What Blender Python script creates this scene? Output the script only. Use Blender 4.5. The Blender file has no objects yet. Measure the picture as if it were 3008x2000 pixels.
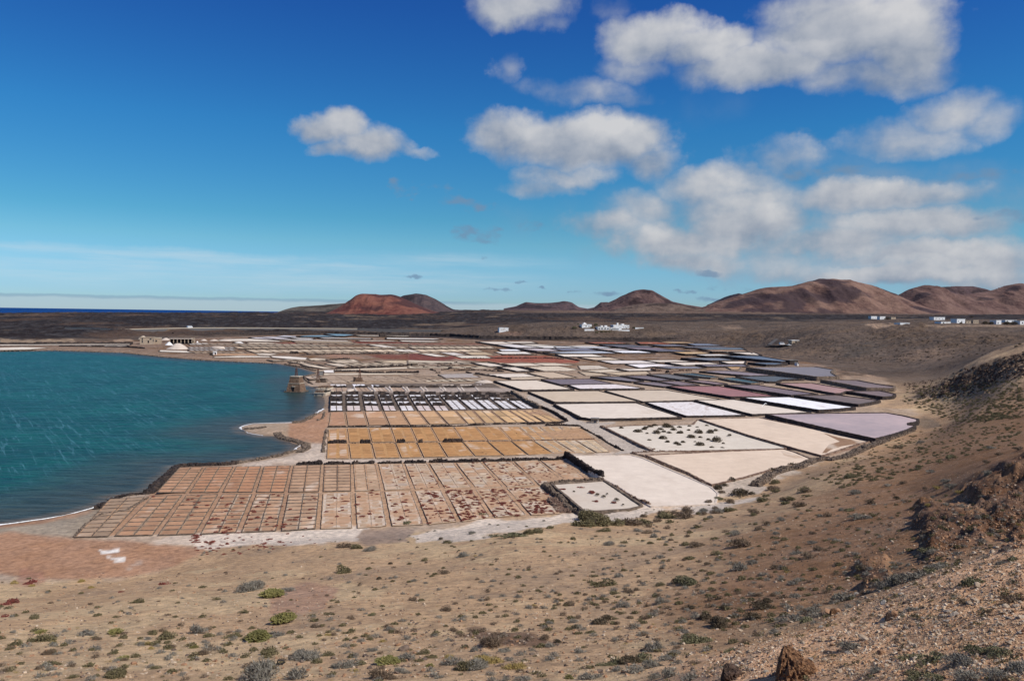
import bpy, bmesh, math, random
import numpy as np
from mathutils import Vector, Matrix, noise as mnoise
random.seed(7); np.random.seed(7)
scene = bpy.context.scene
C = scene.collection
R = math.radians

# ------------------------------------------------------------------ camera, sky, sun, exposure
CAMZ = 36.0
FPX = 2285.0                       # focal length in photograph pixels (3008 wide)
PITCH, ROLL = R(-1.90), R(0.83)
cam_d = bpy.data.cameras.new('camera')
cam = bpy.data.objects.new('camera', cam_d); C.objects.link(cam)
cam_d.sensor_width = 36.0; cam_d.lens = 36.0*FPX/3008.0
cam_d.clip_start = 0.1; cam_d.clip_end = 120000.0
CR = (Matrix.Rotation(math.pi/2+PITCH, 3, 'X') @ Matrix.Rotation(ROLL, 3, 'Z'))
cam.matrix_world = Matrix.Translation((0, 0, CAMZ)) @ CR.to_4x4()
scene.camera = cam
SUN_AZ, SUN_EL = R(116), R(47)     # azimuth clockwise from the view direction
world = bpy.data.worlds.new("World"); scene.world = world; world.use_nodes = True
sun_d = bpy.data.lights.new('sun', 'SUN'); sun_d.energy = 4.6; sun_d.angle = R(0.53); sun_d.color = (1.0, 0.955, 0.885)
sun = bpy.data.objects.new('sun', sun_d); C.objects.link(sun)
sdir = Vector((math.sin(SUN_AZ)*math.cos(SUN_EL), math.cos(SUN_AZ)*math.cos(SUN_EL), math.sin(SUN_EL)))
sun.rotation_euler = sdir.to_track_quat('Z', 'Y').to_euler(); sun.location = (60, -80, 120)
scene.view_settings.view_transform = 'Standard'; scene.view_settings.look = 'None'
scene.view_settings.exposure = 0.0; scene.view_settings.gamma = 1.0
scene.view_settings.use_curve_mapping = False
scene.cycles.max_bounces = 4; scene.cycles.diffuse_bounces = 2; scene.cycles.glossy_bounces = 2

# ------------------------------------------------------------------ camera maths (photo pixel <-> world)
CRn = np.array(CR)
def ray(px, py):
    return CRn @ np.array([(px-1504.0)/FPX, (1000.0-py)/FPX, -1.0])
def atz(px, py, z):                # point of the horizontal plane z seen at a photo pixel
    d = ray(px, py); k = (z-CAMZ)/d[2]
    return np.array([d[0]*k, d[1]*k, z])
def atd(px, py, depth):            # point at a depth along the view
    d = ray(px, py); return np.array([d[0]*depth, d[1]*depth, CAMZ+d[2]*depth])
def proj(x, y, z):
    v = np.stack([x, y, z-CAMZ], -1) @ CRn
    dd = np.maximum(-v[..., 2], 1e-3)
    return 1504.0+FPX*v[..., 0]/dd, 1000.0-FPX*v[..., 1]/dd, -v[..., 2]
def crop(x0, y0, s):
    return lambda pts: [(x0+X/s, y0+Y/s) for X, Y in pts]
cL = crop(0, 840, 2.359); cA = crop(800, 940, 2.359); cB = crop(1600, 900, 2.1445); cE = crop(0, 1300, 2.359)
cD = crop(900, 1300, 2.359); cC = crop(1700, 1250, 2.359); cH = crop(2200, 800, 2.9196); cK = crop(900, 1100, 5.8975)
cM = crop(700, 970, 4.718); cN = crop(1200, 970, 4.718); cO = crop(1700, 980, 4.718); cQ = crop(2100, 1030, 3.932)
cR = crop(0, 960, 4.718); cS = crop(1550, 1140, 5.8975); cT = crop(2000, 940, 5.8975)
def wz(pts, z): return [atz(px, py, z) for px, py in pts]

# ------------------------------------------------------------------ noise
def _h(ix, iy, s):
    h = (ix.astype(np.int64)*374761393 + iy.astype(np.int64)*668265263 + s*982451653) & 0x7fffffff
    h = ((h ^ (h >> 13))*1274126177) & 0x7fffffff
    return ((h ^ (h >> 16)) & 0xffffff)/16777215.0
def vn(x, y, s=0):
    fx, fy = np.floor(x), np.floor(y); tx, ty = x-fx, y-fy
    tx = tx*tx*(3-2*tx); ty = ty*ty*(3-2*ty)
    a = _h(fx, fy, s); b = _h(fx+1, fy, s); c = _h(fx, fy+1, s); d = _h(fx+1, fy+1, s)
    return (a*(1-tx)+b*tx)*(1-ty)+(c*(1-tx)+d*tx)*ty
def fbm(x, y, s=0, o=4, g=0.5):
    t = 0.0; a = 1.0; n = 0.0
    for i in range(o):
        t = t+a*(vn(x, y, s+i*17)*2-1); n += a; a *= g; x, y = x*2.03+y*0.31, y*2.03-x*0.31/2.03
    return t/n
def ridged(x, y, s=0, o=4):
    t = 0.0; a = 1.0; n = 0.0
    for i in range(o):
        t = t+a*(1-np.abs(vn(x, y, s+i*13)*2-1)*2); n += a; a *= 0.55; x, y = x*2.1+y*0.4, y*2.1-x*0.19
    return t/n
def sst(a, b, x):
    t = np.clip((x-a)/(b-a), 0, 1); return t*t*(3-2*t)

def poly_sd(x, y, P):              # signed distance, positive inside
    P = np.asarray([(p[0], p[1]) for p in P], float); n = len(P)
    best = np.full(x.shape, 1e18); ins = np.zeros(x.shape, bool)
    for i in range(n):
        ax, ay = P[i]; bx, by = P[(i+1) % n]; dx, dy = bx-ax, by-ay
        L = dx*dx+dy*dy+1e-12
        t = np.clip(((x-ax)*dx+(y-ay)*dy)/L, 0, 1)
        best = np.minimum(best, (x-ax-t*dx)**2+(y-ay-t*dy)**2)
        c = (ay > y) != (by > y)
        if dy != 0: ins ^= c & (x < ax+(y-ay)*dx/dy)
    return np.where(ins, 1, -1)*np.sqrt(best)
def line_d(x, y, P):
    best = np.full(x.shape, 1e18)
    for (ax, ay), (bx, by) in zip(P[:-1], P[1:]):
        dx, dy = bx-ax, by-ay; t = np.clip(((x-ax)*dx+(y-ay)*dy)/(dx*dx+dy*dy+1e-12), 0, 1)
        best = np.minimum(best, (x-ax-t*dx)**2+(y-ay-t*dy)**2)
    return np.sqrt(best)

# ------------------------------------------------------------------ terrain description
CP = []                            # (photo x, photo y, depth)
def cp(*rows): CP.extend(rows)
cp((0,2000,34),(500,2000,33),(1000,2000,31),(1500,2000,29.5),(1850,2000,26),
   (-500,1950,38),(-900,1980,34),(0,1900,45),(500,1900,44),(1000,1900,42),(1500,1900,39),(1850,1900,37),
   (-500,1850,52),(0,1800,58),(500,1800,58),(1000,1800,57),(1500,1800,55),(1900,1800,51),(2200,1770,48),
   (500,1700,86),(1000,1700,81),(1500,1700,76),(2000,1650,76),(2300,1600,76),(2600,1500,88),(2800,1450,95),(3008,1400,76),(3008,1340,84),(2850,1400,98),(2700,1440,110),(2700,1350,155),(2850,1300,165),
   (0,1730,88),(-500,1730,88),(1000,1600,109),(1500,1600,101),
   (2100,2000,15),(2200,1935,16),(2300,1880,17.5),(2500,1800,19.5),(2700,1690,22),(2850,1640,25),(3008,1580,28),(3300,1520,31),
   (2180,1860,38),(2250,1830,41),(2500,1730,47),(2700,1640,52),(2850,1590,56),(3008,1550,60),(3300,1480,66),
   (3008,2000,7.5),(2600,2000,10),(2300,2000,13),(3008,1800,12.5),(2700,1850,14),(3400,1900,9),
   (2300,1500,108),(2500,1400,136),(2700,1300,196),(2850,1200,226),(3008,1200,200),(3008,1300,132),(3300,1200,170),(3300,1350,90),
   (3008,1100,255),(3008,1022,305),(2930,1040,315),(2850,1060,328),(2850,1120,282),(2782,1094,330),(2714,1110,336),(2650,1130,340),(3300,985,280),(3008,1008,450),(2850,1042,500),(3008,980,700),(3008,955,900),(3008,949,1100),(3008,925,3500),
   (2700,1165,292),(2750,1082,450),
   (3300,960,800),(3300,940,1500),(3400,925,3500),
   (2450,965,900),(2680,955,850),(2300,975,1000),(2600,1010,720),(2680,946,1100),(2450,951,1300),(2200,955,1400),(2000,962,1300),
   (2820,1000,650),
   (1780,966,1085),(1480,970,1105),(1900,970,1100),(1650,972,1100),
   (0,960,1200),(0,930,2000),(0,919,3000),(-500,955,1200),(-500,915,3000),(365,960,1200),(365,930,2000),(365,919,3000),
   (700,960,1300),(700,930,2200),(700,918,3200),(1000,960,1400),(1000,930,2600),(1400,958,1500),(1400,928,2600),(1400,912,5000),
   (900,916,4500),(1100,912,5000),(1100,911,9000),(1800,950,1500),(1800,928,2600),(1800,914,4500),(2300,941,1600),(2300,924,3000),
   (2300,918,5000),(2700,937,1600),(2700,926,2800),(2700,923,5000),(3008,937,1600))
K = [atd(*c) for c in CP]
for px, py, z in [(1200,1545,1.3),(1700,1500,1.5),(2100,1470,2),(2250,1420,2.5),(2400,1350,2.8),(2690,1240,3.4),(200,1690,.8),(-400,1680,.8),
                  (700,1600,1),(2200,1200,2),(1500,1200,1),(900,1300,1),(1700,1350,1),(1200,1050,1.5),(1700,1060,2),(2000,1060,3),
                  (2160,1015,4),(2300,1042,3.5),(2450,1066,4),(2600,1078,4),(2700,1068,5),(1480,996,3),(1700,1004,3),(1900,1001,3),
                  (1100,985,2.5),(800,988,2.5),(365,998,3),(0,1003,3),(-500,1003,3),(2560,1205,3)]:
    K.append(atz(px, py, z))
for az, d, z in [(-35,2,34.5),(0,2,34.5),(33,2,34.6),(-35,5,32.2),(0,5,32.4),(33,5,33.1),(-33,10,29.4),(0,10,30),(18,10,30.6),(-33,20,25),(0,20,24.9),(14,9,31.2),
                 (60,2,34.8),(60,8,33.6),(-60,10,29.5),(60,20,33),(-60,30,21),(60,60,33),(60,200,38),(-60,100,4),(-60,3000,10)]:
    a = R(az); K.append(np.array([math.sin(a)*d, math.cos(a)*d, z]))
K = np.array(K)
def _uv(x, y):
    az = np.clip(np.arctan2(x, y), -1.05, 1.05); return az*2.2, np.log(np.maximum(np.hypot(x, y), 1.5))
ku, kv = _uv(K[:, 0], K[:, 1])
def _k(r2): return 0.5*r2*np.log(r2+1e-9)
_n = len(K)
A_ = np.zeros((_n+3, _n+3)); d2 = (ku[:, None]-ku)**2+(kv[:, None]-kv)**2
A_[:_n, :_n] = _k(d2)+np.eye(_n)*2e-4; A_[:_n, _n] = 1; A_[:_n, _n+1] = ku; A_[:_n, _n+2] = kv; A_[_n:, :_n] = A_[:_n, _n:].T
W_ = np.linalg.solve(A_, np.concatenate([K[:, 2], [0, 0, 0]]))
def tps(x, y):
    u, v = _uv(x, y); o = np.empty(u.shape)
    fu, fv, fo = u.ravel(), v.ravel(), np.empty(u.size)
    for s in range(0, fu.size, 60000):
        e = slice(s, s+60000); q = (fu[e, None]-ku)**2+(fv[e, None]-kv)**2
        fo[e] = _k(q) @ W_[:_n]+W_[_n]+W_[_n+1]*fu[e]+W_[_n+2]*fv[e]
    return fo.reshape(u.shape)

FLAT = wz([(-1500,1012),(0,1007),(365,1001),(800,984),(1100,983),(1480,995),(1700,1003),(1900,1002),(2160,1017),(2250,1045),(2400,1070),(2480,1100),
           (2600,1118),(2630,1160),(2590,1190),(2560,1205),(2680,1212),(2700,1240),(2600,1290),(2500,1345),(2390,1350),(2250,1405),(2130,1465),
           (1900,1500),(1700,1515),(1500,1522),(1300,1548),(1100,1555),(900,1560),(600,1580),(540,1640),(350,1690),(0,1675),(-700,1680),(-1500,1690)], 1.0)
LAG = wz([(-1800,1022)]+cL([(0,450),(400,445),(860,462),(1130,490),(1400,512),(1900,535),(2050,560),(2150,588),(2190,605),(2130,622),(2090,640),(2120,690),(2180,705),
          (2240,760),(2248,840),(2190,885),(2060,945),(1750,955),(1660,975),(1690,1015),(1820,1038),(1930,1042),(2060,1100),(2040,1140),(1880,1178)])
         +cE([(1500,152),(1240,160),(1190,200),(1100,280),(1030,345),(850,362),(780,382),(740,420),(640,455),(300,530),(0,568)])
         +[(-300,1580),(-800,1640),(-1800,1760)], 0.0)
# outcrops that break up the slopes: (photo polygon, near depth, far depth, height of the rock relief)
ROCKS = [(cH([(1300,960),(1700,880),(2100,760),(2500,640),(2500,800),(2100,900),(1900,1000),(1500,1040)]), 190, 360, 4.5),
         ([(2690,1545),(2700,1480),(2850,1480),(2960,1560),(2880,1600),(2730,1640)], 40, 110, 1.9),
         ([(2830,1440),(2880,1400),(3060,1400),(3100,1560),(2980,1600),(2900,1520)], 45, 125, 2.3),
         ([(2920,1380),(3008,1340),(3100,1420),(2980,1420)], 60, 140, 1.6),
         ([(2520,1660),(2600,1640),(2620,1700),(2540,1720)], 35, 80, 1.3),
         ([(1380,1850),(1560,1850),(1600,1880),(1420,1885)], 30, 60, .35),
         (cH([(800,900),(830,840),(950,820),(1030,860),(980,890)]), 400, 600, 3.5),
         (cH([(1050,580),(1200,470),(1500,450),(1550,540),(1300,600)]), 600, 1000, 5.0),
         (cH([(1560,560),(1900,520),(2400,560),(2400,600),(1700,620)]), 500, 900, 5.0),
         (cT([(640,250),(760,150),(960,140),(1350,200),(1350,270),(900,350)]), 850, 1200, 5.0),
         ([(1610,985),(2010,985),(2060,1000),(1620,1000)], 950, 1100, 3.0)]
def flat_level(x, y, w):           # the levelled ground of the works, rising in steps towards the hill on the right
    g = np.full(x.shape, .75); m = (w > 0) & (np.hypot(x, y) < 760) & (x > -150)
    if m.any():
        X, Y = x[m], y[m]; o = np.empty(X.size)
        for s in range(0, X.size, 40000):
            e = slice(s, s+40000); q = 1/(((X[e, None]-GZP[:, 0])**2+(Y[e, None]-GZP[:, 1])**2)+4.0)**2
            o[e] = (q*GZP[:, 2]).sum(1)/q.sum(1)
        f = 1-sst(560, 740, np.hypot(X, Y)); g[m] = o*f+(1-f)*.95
    return g
def H(x, y, fine=True):
    r = np.hypot(x, y); z = tps(x, y)
    sf = poly_sd(x, y, FLAT); w = sst(-0.10, 0.0, sf/np.maximum(r, 1))
    z = z*(1-w)+flat_level(x, y, w)*w
    px, py, dp = proj(x, y, z)
    az = np.arctan2(x, y)
    off = 1-w
    if 'PANS' in globals():         # the ground stays below every pan it carries
        rf = np.where(w > .5, r, 0)
        for P_, pz_, bb_ in PANCLIP:
            m = (x > bb_[0]) & (x < bb_[1]) & (y > bb_[2]) & (y < bb_[3]) & (r < 900)
            if m.any():
                i_ = poly_sd(x[m], y[m], P_) > -.4
                if i_.any():
                    zz = z[m]; zz[i_] = np.minimum(zz[i_], pz_-.10); z[m] = zz
    # rolling relief
    z = z+off*(fbm(x/40, y/40, 3, 3)*np.clip(r/110, 0, 1)*1.3+fbm(x/9, y/9, 5, 3)*0.30*np.clip(r/60, .35, 1)+fbm(x/300, y/300, 9, 3)*5*sst(700, 1600, r))
    # gullies on the far slopes
    z = z+off*sst(350, 600, r)*(1-sst(1300, 1700, r))*ridged(x/90, y/60, 31, 3)*2.2
    lav = sst(600, 900, r)*sst(0, 10, lavay(px)-py)*off
    z = z+lav*(ridged(x/45, y/70, 41, 4)*3.4+fbm(x/12, y/12, 43, 2)*1.2)
    for P, d0, d1, amp in ROCKS:
        xs = [p[0] for p in P]; ys = [p[1] for p in P]
        m = (px > min(xs)-60) & (px < max(xs)+60) & (py > min(ys)-60) & (py < max(ys)+60) & (dp > d0) & (dp < d1)
        if m.any():
            f = 0.35 if d1 < 150 else 1.0; dm = dp[m]; fd = sst(d0, d0*1.15, dm)*(1-sst(d1*.87, d1, dm))
            q = sst(-16*(0.6+f), 26*(.4+f), poly_sd(px[m], py[m], P)+fbm(x[m]/(6*f), y[m]/(6*f), 77, 3)*25)
            s = 9.0*max(.35, d0/250)
            rr = ridged(x[m]/s, y[m]/s, 61, 4)
            z[m] += fd*q*amp*(np.abs(rr)**0.8*np.sign(rr)*0.55+0.15)
    # coast: the far lava drops into the sea west of the red hill
    zc = sst(3300, 3700, r)*(1-sst(R(-16.5), R(-15.6), az))
    z = z*(1-zc)-25*zc
    if fine:
        n = 1-sst(40, 120, r)
        z = z+off*n*(fbm(x/1.6, y/1.6, 11, 3)*0.10+fbm(x/0.45, y/0.45, 15, 3)*0.035*(1-sst(15, 40, r)))
    # shore and lagoon bed
    sl = poly_sd(x, y, LAG)+fbm(x/3.0, y/3.0, 21, 2)*0.5*np.clip(r/150, .4, 2)
    z = np.where(r < 1200, np.where(sl > 0, np.maximum(-0.07*sl-0.05, -2.5), np.minimum(z, 0.02-sl*0.09+np.maximum(-sl-12, 0)*3)), z)
    return z
def lavay(px):
    return np.interp(px, [-500,0,365,600,830,1000,1300,1500,1700,1900,2100,2300,2600,3008,3500],
                     [1002,999,992,987,978,972,963,950,947,946,940,942,938,937,937])
GRID = {}
def Hq(x, y):                      # heights read back from the finished ground sheet
    az, lr = np.arctan2(x, y), np.log(np.maximum(np.hypot(x, y), 1.3))
    i = np.clip(np.interp(az, GRID['az'], np.arange(len(GRID['az']))), 0, len(GRID['az'])-1.001)
    j = np.clip(np.interp(lr, GRID['lr'], np.arange(len(GRID['lr']))), 0, len(GRID['lr'])-1.001)
    a, b = i.astype(int), j.astype(int); fa, fb = i-a, j-b; Z = GRID['z']
    return (Z[b, a]*(1-fa)+Z[b, a+1]*fa)*(1-fb)+(Z[b+1, a]*(1-fa)+Z[b+1, a+1]*fa)*fb
_rr = np.exp(np.linspace(math.log(4), math.log(3800), 1500))
def hit(px, py):                   # where the view ray of a photo pixel first meets the ground
    d = ray(px, py); hl = math.hypot(d[0], d[1]); x, y = d[0]/hl*_rr, d[1]/hl*_rr
    z = Hq(x, y); e = z-(CAMZ+d[2]/hl*_rr); k = int(np.argmax(e >= 0))
    if e[k] < 0: k = len(_rr)-1
    if k > 0 and e[k] >= 0:
        t = -e[k-1]/(e[k]-e[k-1]+1e-9); r = _rr[k-1]+(_rr[k]-_rr[k-1])*t; return np.array([d[0]/hl*r, d[1]/hl*r, max(z[k-1]+(z[k]-z[k-1])*t, 0.0)])
    return np.array([x[k], y[k], max(z[k], 0.0)])

# ------------------------------------------------------------------ materials
class NT:
    def __init__(s, m): s.t = m.node_tree; s.n = s.t.nodes; s.l = s.t.links
    def new(s, k, **kw):
        n = s.n.new(k)
        for a, b in kw.items(): setattr(n, a, b)
        return n
    def inp(s, sock, v):
        if isinstance(v, bpy.types.NodeSocket): s.l.new(v, sock)
        elif isinstance(v, (tuple, list)) and len(v) == 3 and sock.type == 'RGBA': sock.default_value = (*v, 1)
        else: sock.default_value = v
    def math(s, op, a, b=0.0, c=0.0, clamp=False):
        n = s.new('ShaderNodeMath', operation=op, use_clamp=clamp)
        s.inp(n.inputs[0], a); s.inp(n.inputs[1], b); s.inp(n.inputs[2], c); return n.outputs[0]
    def vmath(s, op, a, b=(0,0,0), c=(0,0,0)):
        n = s.new('ShaderNodeVectorMath', operation=op)
        s.inp(n.inputs[0], a)
        if b is not None: s.inp(n.inputs[1], b)
        if len(n.inputs) > 2 and op == 'MULTIPLY_ADD': s.inp(n.inputs[2], c)
        return n.outputs['Value'] if op in ('DOT_PRODUCT', 'LENGTH') else n.outputs[0]
    def mix(s, f, a, b, mode='MIX'):
        n = s.new('ShaderNodeMix', data_type='RGBA', blend_type=mode)
        s.inp(n.inputs[0], f); s.inp(n.inputs[6], a); s.inp(n.inputs[7], b); return n.outputs[2]
    def noise(s, v, sc, det=3.0, rough=0.5, out=0):
        n = s.new('ShaderNodeTexNoise'); s.inp(n.inputs['Vector'], v); n.inputs['Scale'].default_value = sc
        n.inputs['Detail'].default_value = det; n.inputs['Roughness'].default_value = rough; return n.outputs[out]
    def vor(s, v, sc, feat='F1', out='Distance'):
        n = s.new('ShaderNodeTexVoronoi', feature=feat); s.inp(n.inputs['Vector'], v); n.inputs['Scale'].default_value = sc; return n.outputs[out]
    def ss(s, x, a, b):            # smooth step from a to b
        n = s.new('ShaderNodeMapRange', interpolation_type='SMOOTHSTEP'); s.inp(n.inputs[0], x)
        n.inputs[1].default_value = a; n.inputs[2].default_value = b; return n.outputs[0]
    def pos(s): return s.new('ShaderNodeNewGeometry').outputs['Position']
    def obj(s): return s.new('ShaderNodeTexCoord').outputs['Object']
    def attr(s, name): n = s.new('ShaderNodeAttribute'); n.attribute_name = name; return n
    def info(s): return s.new('ShaderNodeObjectInfo')
    def mapping(s, v, scale=(1,1,1), rot=(0,0,0)):
        n = s.new('ShaderNodeMapping'); s.inp(n.inputs[0], v); n.inputs['Scale'].default_value = scale; n.inputs['Rotation'].default_value = rot; return n.outputs[0]
    def bump(s, h, strength, dist): 
        n = s.new('ShaderNodeBump'); s.inp(n.inputs['Height'], h); n.inputs['Strength'].default_value = strength; n.inputs['Distance'].default_value = dist; return n.outputs[0]
def material(name):
    m = bpy.data.materials.new(name); m.use_nodes = True; t = NT(m)
    b = t.n.get('Principled BSDF'); b.inputs['Roughness'].default_value = 0.9
    b.inputs['Specular IOR Level'].default_value = 0.2
    return m, t, b
MAT = {}
def simple(name, col, rough=0.9, var=0.35, sc=2.0, bump=0.0, spec=0.2, dirt=None, metal=0.0):
    m, t, b = material(name); p = t.pos()
    n = t.noise(p, sc, 5, .6); n2 = t.noise(p, sc*7, 3, .6)
    f = t.math('ADD', t.math('MULTIPLY', n, 0.65), t.math('MULTIPLY', n2, 0.35))
    c = t.mix(t.ss(f, .3, .7), tuple(v*(1-var) for v in col), tuple(min(v*(1+var), 0.95) for v in col))
    if dirt: c = t.mix(t.ss(t.noise(p, sc*.4, 4, .6), .48, .66), c, dirt)
    t.inp(b.inputs['Base Color'], c); b.inputs['Roughness'].default_value = rough; b.inputs['Specular IOR Level'].default_value = spec
    b.inputs['Metallic'].default_value = metal
    if bump: t.inp(b.inputs['Normal'], t.bump(f, .8, bump))
    MAT[name] = m; return m

# ------------------------------------------------------------------ object helpers
def tag(o, label=None, cat=None, group=None, kind=None):
    if label: o['label'] = label
    if cat: o['category'] = cat
    if group: o['group'] = group
    if kind: o['kind'] = kind
    return o
def meshobj(name, V, F, mat, parent=None, smooth=False):
    me = bpy.data.meshes.new(name); me.from_pydata([tuple(v) for v in V], [], F)
    if mat is not None: me.materials.append(mat)
    if smooth: me.polygons.foreach_set('use_smooth', [True]*len(me.polygons))
    me.update(); o = bpy.data.objects.new(name, me); C.objects.link(o)
    if parent: o.parent = parent
    return o
def meshfast(name, V, F, mat, parent=None, smooth=False):      # F: (n,k) int array, all faces with k corners
    V = np.asarray(V, np.float32); F = np.asarray(F, np.int32); n, k = F.shape
    me = bpy.data.meshes.new(name); me.vertices.add(len(V)); me.vertices.foreach_set('co', V.ravel())
    me.loops.add(n*k); me.loops.foreach_set('vertex_index', F.ravel())
    me.polygons.add(n); me.polygons.foreach_set('loop_start', np.arange(0, n*k, k, dtype=np.int32))
    me.polygons.foreach_set('use_smooth', np.full(n, smooth))
    if mat is not None: me.materials.append(mat)
    me.update(calc_edges=True); me.validate()
    o = bpy.data.objects.new(name, me); C.objects.link(o)
    if parent: o.parent = parent
    return o
def colattr(me, name, col):
    a = me.color_attributes.new(name, 'FLOAT_COLOR', 'POINT')
    c = np.ones((len(me.vertices), 4), np.float32); c[:, :col.shape[1]] = col; a.data.foreach_set('color', c.ravel())
def thing(name, label, cat, loc=(0,0,0), rz=0, group=None):
    o = bpy.data.objects.new(name, None); C.objects.link(o); o.location = loc; o.rotation_euler = (0,0,rz); o.empty_display_size = .3
    return tag(o, label, cat, group)
class MB:                          # collects boxes and other shapes into one mesh
    def __init__(s): s.v = []; s.f = []
    def add(s, V, F):
        n = len(s.v); s.v += [tuple(v) for v in V]; s.f += [tuple(i+n for i in f) for f in F]; return s
    def box(s, x0, x1, y0, y1, z0, z1, taper=0.0):
        t = taper
        return s.add([(x0,y0,z0),(x1,y0,z0),(x1,y1,z0),(x0,y1,z0),(x0+t,y0+t,z1),(x1-t,y0+t,z1),(x1-t,y1-t,z1),(x0+t,y1-t,z1)],
                     [(3,2,1,0),(4,5,6,7),(0,1,5,4),(1,2,6,5),(2,3,7,6),(3,0,4,7)])
    def bar(s, a, b, r=.05, n=5, r2=None):
        a, b = Vector(a), Vector(b); d = (b-a).normalized(); u = d.orthogonal().normalized(); w = d.cross(u); r2 = r if r2 is None else r2
        V = [a+(u*math.cos(2*math.pi*i/n)+w*math.sin(2*math.pi*i/n))*r for i in range(n)]+[b+(u*math.cos(2*math.pi*i/n)+w*math.sin(2*math.pi*i/n))*r2 for i in range(n)]
        return s.add(V, [(i, (i+1) % n, n+(i+1) % n, n+i) for i in range(n)]+[tuple(range(n-1, -1, -1)), tuple(range(n, 2*n))])
    def build(s, name, mat, parent=None, smooth=False): return meshobj(name, s.v, s.f, mat, parent, smooth)
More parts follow.
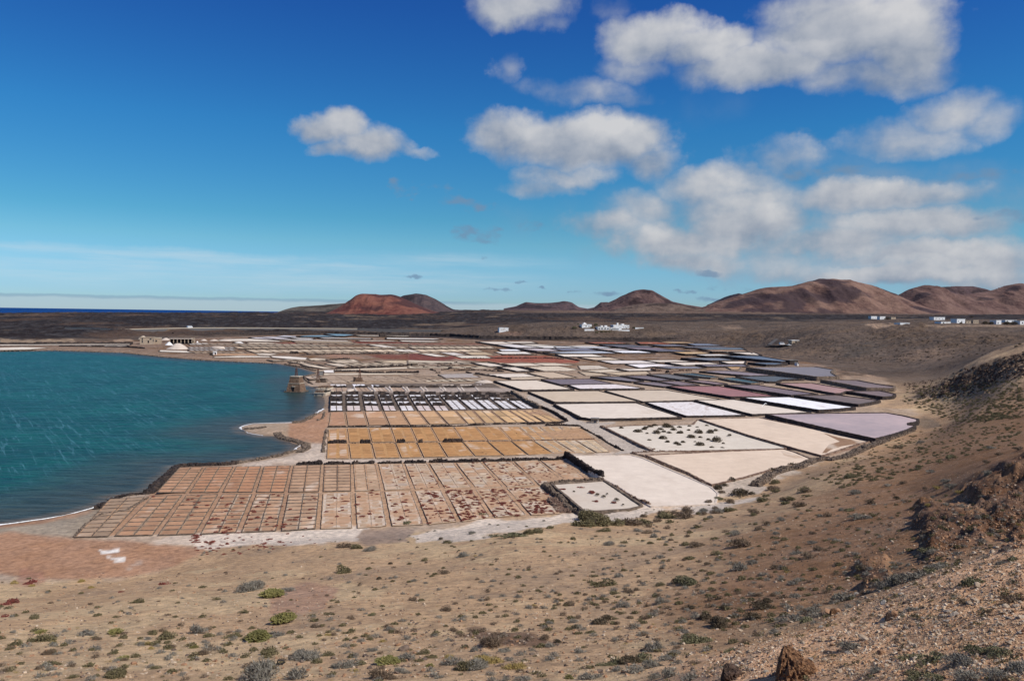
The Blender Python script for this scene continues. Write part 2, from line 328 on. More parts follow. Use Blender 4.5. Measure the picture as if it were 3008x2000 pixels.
# ------------------------------------------------------------------ large pans: outline in the photo, level, kind, colour, label, wall
CREAM, WHITE, PINKW, TAN, PEACH = (.74,.64,.53), (.88,.87,.88), (.74,.63,.515), (.60,.48,.35), (.72,.57,.43)
PUR, LIL, RED, BRN, TEAL, BLU, GRY, OLV = (.215,.140,.135), (.30,.21,.20), (.36,.145,.12), (.19,.125,.095), (.045,.095,.10), (.20,.205,.225), (.16,.13,.11), (.10,.07,.05)
B_, H_, A__, C_, D_, Q_, N_, O_, M_, L_ = cB, cH, cA, cC, cD, cQ, cN, cO, cM, cL
PANS = [
 (C_([(-65,212),(120,210),(362,208),(440,228),(905,425),(955,470),(935,540),(700,552),(505,558),(300,432),(150,350)]), 1.7,'salt_crust',PINKW,'large pinkish white pan with fine specks, just right of the red-flecked front field',.5,.10,.9,'pale_bank'),
 (C_([(475,207),(1000,182),(1420,165),(1490,185),(1610,235),(1590,246),(1340,300),(1130,360),(925,410),(760,325)]), 1.8,'salt_crust',PEACH,'large smooth peach pan pressed against the hillside scrub',.6,.18,.9,'brown_stone'),
 (D_([(1715,292),(1900,280),(2055,268),(2310,440),(2240,460),(1940,480)]), 1.6,'salt_crust',(.62,.53,.43),'small greyish pan with a few low plants, walled with dark stones',.7,.25,1.2,'basalt_low'),
 (B_([(388,762),(560,752),(940,746),(965,716),(1510,888),(1500,896),(1100,905),(700,914)]), 1.5,'salt_crust',(.68,.60,.49),'pale sandy pan dotted with round dark shrubs',.8,.15,.8,'brown_stone'),
 (B_([(985,712),(1150,706),(1350,702),(1700,775),(2040,852),(1960,868),(1850,905),(1742,940),(1300,815)]), 1.9,'salt_crust',PEACH,'long cream pan with a damp brown corner by the hill foot',.6,.2,1.2,'brown_stone'),
 (B_([(1405,681),(1800,675),(2150,672),(2250,690),(2342,712),(2335,728),(2280,735),(2285,748),(2325,752),(2280,775),(2200,802),(2080,832),(1880,790),(1640,735)]), 2.9,'brine',(.50,.375,.355),'biggest lilac brine pan, nearest the hillside on the right',.9,.25,1.6,'basalt'),
 (Q_([(320,542),(600,540),(860,538),(1230,597),(1600,655),(1400,672),(1200,685),(760,613)]), 2.9,'salt_crust',WHITE,'dazzling white salt pan between the lilac pan and the brown brine',.9,.22,1.5,'basalt'),
 (B_([(955,591),(1190,588),(1430,628),(1668,668),(1500,675),(1310,680),(1130,635)]), 2.1,'salt_crust',CREAM,'long cream pan just below the dazzling white one',.8,.2,1.0,'basalt'),
 (B_([(645,606),(930,601),(1250,684),(1100,688),(895,690),(770,648)]), 1.9,'salt_streak',(.86,.82,.80),'white pan streaked with pink, left of the long cream pan below the dazzling white one',.8,.2,.9,'basalt'),
 (B_([(65,616),(330,612),(575,610),(700,650),(850,698),(560,706),(300,709),(235,700),(150,657)]), 1.8,'salt_crust',CREAM,'wide smooth cream pan above the small pump shed',.8,.25,1.1,'basalt'),
 (B_([(-98,539),(120,535),(338,533),(590,600),(330,603),(68,604)]), 1.8,'salt_crust',TAN,'beige pan directly above the wide cream pan of the pump shed',.8,.25,1.0,'basalt'),
 (B_([(385,532),(560,530),(765,528),(950,560),(1110,588),(940,592),(622,600)]), 1.9,'salt_crust',(.62,.51,.39),'mottled beige pan under the rose red brine pan',.8,.2,1.0,'basalt'),
 (A__([(1545,423),(1690,420),(1832,418),(2080,480),(1740,486),(1640,454)]), 1.8,'salt_crust',(.72,.61,.49),'cream pan at the corner just right of the black walled crystallising pans',.9,.25,1.2,'basalt'),
 (B_([(-15,461),(140,458),(285,457),(425,487),(270,490),(105,492)]), 1.9,'brine',PUR,'grey purple brine pan right of the cream corner pan',.8,.2,.9,'basalt'),
 (B_([(155,496),(300,492),(450,490),(620,517),(420,519),(225,520)]), 1.8,'salt_streak',(.85,.78,.77),'pinkish white salt pan below the grey purple brine',.8,.2,.9,'basalt'),
 (B_([(778,504),(930,503),(1095,503),(1270,535),(1450,567),(1310,569),(1175,570),(960,536)]), 2.4,'brine',RED,'rose red brine pan, the reddest of all',.9,.25,1.5,'basalt'),
 (Q_([(130,400),(300,397),(480,398),(820,450),(1170,501),(880,514),(500,456)]), 2.9,'brine',PUR,'mauve brine pan right of the rose red one',.9,.25,1.2,'basalt'),
 (Q_([(725,378),(920,376),(1120,378),(1400,425),(1640,462),(1500,470),(1440,494),(1390,494),(1060,436)]), 3.3,'brine',(.42,.235,.19),'salmon pink brine pan with white scum at its lower corner',.9,.25,1.2,'basalt'),
 (Q_([(1245,340),(1440,338),(1640,346),(1860,388),(2060,416),(2040,438),(1760,433),(1500,386)]), 4.0,'brine',(.22,.145,.125),'brown violet brine pan with a tall stone retaining wall, highest under the hill',1.0,.25,2.2,'basalt_low'),
 (Q_([(1550,474),(1730,468),(1900,466),(2060,500),(2035,528),(1935,534),(1740,502)]), 3.6,'brine',(.21,.135,.115),'small brown brine pan at the foot of the hillside',1.0,.25,1.8,'basalt'),
 (Q_([(940,518),(1180,515),(1420,516),(1660,545),(1890,575),(1780,600),(1650,622),(1300,570)]), 3.2,'brine',BRN,'brown brine pan above the dazzling white one',.9,.25,1.4,'basalt'),
 (Q_([(390,196),(760,190),(1150,188),(1260,205),(1365,222),(1330,240),(1335,262),(1400,300),(1180,304),(780,250)]), 4.6,'brine',(.235,.195,.19),'large slate blue brine pan above a long tall stone wall',1.1,.25,3.4,'basalt_low'),
 (B_([(985,411),(1070,406),(1160,406),(1300,418),(1440,434),(1300,438),(1130,424)]), 3.4,'brine',(.28,.205,.20),'pinkish grey brine pan below the slate blue one',.9,.2,1.2,'basalt'),
 (Q_([(262,302),(480,296),(690,294),(1010,328),(760,335),(695,360),(600,358),(420,330)]), 3.3,'brine',(.085,.09,.09),'dark grey brine pan tapering to a point',.9,.2,1.2,'basalt'),
 (Q_([(60,319),(200,313),(370,342),(540,372),(420,377),(230,350)]), 3.2,'brine',TEAL,'narrow teal brine pan beside the rose red one',.9,.2,1.2,'basalt_low'),
 (O_([(1345,556),(1560,549),(1760,577),(1970,605),(1825,612),(1580,585)]), 3.1,'brine',(.05,.075,.075),'dark green brine pan in the middle of the brown ones',1.0,.2,1.3,'basalt_low'),
 (O_([(965,571),(1100,563),(1240,561),(1640,631),(1400,639),(1180,606)]), 2.6,'brine',GRY,'grey brown brine pan left of the dark green one',.8,.2,1.0,'basalt'),
 (O_([(595,591),(770,586),(940,584),(1290,644),(1085,654),(830,622)]), 2.4,'brine',(.19,.135,.13),'dull violet brine pan, second from the left in the middle group',.8,.2,1.0,'basalt'),
 (O_([(185,602),(370,598),(560,597),(880,659),(730,667),(450,634)]), 2.2,'brine',(.20,.15,.145),'dull violet brine pan, leftmost of the middle group',.8,.2,1.0,'basalt'),
 (O_([(785,681),(920,674),(1050,673),(1335,719),(1175,733),(980,708)]), 2.2,'brine',(.23,.16,.15),'small violet brine pan touching the corner of the rose red one',.8,.2,.9,'basalt'),
 (O_([(1125,667),(1250,661),(1380,661),(1655,711),(1425,718),(1270,692)]), 2.4,'brine',(.23,.15,.14),'small mauve brine pan above the left half of the rose red one',.8,.2,.9,'basalt'),
 (O_([(1495,649),(1620,648),(1750,651),(2040,694),(1905,706),(1700,680)]), 2.6,'brine',(.25,.155,.14),'small rosy brown brine pan above the right half of the rose red one',.8,.2,.9,'basalt'),
 (N_([(965,611),(1280,604),(1600,601),(1780,644),(1540,654),(1305,659)]), 1.5,'salt_crust',CREAM,'shallow cream pan above the cream corner pan',.7,.2,.6,'basalt_low'),
 (N_([(1315,663),(1560,655),(1800,647),(1940,671),(1440,684)]), 1.5,'salt_crust',TAN,'thin beige pan under the shallow cream one',.7,.12,.6,'basalt_low'),
 (N_([(1665,593),(1840,585),(2010,582),(2330,659),(1955,667)]), 1.6,'salt_crust',(.58,.45,.32),'sand coloured dry pan between two stone banks',.7,.2,.6,'basalt_low'),
 (N_([(1255,517),(1370,513),(1480,513),(1720,569),(1505,571)]), 1.5,'salt_crust',CREAM,'narrow cream pan in the notch of two dark walls',.9,.3,.8,'basalt'),
 (N_([(895,456),(1010,451),(1130,451),(1345,503),(1115,504)]), 1.5,'salt_crust',CREAM,'narrow cream pan below the rust red belt',.9,.25,.8,'basalt'),
 (N_([(1315,464),(1500,459),(1695,459),(1880,494),(1490,497)]), 1.5,'salt_crust',(.70,.60,.47),'cream pan right of the dark diagonal bank',.7,.15,.6,'basalt_low'),
 (N_([(1710,459),(1880,456),(2040,456),(2320,488),(1905,491)]), 1.5,'salt_crust',(.66,.56,.43),'ribbed cream pan along the rust red belt',.7,.15,.6,'basalt_low'),
 (N_([(1650,513),(1860,504),(2080,499),(2350,548),(2200,568),(1885,566)]), 1.5,'salt_streak',(.74,.64,.50),'cream pan ruled with thin brown lines',.7,.15,.6,'basalt_low'),
 (O_([(0,446),(140,442),(280,441),(435,488),(35,499)]), 1.6,'salt_streak',(.68,.60,.50),'greyish cream pan with scattered dark flecks',.7,.15,.6,'basalt_low'),
 (O_([(65,513),(460,497),(615,529),(300,539)]), 1.6,'salt_crust',(.68,.57,.43),'small cream pan above the sandy wedge',.7,.15,.6,'basalt_low'),
 (O_([(340,546),(640,534),(940,527),(990,558),(565,578)]), 1.7,'salt_crust',(.55,.43,.29),'sandy wedge of a dry pan left of the low cliff',.7,.15,.7,'basalt_low'),
 (O_([(0,527),(300,551),(430,584),(110,584)]), 1.6,'salt_crust',(.50,.39,.27),'small dry brown pan under the dark bank',.7,.15,.6,'basalt_low'),
 (O_([(545,491),(770,486),(1000,485),(1004,514),(705,519)]), 1.8,'salt_crust',CREAM,'small cream pan just left of the low cliff',.8,.2,.8,'basalt'),
 (O_([(285,376),(570,373),(860,373),(1105,411),(480,417)]), 1.7,'salt_crust',(.74,.66,.60),'pale pinkish pan above the whitish one in the middle distance',.8,.2,.7,'basalt'),
 (O_([(665,426),(890,421),(1110,421),(1365,449),(1005,459),(855,477)]), 1.8,'salt_crust',(.86,.80,.78),'whitish pan pointing at the low cliff',.8,.2,.8,'basalt'),
 (O_([(1045,459),(1330,455),(1620,456),(1745,484),(1285,487)]), 2.2,'brine',(.22,.20,.22),'pale lilac brine strip above the low cliff',.8,.2,.9,'basalt_low'),
 (O_([(905,371),(1130,367),(1350,366),(1585,391),(1105,397)]), 1.9,'salt_crust',CREAM,'cream pan right of the pale pinkish one',.8,.2,.7,'basalt'),
 (O_([(1225,403),(1510,400),(1800,401),(1985,424),(1700,434),(1465,443)]), 2.3,'salt_crust',CREAM,'cream pan above the pale lilac strip',.9,.25,1.1,'basalt'),
 (O_([(1645,433),(1960,430),(2275,431),(2350,454),(1785,457)]), 2.7,'brine',(.22,.18,.20),'lilac brine pan left of the tall wall of the slate blue pan',.9,.25,1.1,'basalt'),
 (O_([(2055,463),(2240,461),(2210,494),(2125,494)]), 2.4,'dry_mud',(.55,.36,.20),'small orange patch of pan under the lilac brine',.7,.15,.7,'basalt_low'),
 (O_([(1445,341),(1700,338),(1950,339),(2175,371),(1805,374)]), 2.8,'brine',BLU,'light blue brine pan with a thick black wall on its left',1.0,.25,1.5,'basalt'),
 (O_([(1965,386),(2300,382),(2280,419),(2085,417)]), 2.5,'salt_crust',CREAM,'small cream pan between two blue brine pans',.8,.2,.9,'basalt'),
 (Q_([(95,63),(300,61),(510,63),(690,94),(855,124),(765,127),(420,94)]), 3.4,'brine',(.13,.16,.21),'long light blue brine pan under the bare mid hill',1.1,.25,1.8,'basalt'),
 (Q_([(405,141),(560,139),(700,141),(815,146),(690,163),(600,163)]), 3.6,'brine',(.10,.13,.17),'small blue brine pan beside the dark stone shed',1.1,.25,1.9,'basalt'),
 (Q_([(175,21),(310,20),(440,21),(525,54),(385,49)]), 3.0,'salt_crust',CREAM,'narrow cream pan above the long light blue one',.9,.25,1.0,'basalt'),
 (O_([(1605,291),(1780,286),(1950,286),(2145,307),(1765,309)]), 2.6,'salt_crust',(.66,.62,.56),'greyish white pan above the light blue one',.8,.2,.8,'basalt'),
 (O_([(1295,256),(1500,254),(1700,256),(1835,279),(1485,283)]), 2.5,'dry_mud',(.58,.40,.22),'ochre pan left of the greyish white one',.8,.2,.8,'basalt'),
 (O_([(2005,256),(2350,256),(2400,278),(2135,272)]), 2.8,'salt_crust',(.70,.60,.46),'thin cream pan at the far right of the works',.8,.2,.8,'basalt'),
 (O_([(1725,231),(2000,230),(2280,232),(2350,246),(1855,244)]), 2.7,'dry_mud',(.60,.42,.30),'thin peach pan at the far right of the works',.8,.2,.8,'basalt'),
 (O_([(0,286),(95,286),(190,286),(365,321),(0,321),(-190,321),(-310,287)]), 1.7,'salt_crust',(.78,.69,.57),'cream pan in the far middle with a straight dark left bank',.8,.2,.7,'basalt'),
 (O_([(5,331),(210,329),(420,330),(615,367),(235,369)]), 1.7,'salt_crust',TAN,'beige pan right below the far middle cream pan',.8,.2,.7,'basalt'),
 (O_([(445,239),(640,238),(830,239),(1035,267),(605,267)]), 1.9,'salt_crust',WHITE,'bright white pan in the far middle',.9,.2,.8,'basalt'),
 (O_([(0,244),(160,243),(320,244),(535,271),(60,274),(-240,271),(-480,262)]), 1.8,'brine',(.55,.55,.58),'bluish white pan left of the bright white far one',.8,.2,.7,'basalt'),
 (O_([(0,206),(110,204),(265,237),(0,237),(-260,235),(-400,207)]), 1.8,'brine',(.19,.16,.19),'purple grey brine pan in the far middle',.8,.2,.7,'basalt'),
 (O_([(225,209),(390,208),(560,209),(735,231),(405,231)]), 1.9,'salt_crust',(.58,.50,.46),'lilac tinted pan above the bright white far one',.8,.2,.7,'basalt'),
 (O_([(625,196),(850,195),(1080,196),(1285,224),(825,221)]), 2.1,'brine',(.24,.16,.17),'pink brine strip in the far middle',.8,.2,.8,'basalt'),
 (O_([(885,223),(1110,224),(1330,226),(1535,244),(1105,244)]), 2.2,'brine',(.17,.15,.18),'purple brine strip under the pink one',.8,.2,.8,'basalt'),
 (O_([(0,183),(165,182),(330,183),(475,199),(0,199),(-300,196),(-330,184)]), 1.8,'salt_crust',(.74,.74,.76),'pale bluish strip of pan far away',.8,.15,.6,'basalt'),
 (O_([(0,161),(105,160),(210,161),(285,177),(0,177),(-250,172)]), 1.8,'salt_crust',CREAM,'short cream strip of pan far away',.8,.15,.6,'basalt'),
 (O_([(445,173),(700,171),(960,173),(1025,189),(565,187)]), 2.1,'brine',(.18,.16,.19),'grey violet strip of brine far away',.8,.2,.7,'basalt'),
 (O_([(305,156),(530,155),(760,158),(890,170),(385,169)]), 2.0,'brine',(.12,.11,.13),'dark grey strip of brine under the left red pan',.8,.2,.7,'basalt'),
 (O_([(985,156),(1160,153),(1330,153),(1555,171),(1185,173)]), 2.3,'brine',(.20,.18,.21),'violet strip of brine under the right red pan',.8,.2,.7,'basalt'),
 (O_([(105,121),(330,119),(560,122),(695,136),(225,136)]), 2.2,'dry_mud',(.36,.12,.075),'left one of two brick red pans under the far bluff',.8,.2,.8,'basalt'),
 (O_([(805,121),(940,118),(1080,119),(1325,146),(865,141)]), 2.3,'dry_mud',(.36,.12,.07),'right one of two brick red pans under the far bluff',.8,.2,.8,'basalt'),
 (O_([(1125,116),(1310,115),(1500,119),(1635,133),(1255,131)]), 2.5,'dry_mud',(.55,.36,.20),'thin orange pan at the foot of the far bluff',.8,.2,.8,'basalt'),
 (O_([(1505,139),(1650,138),(1800,141),(1995,167),(1625,167)]), 2.6,'brine',(.17,.18,.22),'violet blue pan in the far right corner of the works',.8,.2,.8,'basalt'),
 (O_([(1425,181),(1710,180),(2000,183),(2275,194),(1505,191)]), 2.6,'brine',(.22,.21,.24),'thin lilac strip in the far right corner of the works',.8,.2,.8,'basalt'),
 (O_([(1605,199),(1920,198),(2240,199),(2305,219),(1805,221)]), 2.7,'brine',(.15,.18,.21),'thin blue strip in the far right corner of the works',.8,.2,.8,'basalt'),
 (N_([(965,161),(1130,160),(1300,161),(1475,194),(1195,194)]), 1.6,'salt_crust',CREAM,'cream pan at the far end of the pale diagonal track',.8,.2,.6,'basalt'),
 (N_([(1345,161),(1520,160),(1700,161),(1775,179),(1425,179)]), 1.6,'salt_crust',CREAM,'thin cream pan right of the one at the end of the track',.8,.2,.6,'basalt'),
 (N_([(1215,201),(1350,199),(1480,199),(1845,244),(1505,244)]), 1.6,'salt_streak',(.82,.78,.77),'pale lilac white pan along the diagonal track',.8,.2,.6,'basalt'),
 (N_([(1525,196),(1640,196),(1760,196),(2125,221),(1725,221)]), 1.6,'salt_crust',(.74,.66,.55),'long cream strip behind the pale lilac white pan',.8,.2,.6,'basalt'),
 (N_([(1725,223),(1940,222),(2150,223),(2350,247),(1885,247)]), 1.7,'salt_crust',(.80,.76,.72),'white strip of pan beyond the lilac ones',.8,.2,.6,'basalt'),
 (N_([(1545,256),(1790,256),(2030,261),(2125,289),(1795,289)]), 1.7,'salt_streak',(.62,.56,.58),'pale mauve pan beside the diagonal track',.8,.2,.6,'basalt'),
 (N_([(1255,266),(1380,265),(1500,266),(1565,289),(1300,289)]), 1.4,'salt_crust',WHITE,'small bright white crystallising pan left of the diagonal track',.8,.2,.6,'basalt'),
 (N_([(1205,301),(1410,300),(1620,301),(1715,329),(1305,329)]), 1.4,'salt_crust',(.80,.74,.66),'whitish pan above the rust red belt',.8,.15,.6,'basalt_low'),
 (N_([(435,309),(530,308),(620,309),(795,344),(625,349)]), 1.4,'salt_streak',(.80,.74,.68),'greyish white speckled pan left of the rust red belt',.7,.15,.5,'basalt_low'),
 (N_([(645,356),(850,355),(1060,356),(1165,387),(745,387)]), 1.4,'salt_crust',(.76,.68,.56),'cream pan at the left end of the rust red belt',.8,.15,.5,'basalt_low'),
 (N_([(155,326),(240,325),(320,326),(535,364),(385,366)]), 1.4,'salt_crust',(.76,.68,.57),'cream pan set in dark red ground',.8,.15,.5,'basalt_low'),
 (M_([(1795,199),(1890,201),(1990,206),(2235,244),(2025,239)]), 1.4,'salt_crust',(.76,.68,.57),'cream pan with one black dot, far left of the rust red belt',.8,.15,.5,'basalt_low'),
 (M_([(2135,266),(2250,266),(2365,268),(2540,306),(2359,304),(2250,294)]), 1.4,'salt_crust',(.76,.68,.57),'cream pan following the one with the black dot',.8,.15,.5,'basalt_low'),
 (N_([(785,309),(920,306),(1060,306),(1195,344),(885,344)]), 1.4,'dry_mud',(.50,.38,.25),'tan pan between two cream ones above the rust red belt',.8,.15,.5,'basalt_low'),
 (N_([(425,611),(650,604),(880,601),(995,654),(525,664)]), 1.3,'salt_streak',(.46,.41,.38),'dull greyish pan above the black walled crystallising pans',.7,.12,.5,'basalt_low'),
 (M_([(1205,49),(1410,52),(1615,61),(1460,81),(1365,79)]), 2.4,'brine',(.18,.28,.32),'pale teal far pan under the dark lava bank',.8,.2,.8,'basalt'),
 (M_([(825,83),(1000,72),(1160,69),(1385,91),(905,90)]), 2.2,'brine',(.20,.29,.32),'second pale teal far pan, left of the first',.8,.2,.8,'basalt'),
 (M_([(515,88),(640,73),(825,83),(785,94)]), 2.0,'salt_crust',(.66,.64,.66),'small pale grey far pan at the edge of the lava',.8,.15,.7,'basalt'),
 (M_([(285,92),(400,89),(520,90),(755,121),(530,124)]), 1.8,'salt_streak',(.60,.56,.58),'pale mauve far pan near the edge of the lava',.8,.15,.7,'basalt'),
 (M_([(165,99),(240,97),(320,97),(545,129),(260,118)]), 1.7,'salt_streak',(.62,.58,.60),'leftmost pale mauve far pan near the lava',.8,.15,.7,'basalt'),
 (M_([(705,106),(880,108),(1050,113),(1000,124),(830,120)]), 1.8,'salt_crust',(.82,.76,.70),'thin whitish far strip under the pale teal pans',.8,.15,.7,'basalt'),
 (M_([(1105,104),(1330,105),(1560,109),(1840,112),(1830,119),(1205,115)]), 1.9,'salt_crust',(.78,.72,.64),'long thin cream far strip under the pale teal pans',.8,.15,.7,'basalt'),
 (M_([(525,127),(1000,134),(1500,143),(1540,151),(765,141)]), 1.6,'salt_crust',(.80,.73,.64),'very long thin cream strip in the far left of the works',.8,.12,.5,'basalt_low'),
 (M_([(0,122),(160,118),(555,146),(595,157),(0,150),(-300,146),(-200,125)]), 1.6,'salt_crust',(.72,.63,.52),'cream strip at the far left next to the lava',.8,.12,.5,'basalt_low'),
 (M_([(1605,69),(2000,73),(2359,79),(2359,84),(1705,78)]), 2.2,'salt_crust',(.74,.66,.54),'hair thin cream strip right of the pale teal pan',.7,.12,.7,'basalt'),
 (M_([(2055,103),(2359,109),(2820,119),(2700,128),(2359,124),(2065,119)]), 1.9,'salt_crust',(.74,.68,.60),'thin pale strip under the far dark wall',.7,.15,.7,'basalt'),
 (M_([(1645,141),(1900,142),(2150,146),(2175,151),(1705,149)]), 1.6,'salt_crust',(.76,.68,.58),'short thin cream strip above the dark red band',.7,.12,.5,'basalt_low'),
 (M_([(2235,141),(2500,145),(2790,152),(2700,160),(2285,155)]), 1.6,'salt_crust',(.76,.68,.58),'thin cream strip to the right above the dark red band',.7,.12,.5,'basalt_low'),
 (M_([(5,156),(35,157),(82,187),(0,180),(-60,170)]), 1.5,'salt_crust',(.84,.78,.70),'small bright patch of pan right of the store heap',.7,.12,.5,'basalt_low'),
 (M_([(115,169),(250,168),(380,169),(595,184),(165,181)]), 1.4,'salt_crust',(.70,.58,.44),'thin tan strip in dark red ground, far left',.7,.12,.5,'basalt_low'),
 (M_([(765,151),(1150,154),(1545,161),(1615,179),(805,164)]), 1.4,'dry_mud',(.44,.34,.24),'dull brown strip under the very long cream one',.7,.12,.5,'basalt_low'),
 (M_([(0,357),(210,357),(430,361),(440,374),(200,376),(0,377),(-330,378),(-330,370)]), 1.2,'salt_crust',(.78,.69,.57),'long cream strip along the far lagoon shore',.6,.12,.4,'basalt_low'),
 (M_([(455,357),(700,362),(950,382),(930,408),(700,400),(485,378)]), 1.2,'salt_crust',(.76,.68,.58),'cream wedge behind the lagoon shore',.6,.12,.4,'basalt_low'),
 (M_([(215,322),(380,320),(540,327),(430,349),(300,344)]), 1.2,'salt_crust',(.68,.58,.46),'small tan wedge behind the shore strip',.6,.12,.4,'basalt_low'),
 (M_([(0,323),(120,323),(230,326),(280,351),(0,350),(-330,350),(-360,326)]), 1.2,'dry_mud',(.45,.27,.16),'orange brown pan behind the white hut',.6,.12,.4,'basalt_low'),
 (M_([(960,392),(1080,388),(1210,400),(1190,424),(1080,424)]), 1.2,'salt_crust',(.72,.60,.45),'small ochre pan near the bend of the shore',.6,.12,.4,'basalt_low'),
 (M_([(1235,427),(1400,410),(1600,407),(1680,440),(1400,453)]), 1.2,'salt_crust',(.66,.54,.40),'cream pan behind a thick black bar of wall',.6,.15,.4,'basalt_low'),
 (M_([(1905,432),(2120,422),(2330,422),(2335,474),(2250,469)]), 1.2,'dry_mud',(.58,.46,.32),'ribbed sandy pan with faint waves',.6,.15,.4,'basalt_low'),
 (M_([(700,440),(900,437),(1050,470),(1200,490),(1000,480)]), 1.1,'salt_crust',(.62,.49,.36),'tan pan along the bend of the shore',.6,.12,.4,'basalt_low'),
 (M_([(870,470),(1010,478),(1330,535),(1180,533),(980,500)]), 1.1,'salt_crust',(.68,.56,.42),'narrow tan pan above the middle windmill',.6,.12,.4,'basalt_low'),
 (M_([(1210,465),(1600,450),(1870,470),(1400,505)]), 1.1,'salt_streak',(.66,.56,.44),'flecked pan above the row of black wall pieces',.6,.12,.4,'basalt_low'),
 (M_([(1180,555),(1320,550),(1325,590),(1200,590)]), 1.2,'salt_crust',(.80,.74,.68),'small whitish block of salt pan behind the middle windmill',.5,.12,.4,'basalt_low'),
 (M_([(1340,545),(1900,525),(2359,510),(2359,530),(1900,548),(1340,560)]), 1.1,'salt_crust',(.68,.56,.42),'cream strip between the two rows of black wall pieces',.5,.1,.4,'basalt_low'),
 (M_([(1190,598),(1700,596),(2359,600),(2500,612),(1900,616),(1190,622)]), 1.1,'salt_crust',(.68,.57,.43),'cream strip below the rows of black wall pieces',.5,.1,.4,'basalt_low'),
 (N_([(0,415),(300,425),(900,440),(700,450),(300,450),(0,440)]), 1.2,'salt_crust',(.62,.52,.39),'cream ground under the dark red belt on the left',.5,.1,.4,'basalt_low'),
 (N_([(0,500),(200,485),(380,500),(1000,500),(1200,520),(1000,530),(400,525),(0,525)]), 1.2,'salt_crust',(.66,.55,.41),'broken cream strip among tumbled black walls',.5,.1,.4,'basalt_low'),
 (L_([(0,428),(160,424),(330,428),(200,440),(0,444),(-300,446)]), 1.0,'salt_crust',(.72,.64,.53),'cream pan at the far left end of the lagoon',.6,.12,.4,'basalt_low'),
 (cR([(0,245),(480,245),(900,238),(1800,240),(1790,250),(900,252),(0,262)]), 1.2,'salt_crust',(.66,.57,.46),'long pale strip behind the far left shore',.6,.15,.5,'basalt'),
 (cR([(900,256),(1300,258),(1760,262),(1750,278),(1300,272),(900,266)]), 1.2,'salt_crust',(.72,.64,.54),'narrow pale strip in front of the far left one',.6,.15,.5,'basalt'),
 (L_([(1110,445),(1300,450),(1440,460),(1460,466),(1300,462),(1110,455)]), 1.1,'salt_crust',(.74,.66,.55),'thin pale strip right of the big salt heap',.6,.12,.4,'basalt_low'),
]

# the ground steps up with the pans it carries
_g = []
for _p in PANS[:58]:
    _w = wz(_p[0], _p[1]); _c = np.mean(_w, axis=0)
    _lift = _p[1]-(0.12 if _p[5] < .75 and _p[1] < 2 else max(.3, .62*(_p[7] or 1)))
    _g += [(q[0]*.9+_c[0]*.1, q[1]*.9+_c[1]*.1, _lift) for q in _w[::2]]+[(_c[0], _c[1], _lift)]
for _q in cA([(400,500),(800,560),(1200,560),(1600,600),(1840,600),(400,700),(1000,700),(1900,700),(400,900),(1000,900),(1700,900),(2300,900),(2000,700),(1400,430),(900,350),(500,300),(1300,380)])+cE([(1200,250),(600,640),(1200,620),(1900,600),(2359,400)])+cD([(1000,200),(1600,150),(1750,140),(1950,245),(1600,300),(800,560),(1300,520),(1700,480),(1640,330),(1850,470)]):
    _a = atz(_q[0], _q[1], .85); _g.append((_a[0], _a[1], .72))
GZP = np.array(_g)

PANCLIP = []
for _p in PANS[:62]:
    _w = [(q[0], q[1]) for q in wz(_p[0], _p[1])]; _x = [q[0] for q in _w]; _y = [q[1] for q in _w]
    PANCLIP.append((_w, _p[1], (min(_x)-1, max(_x)+1, min(_y)-1, max(_y)+1)))
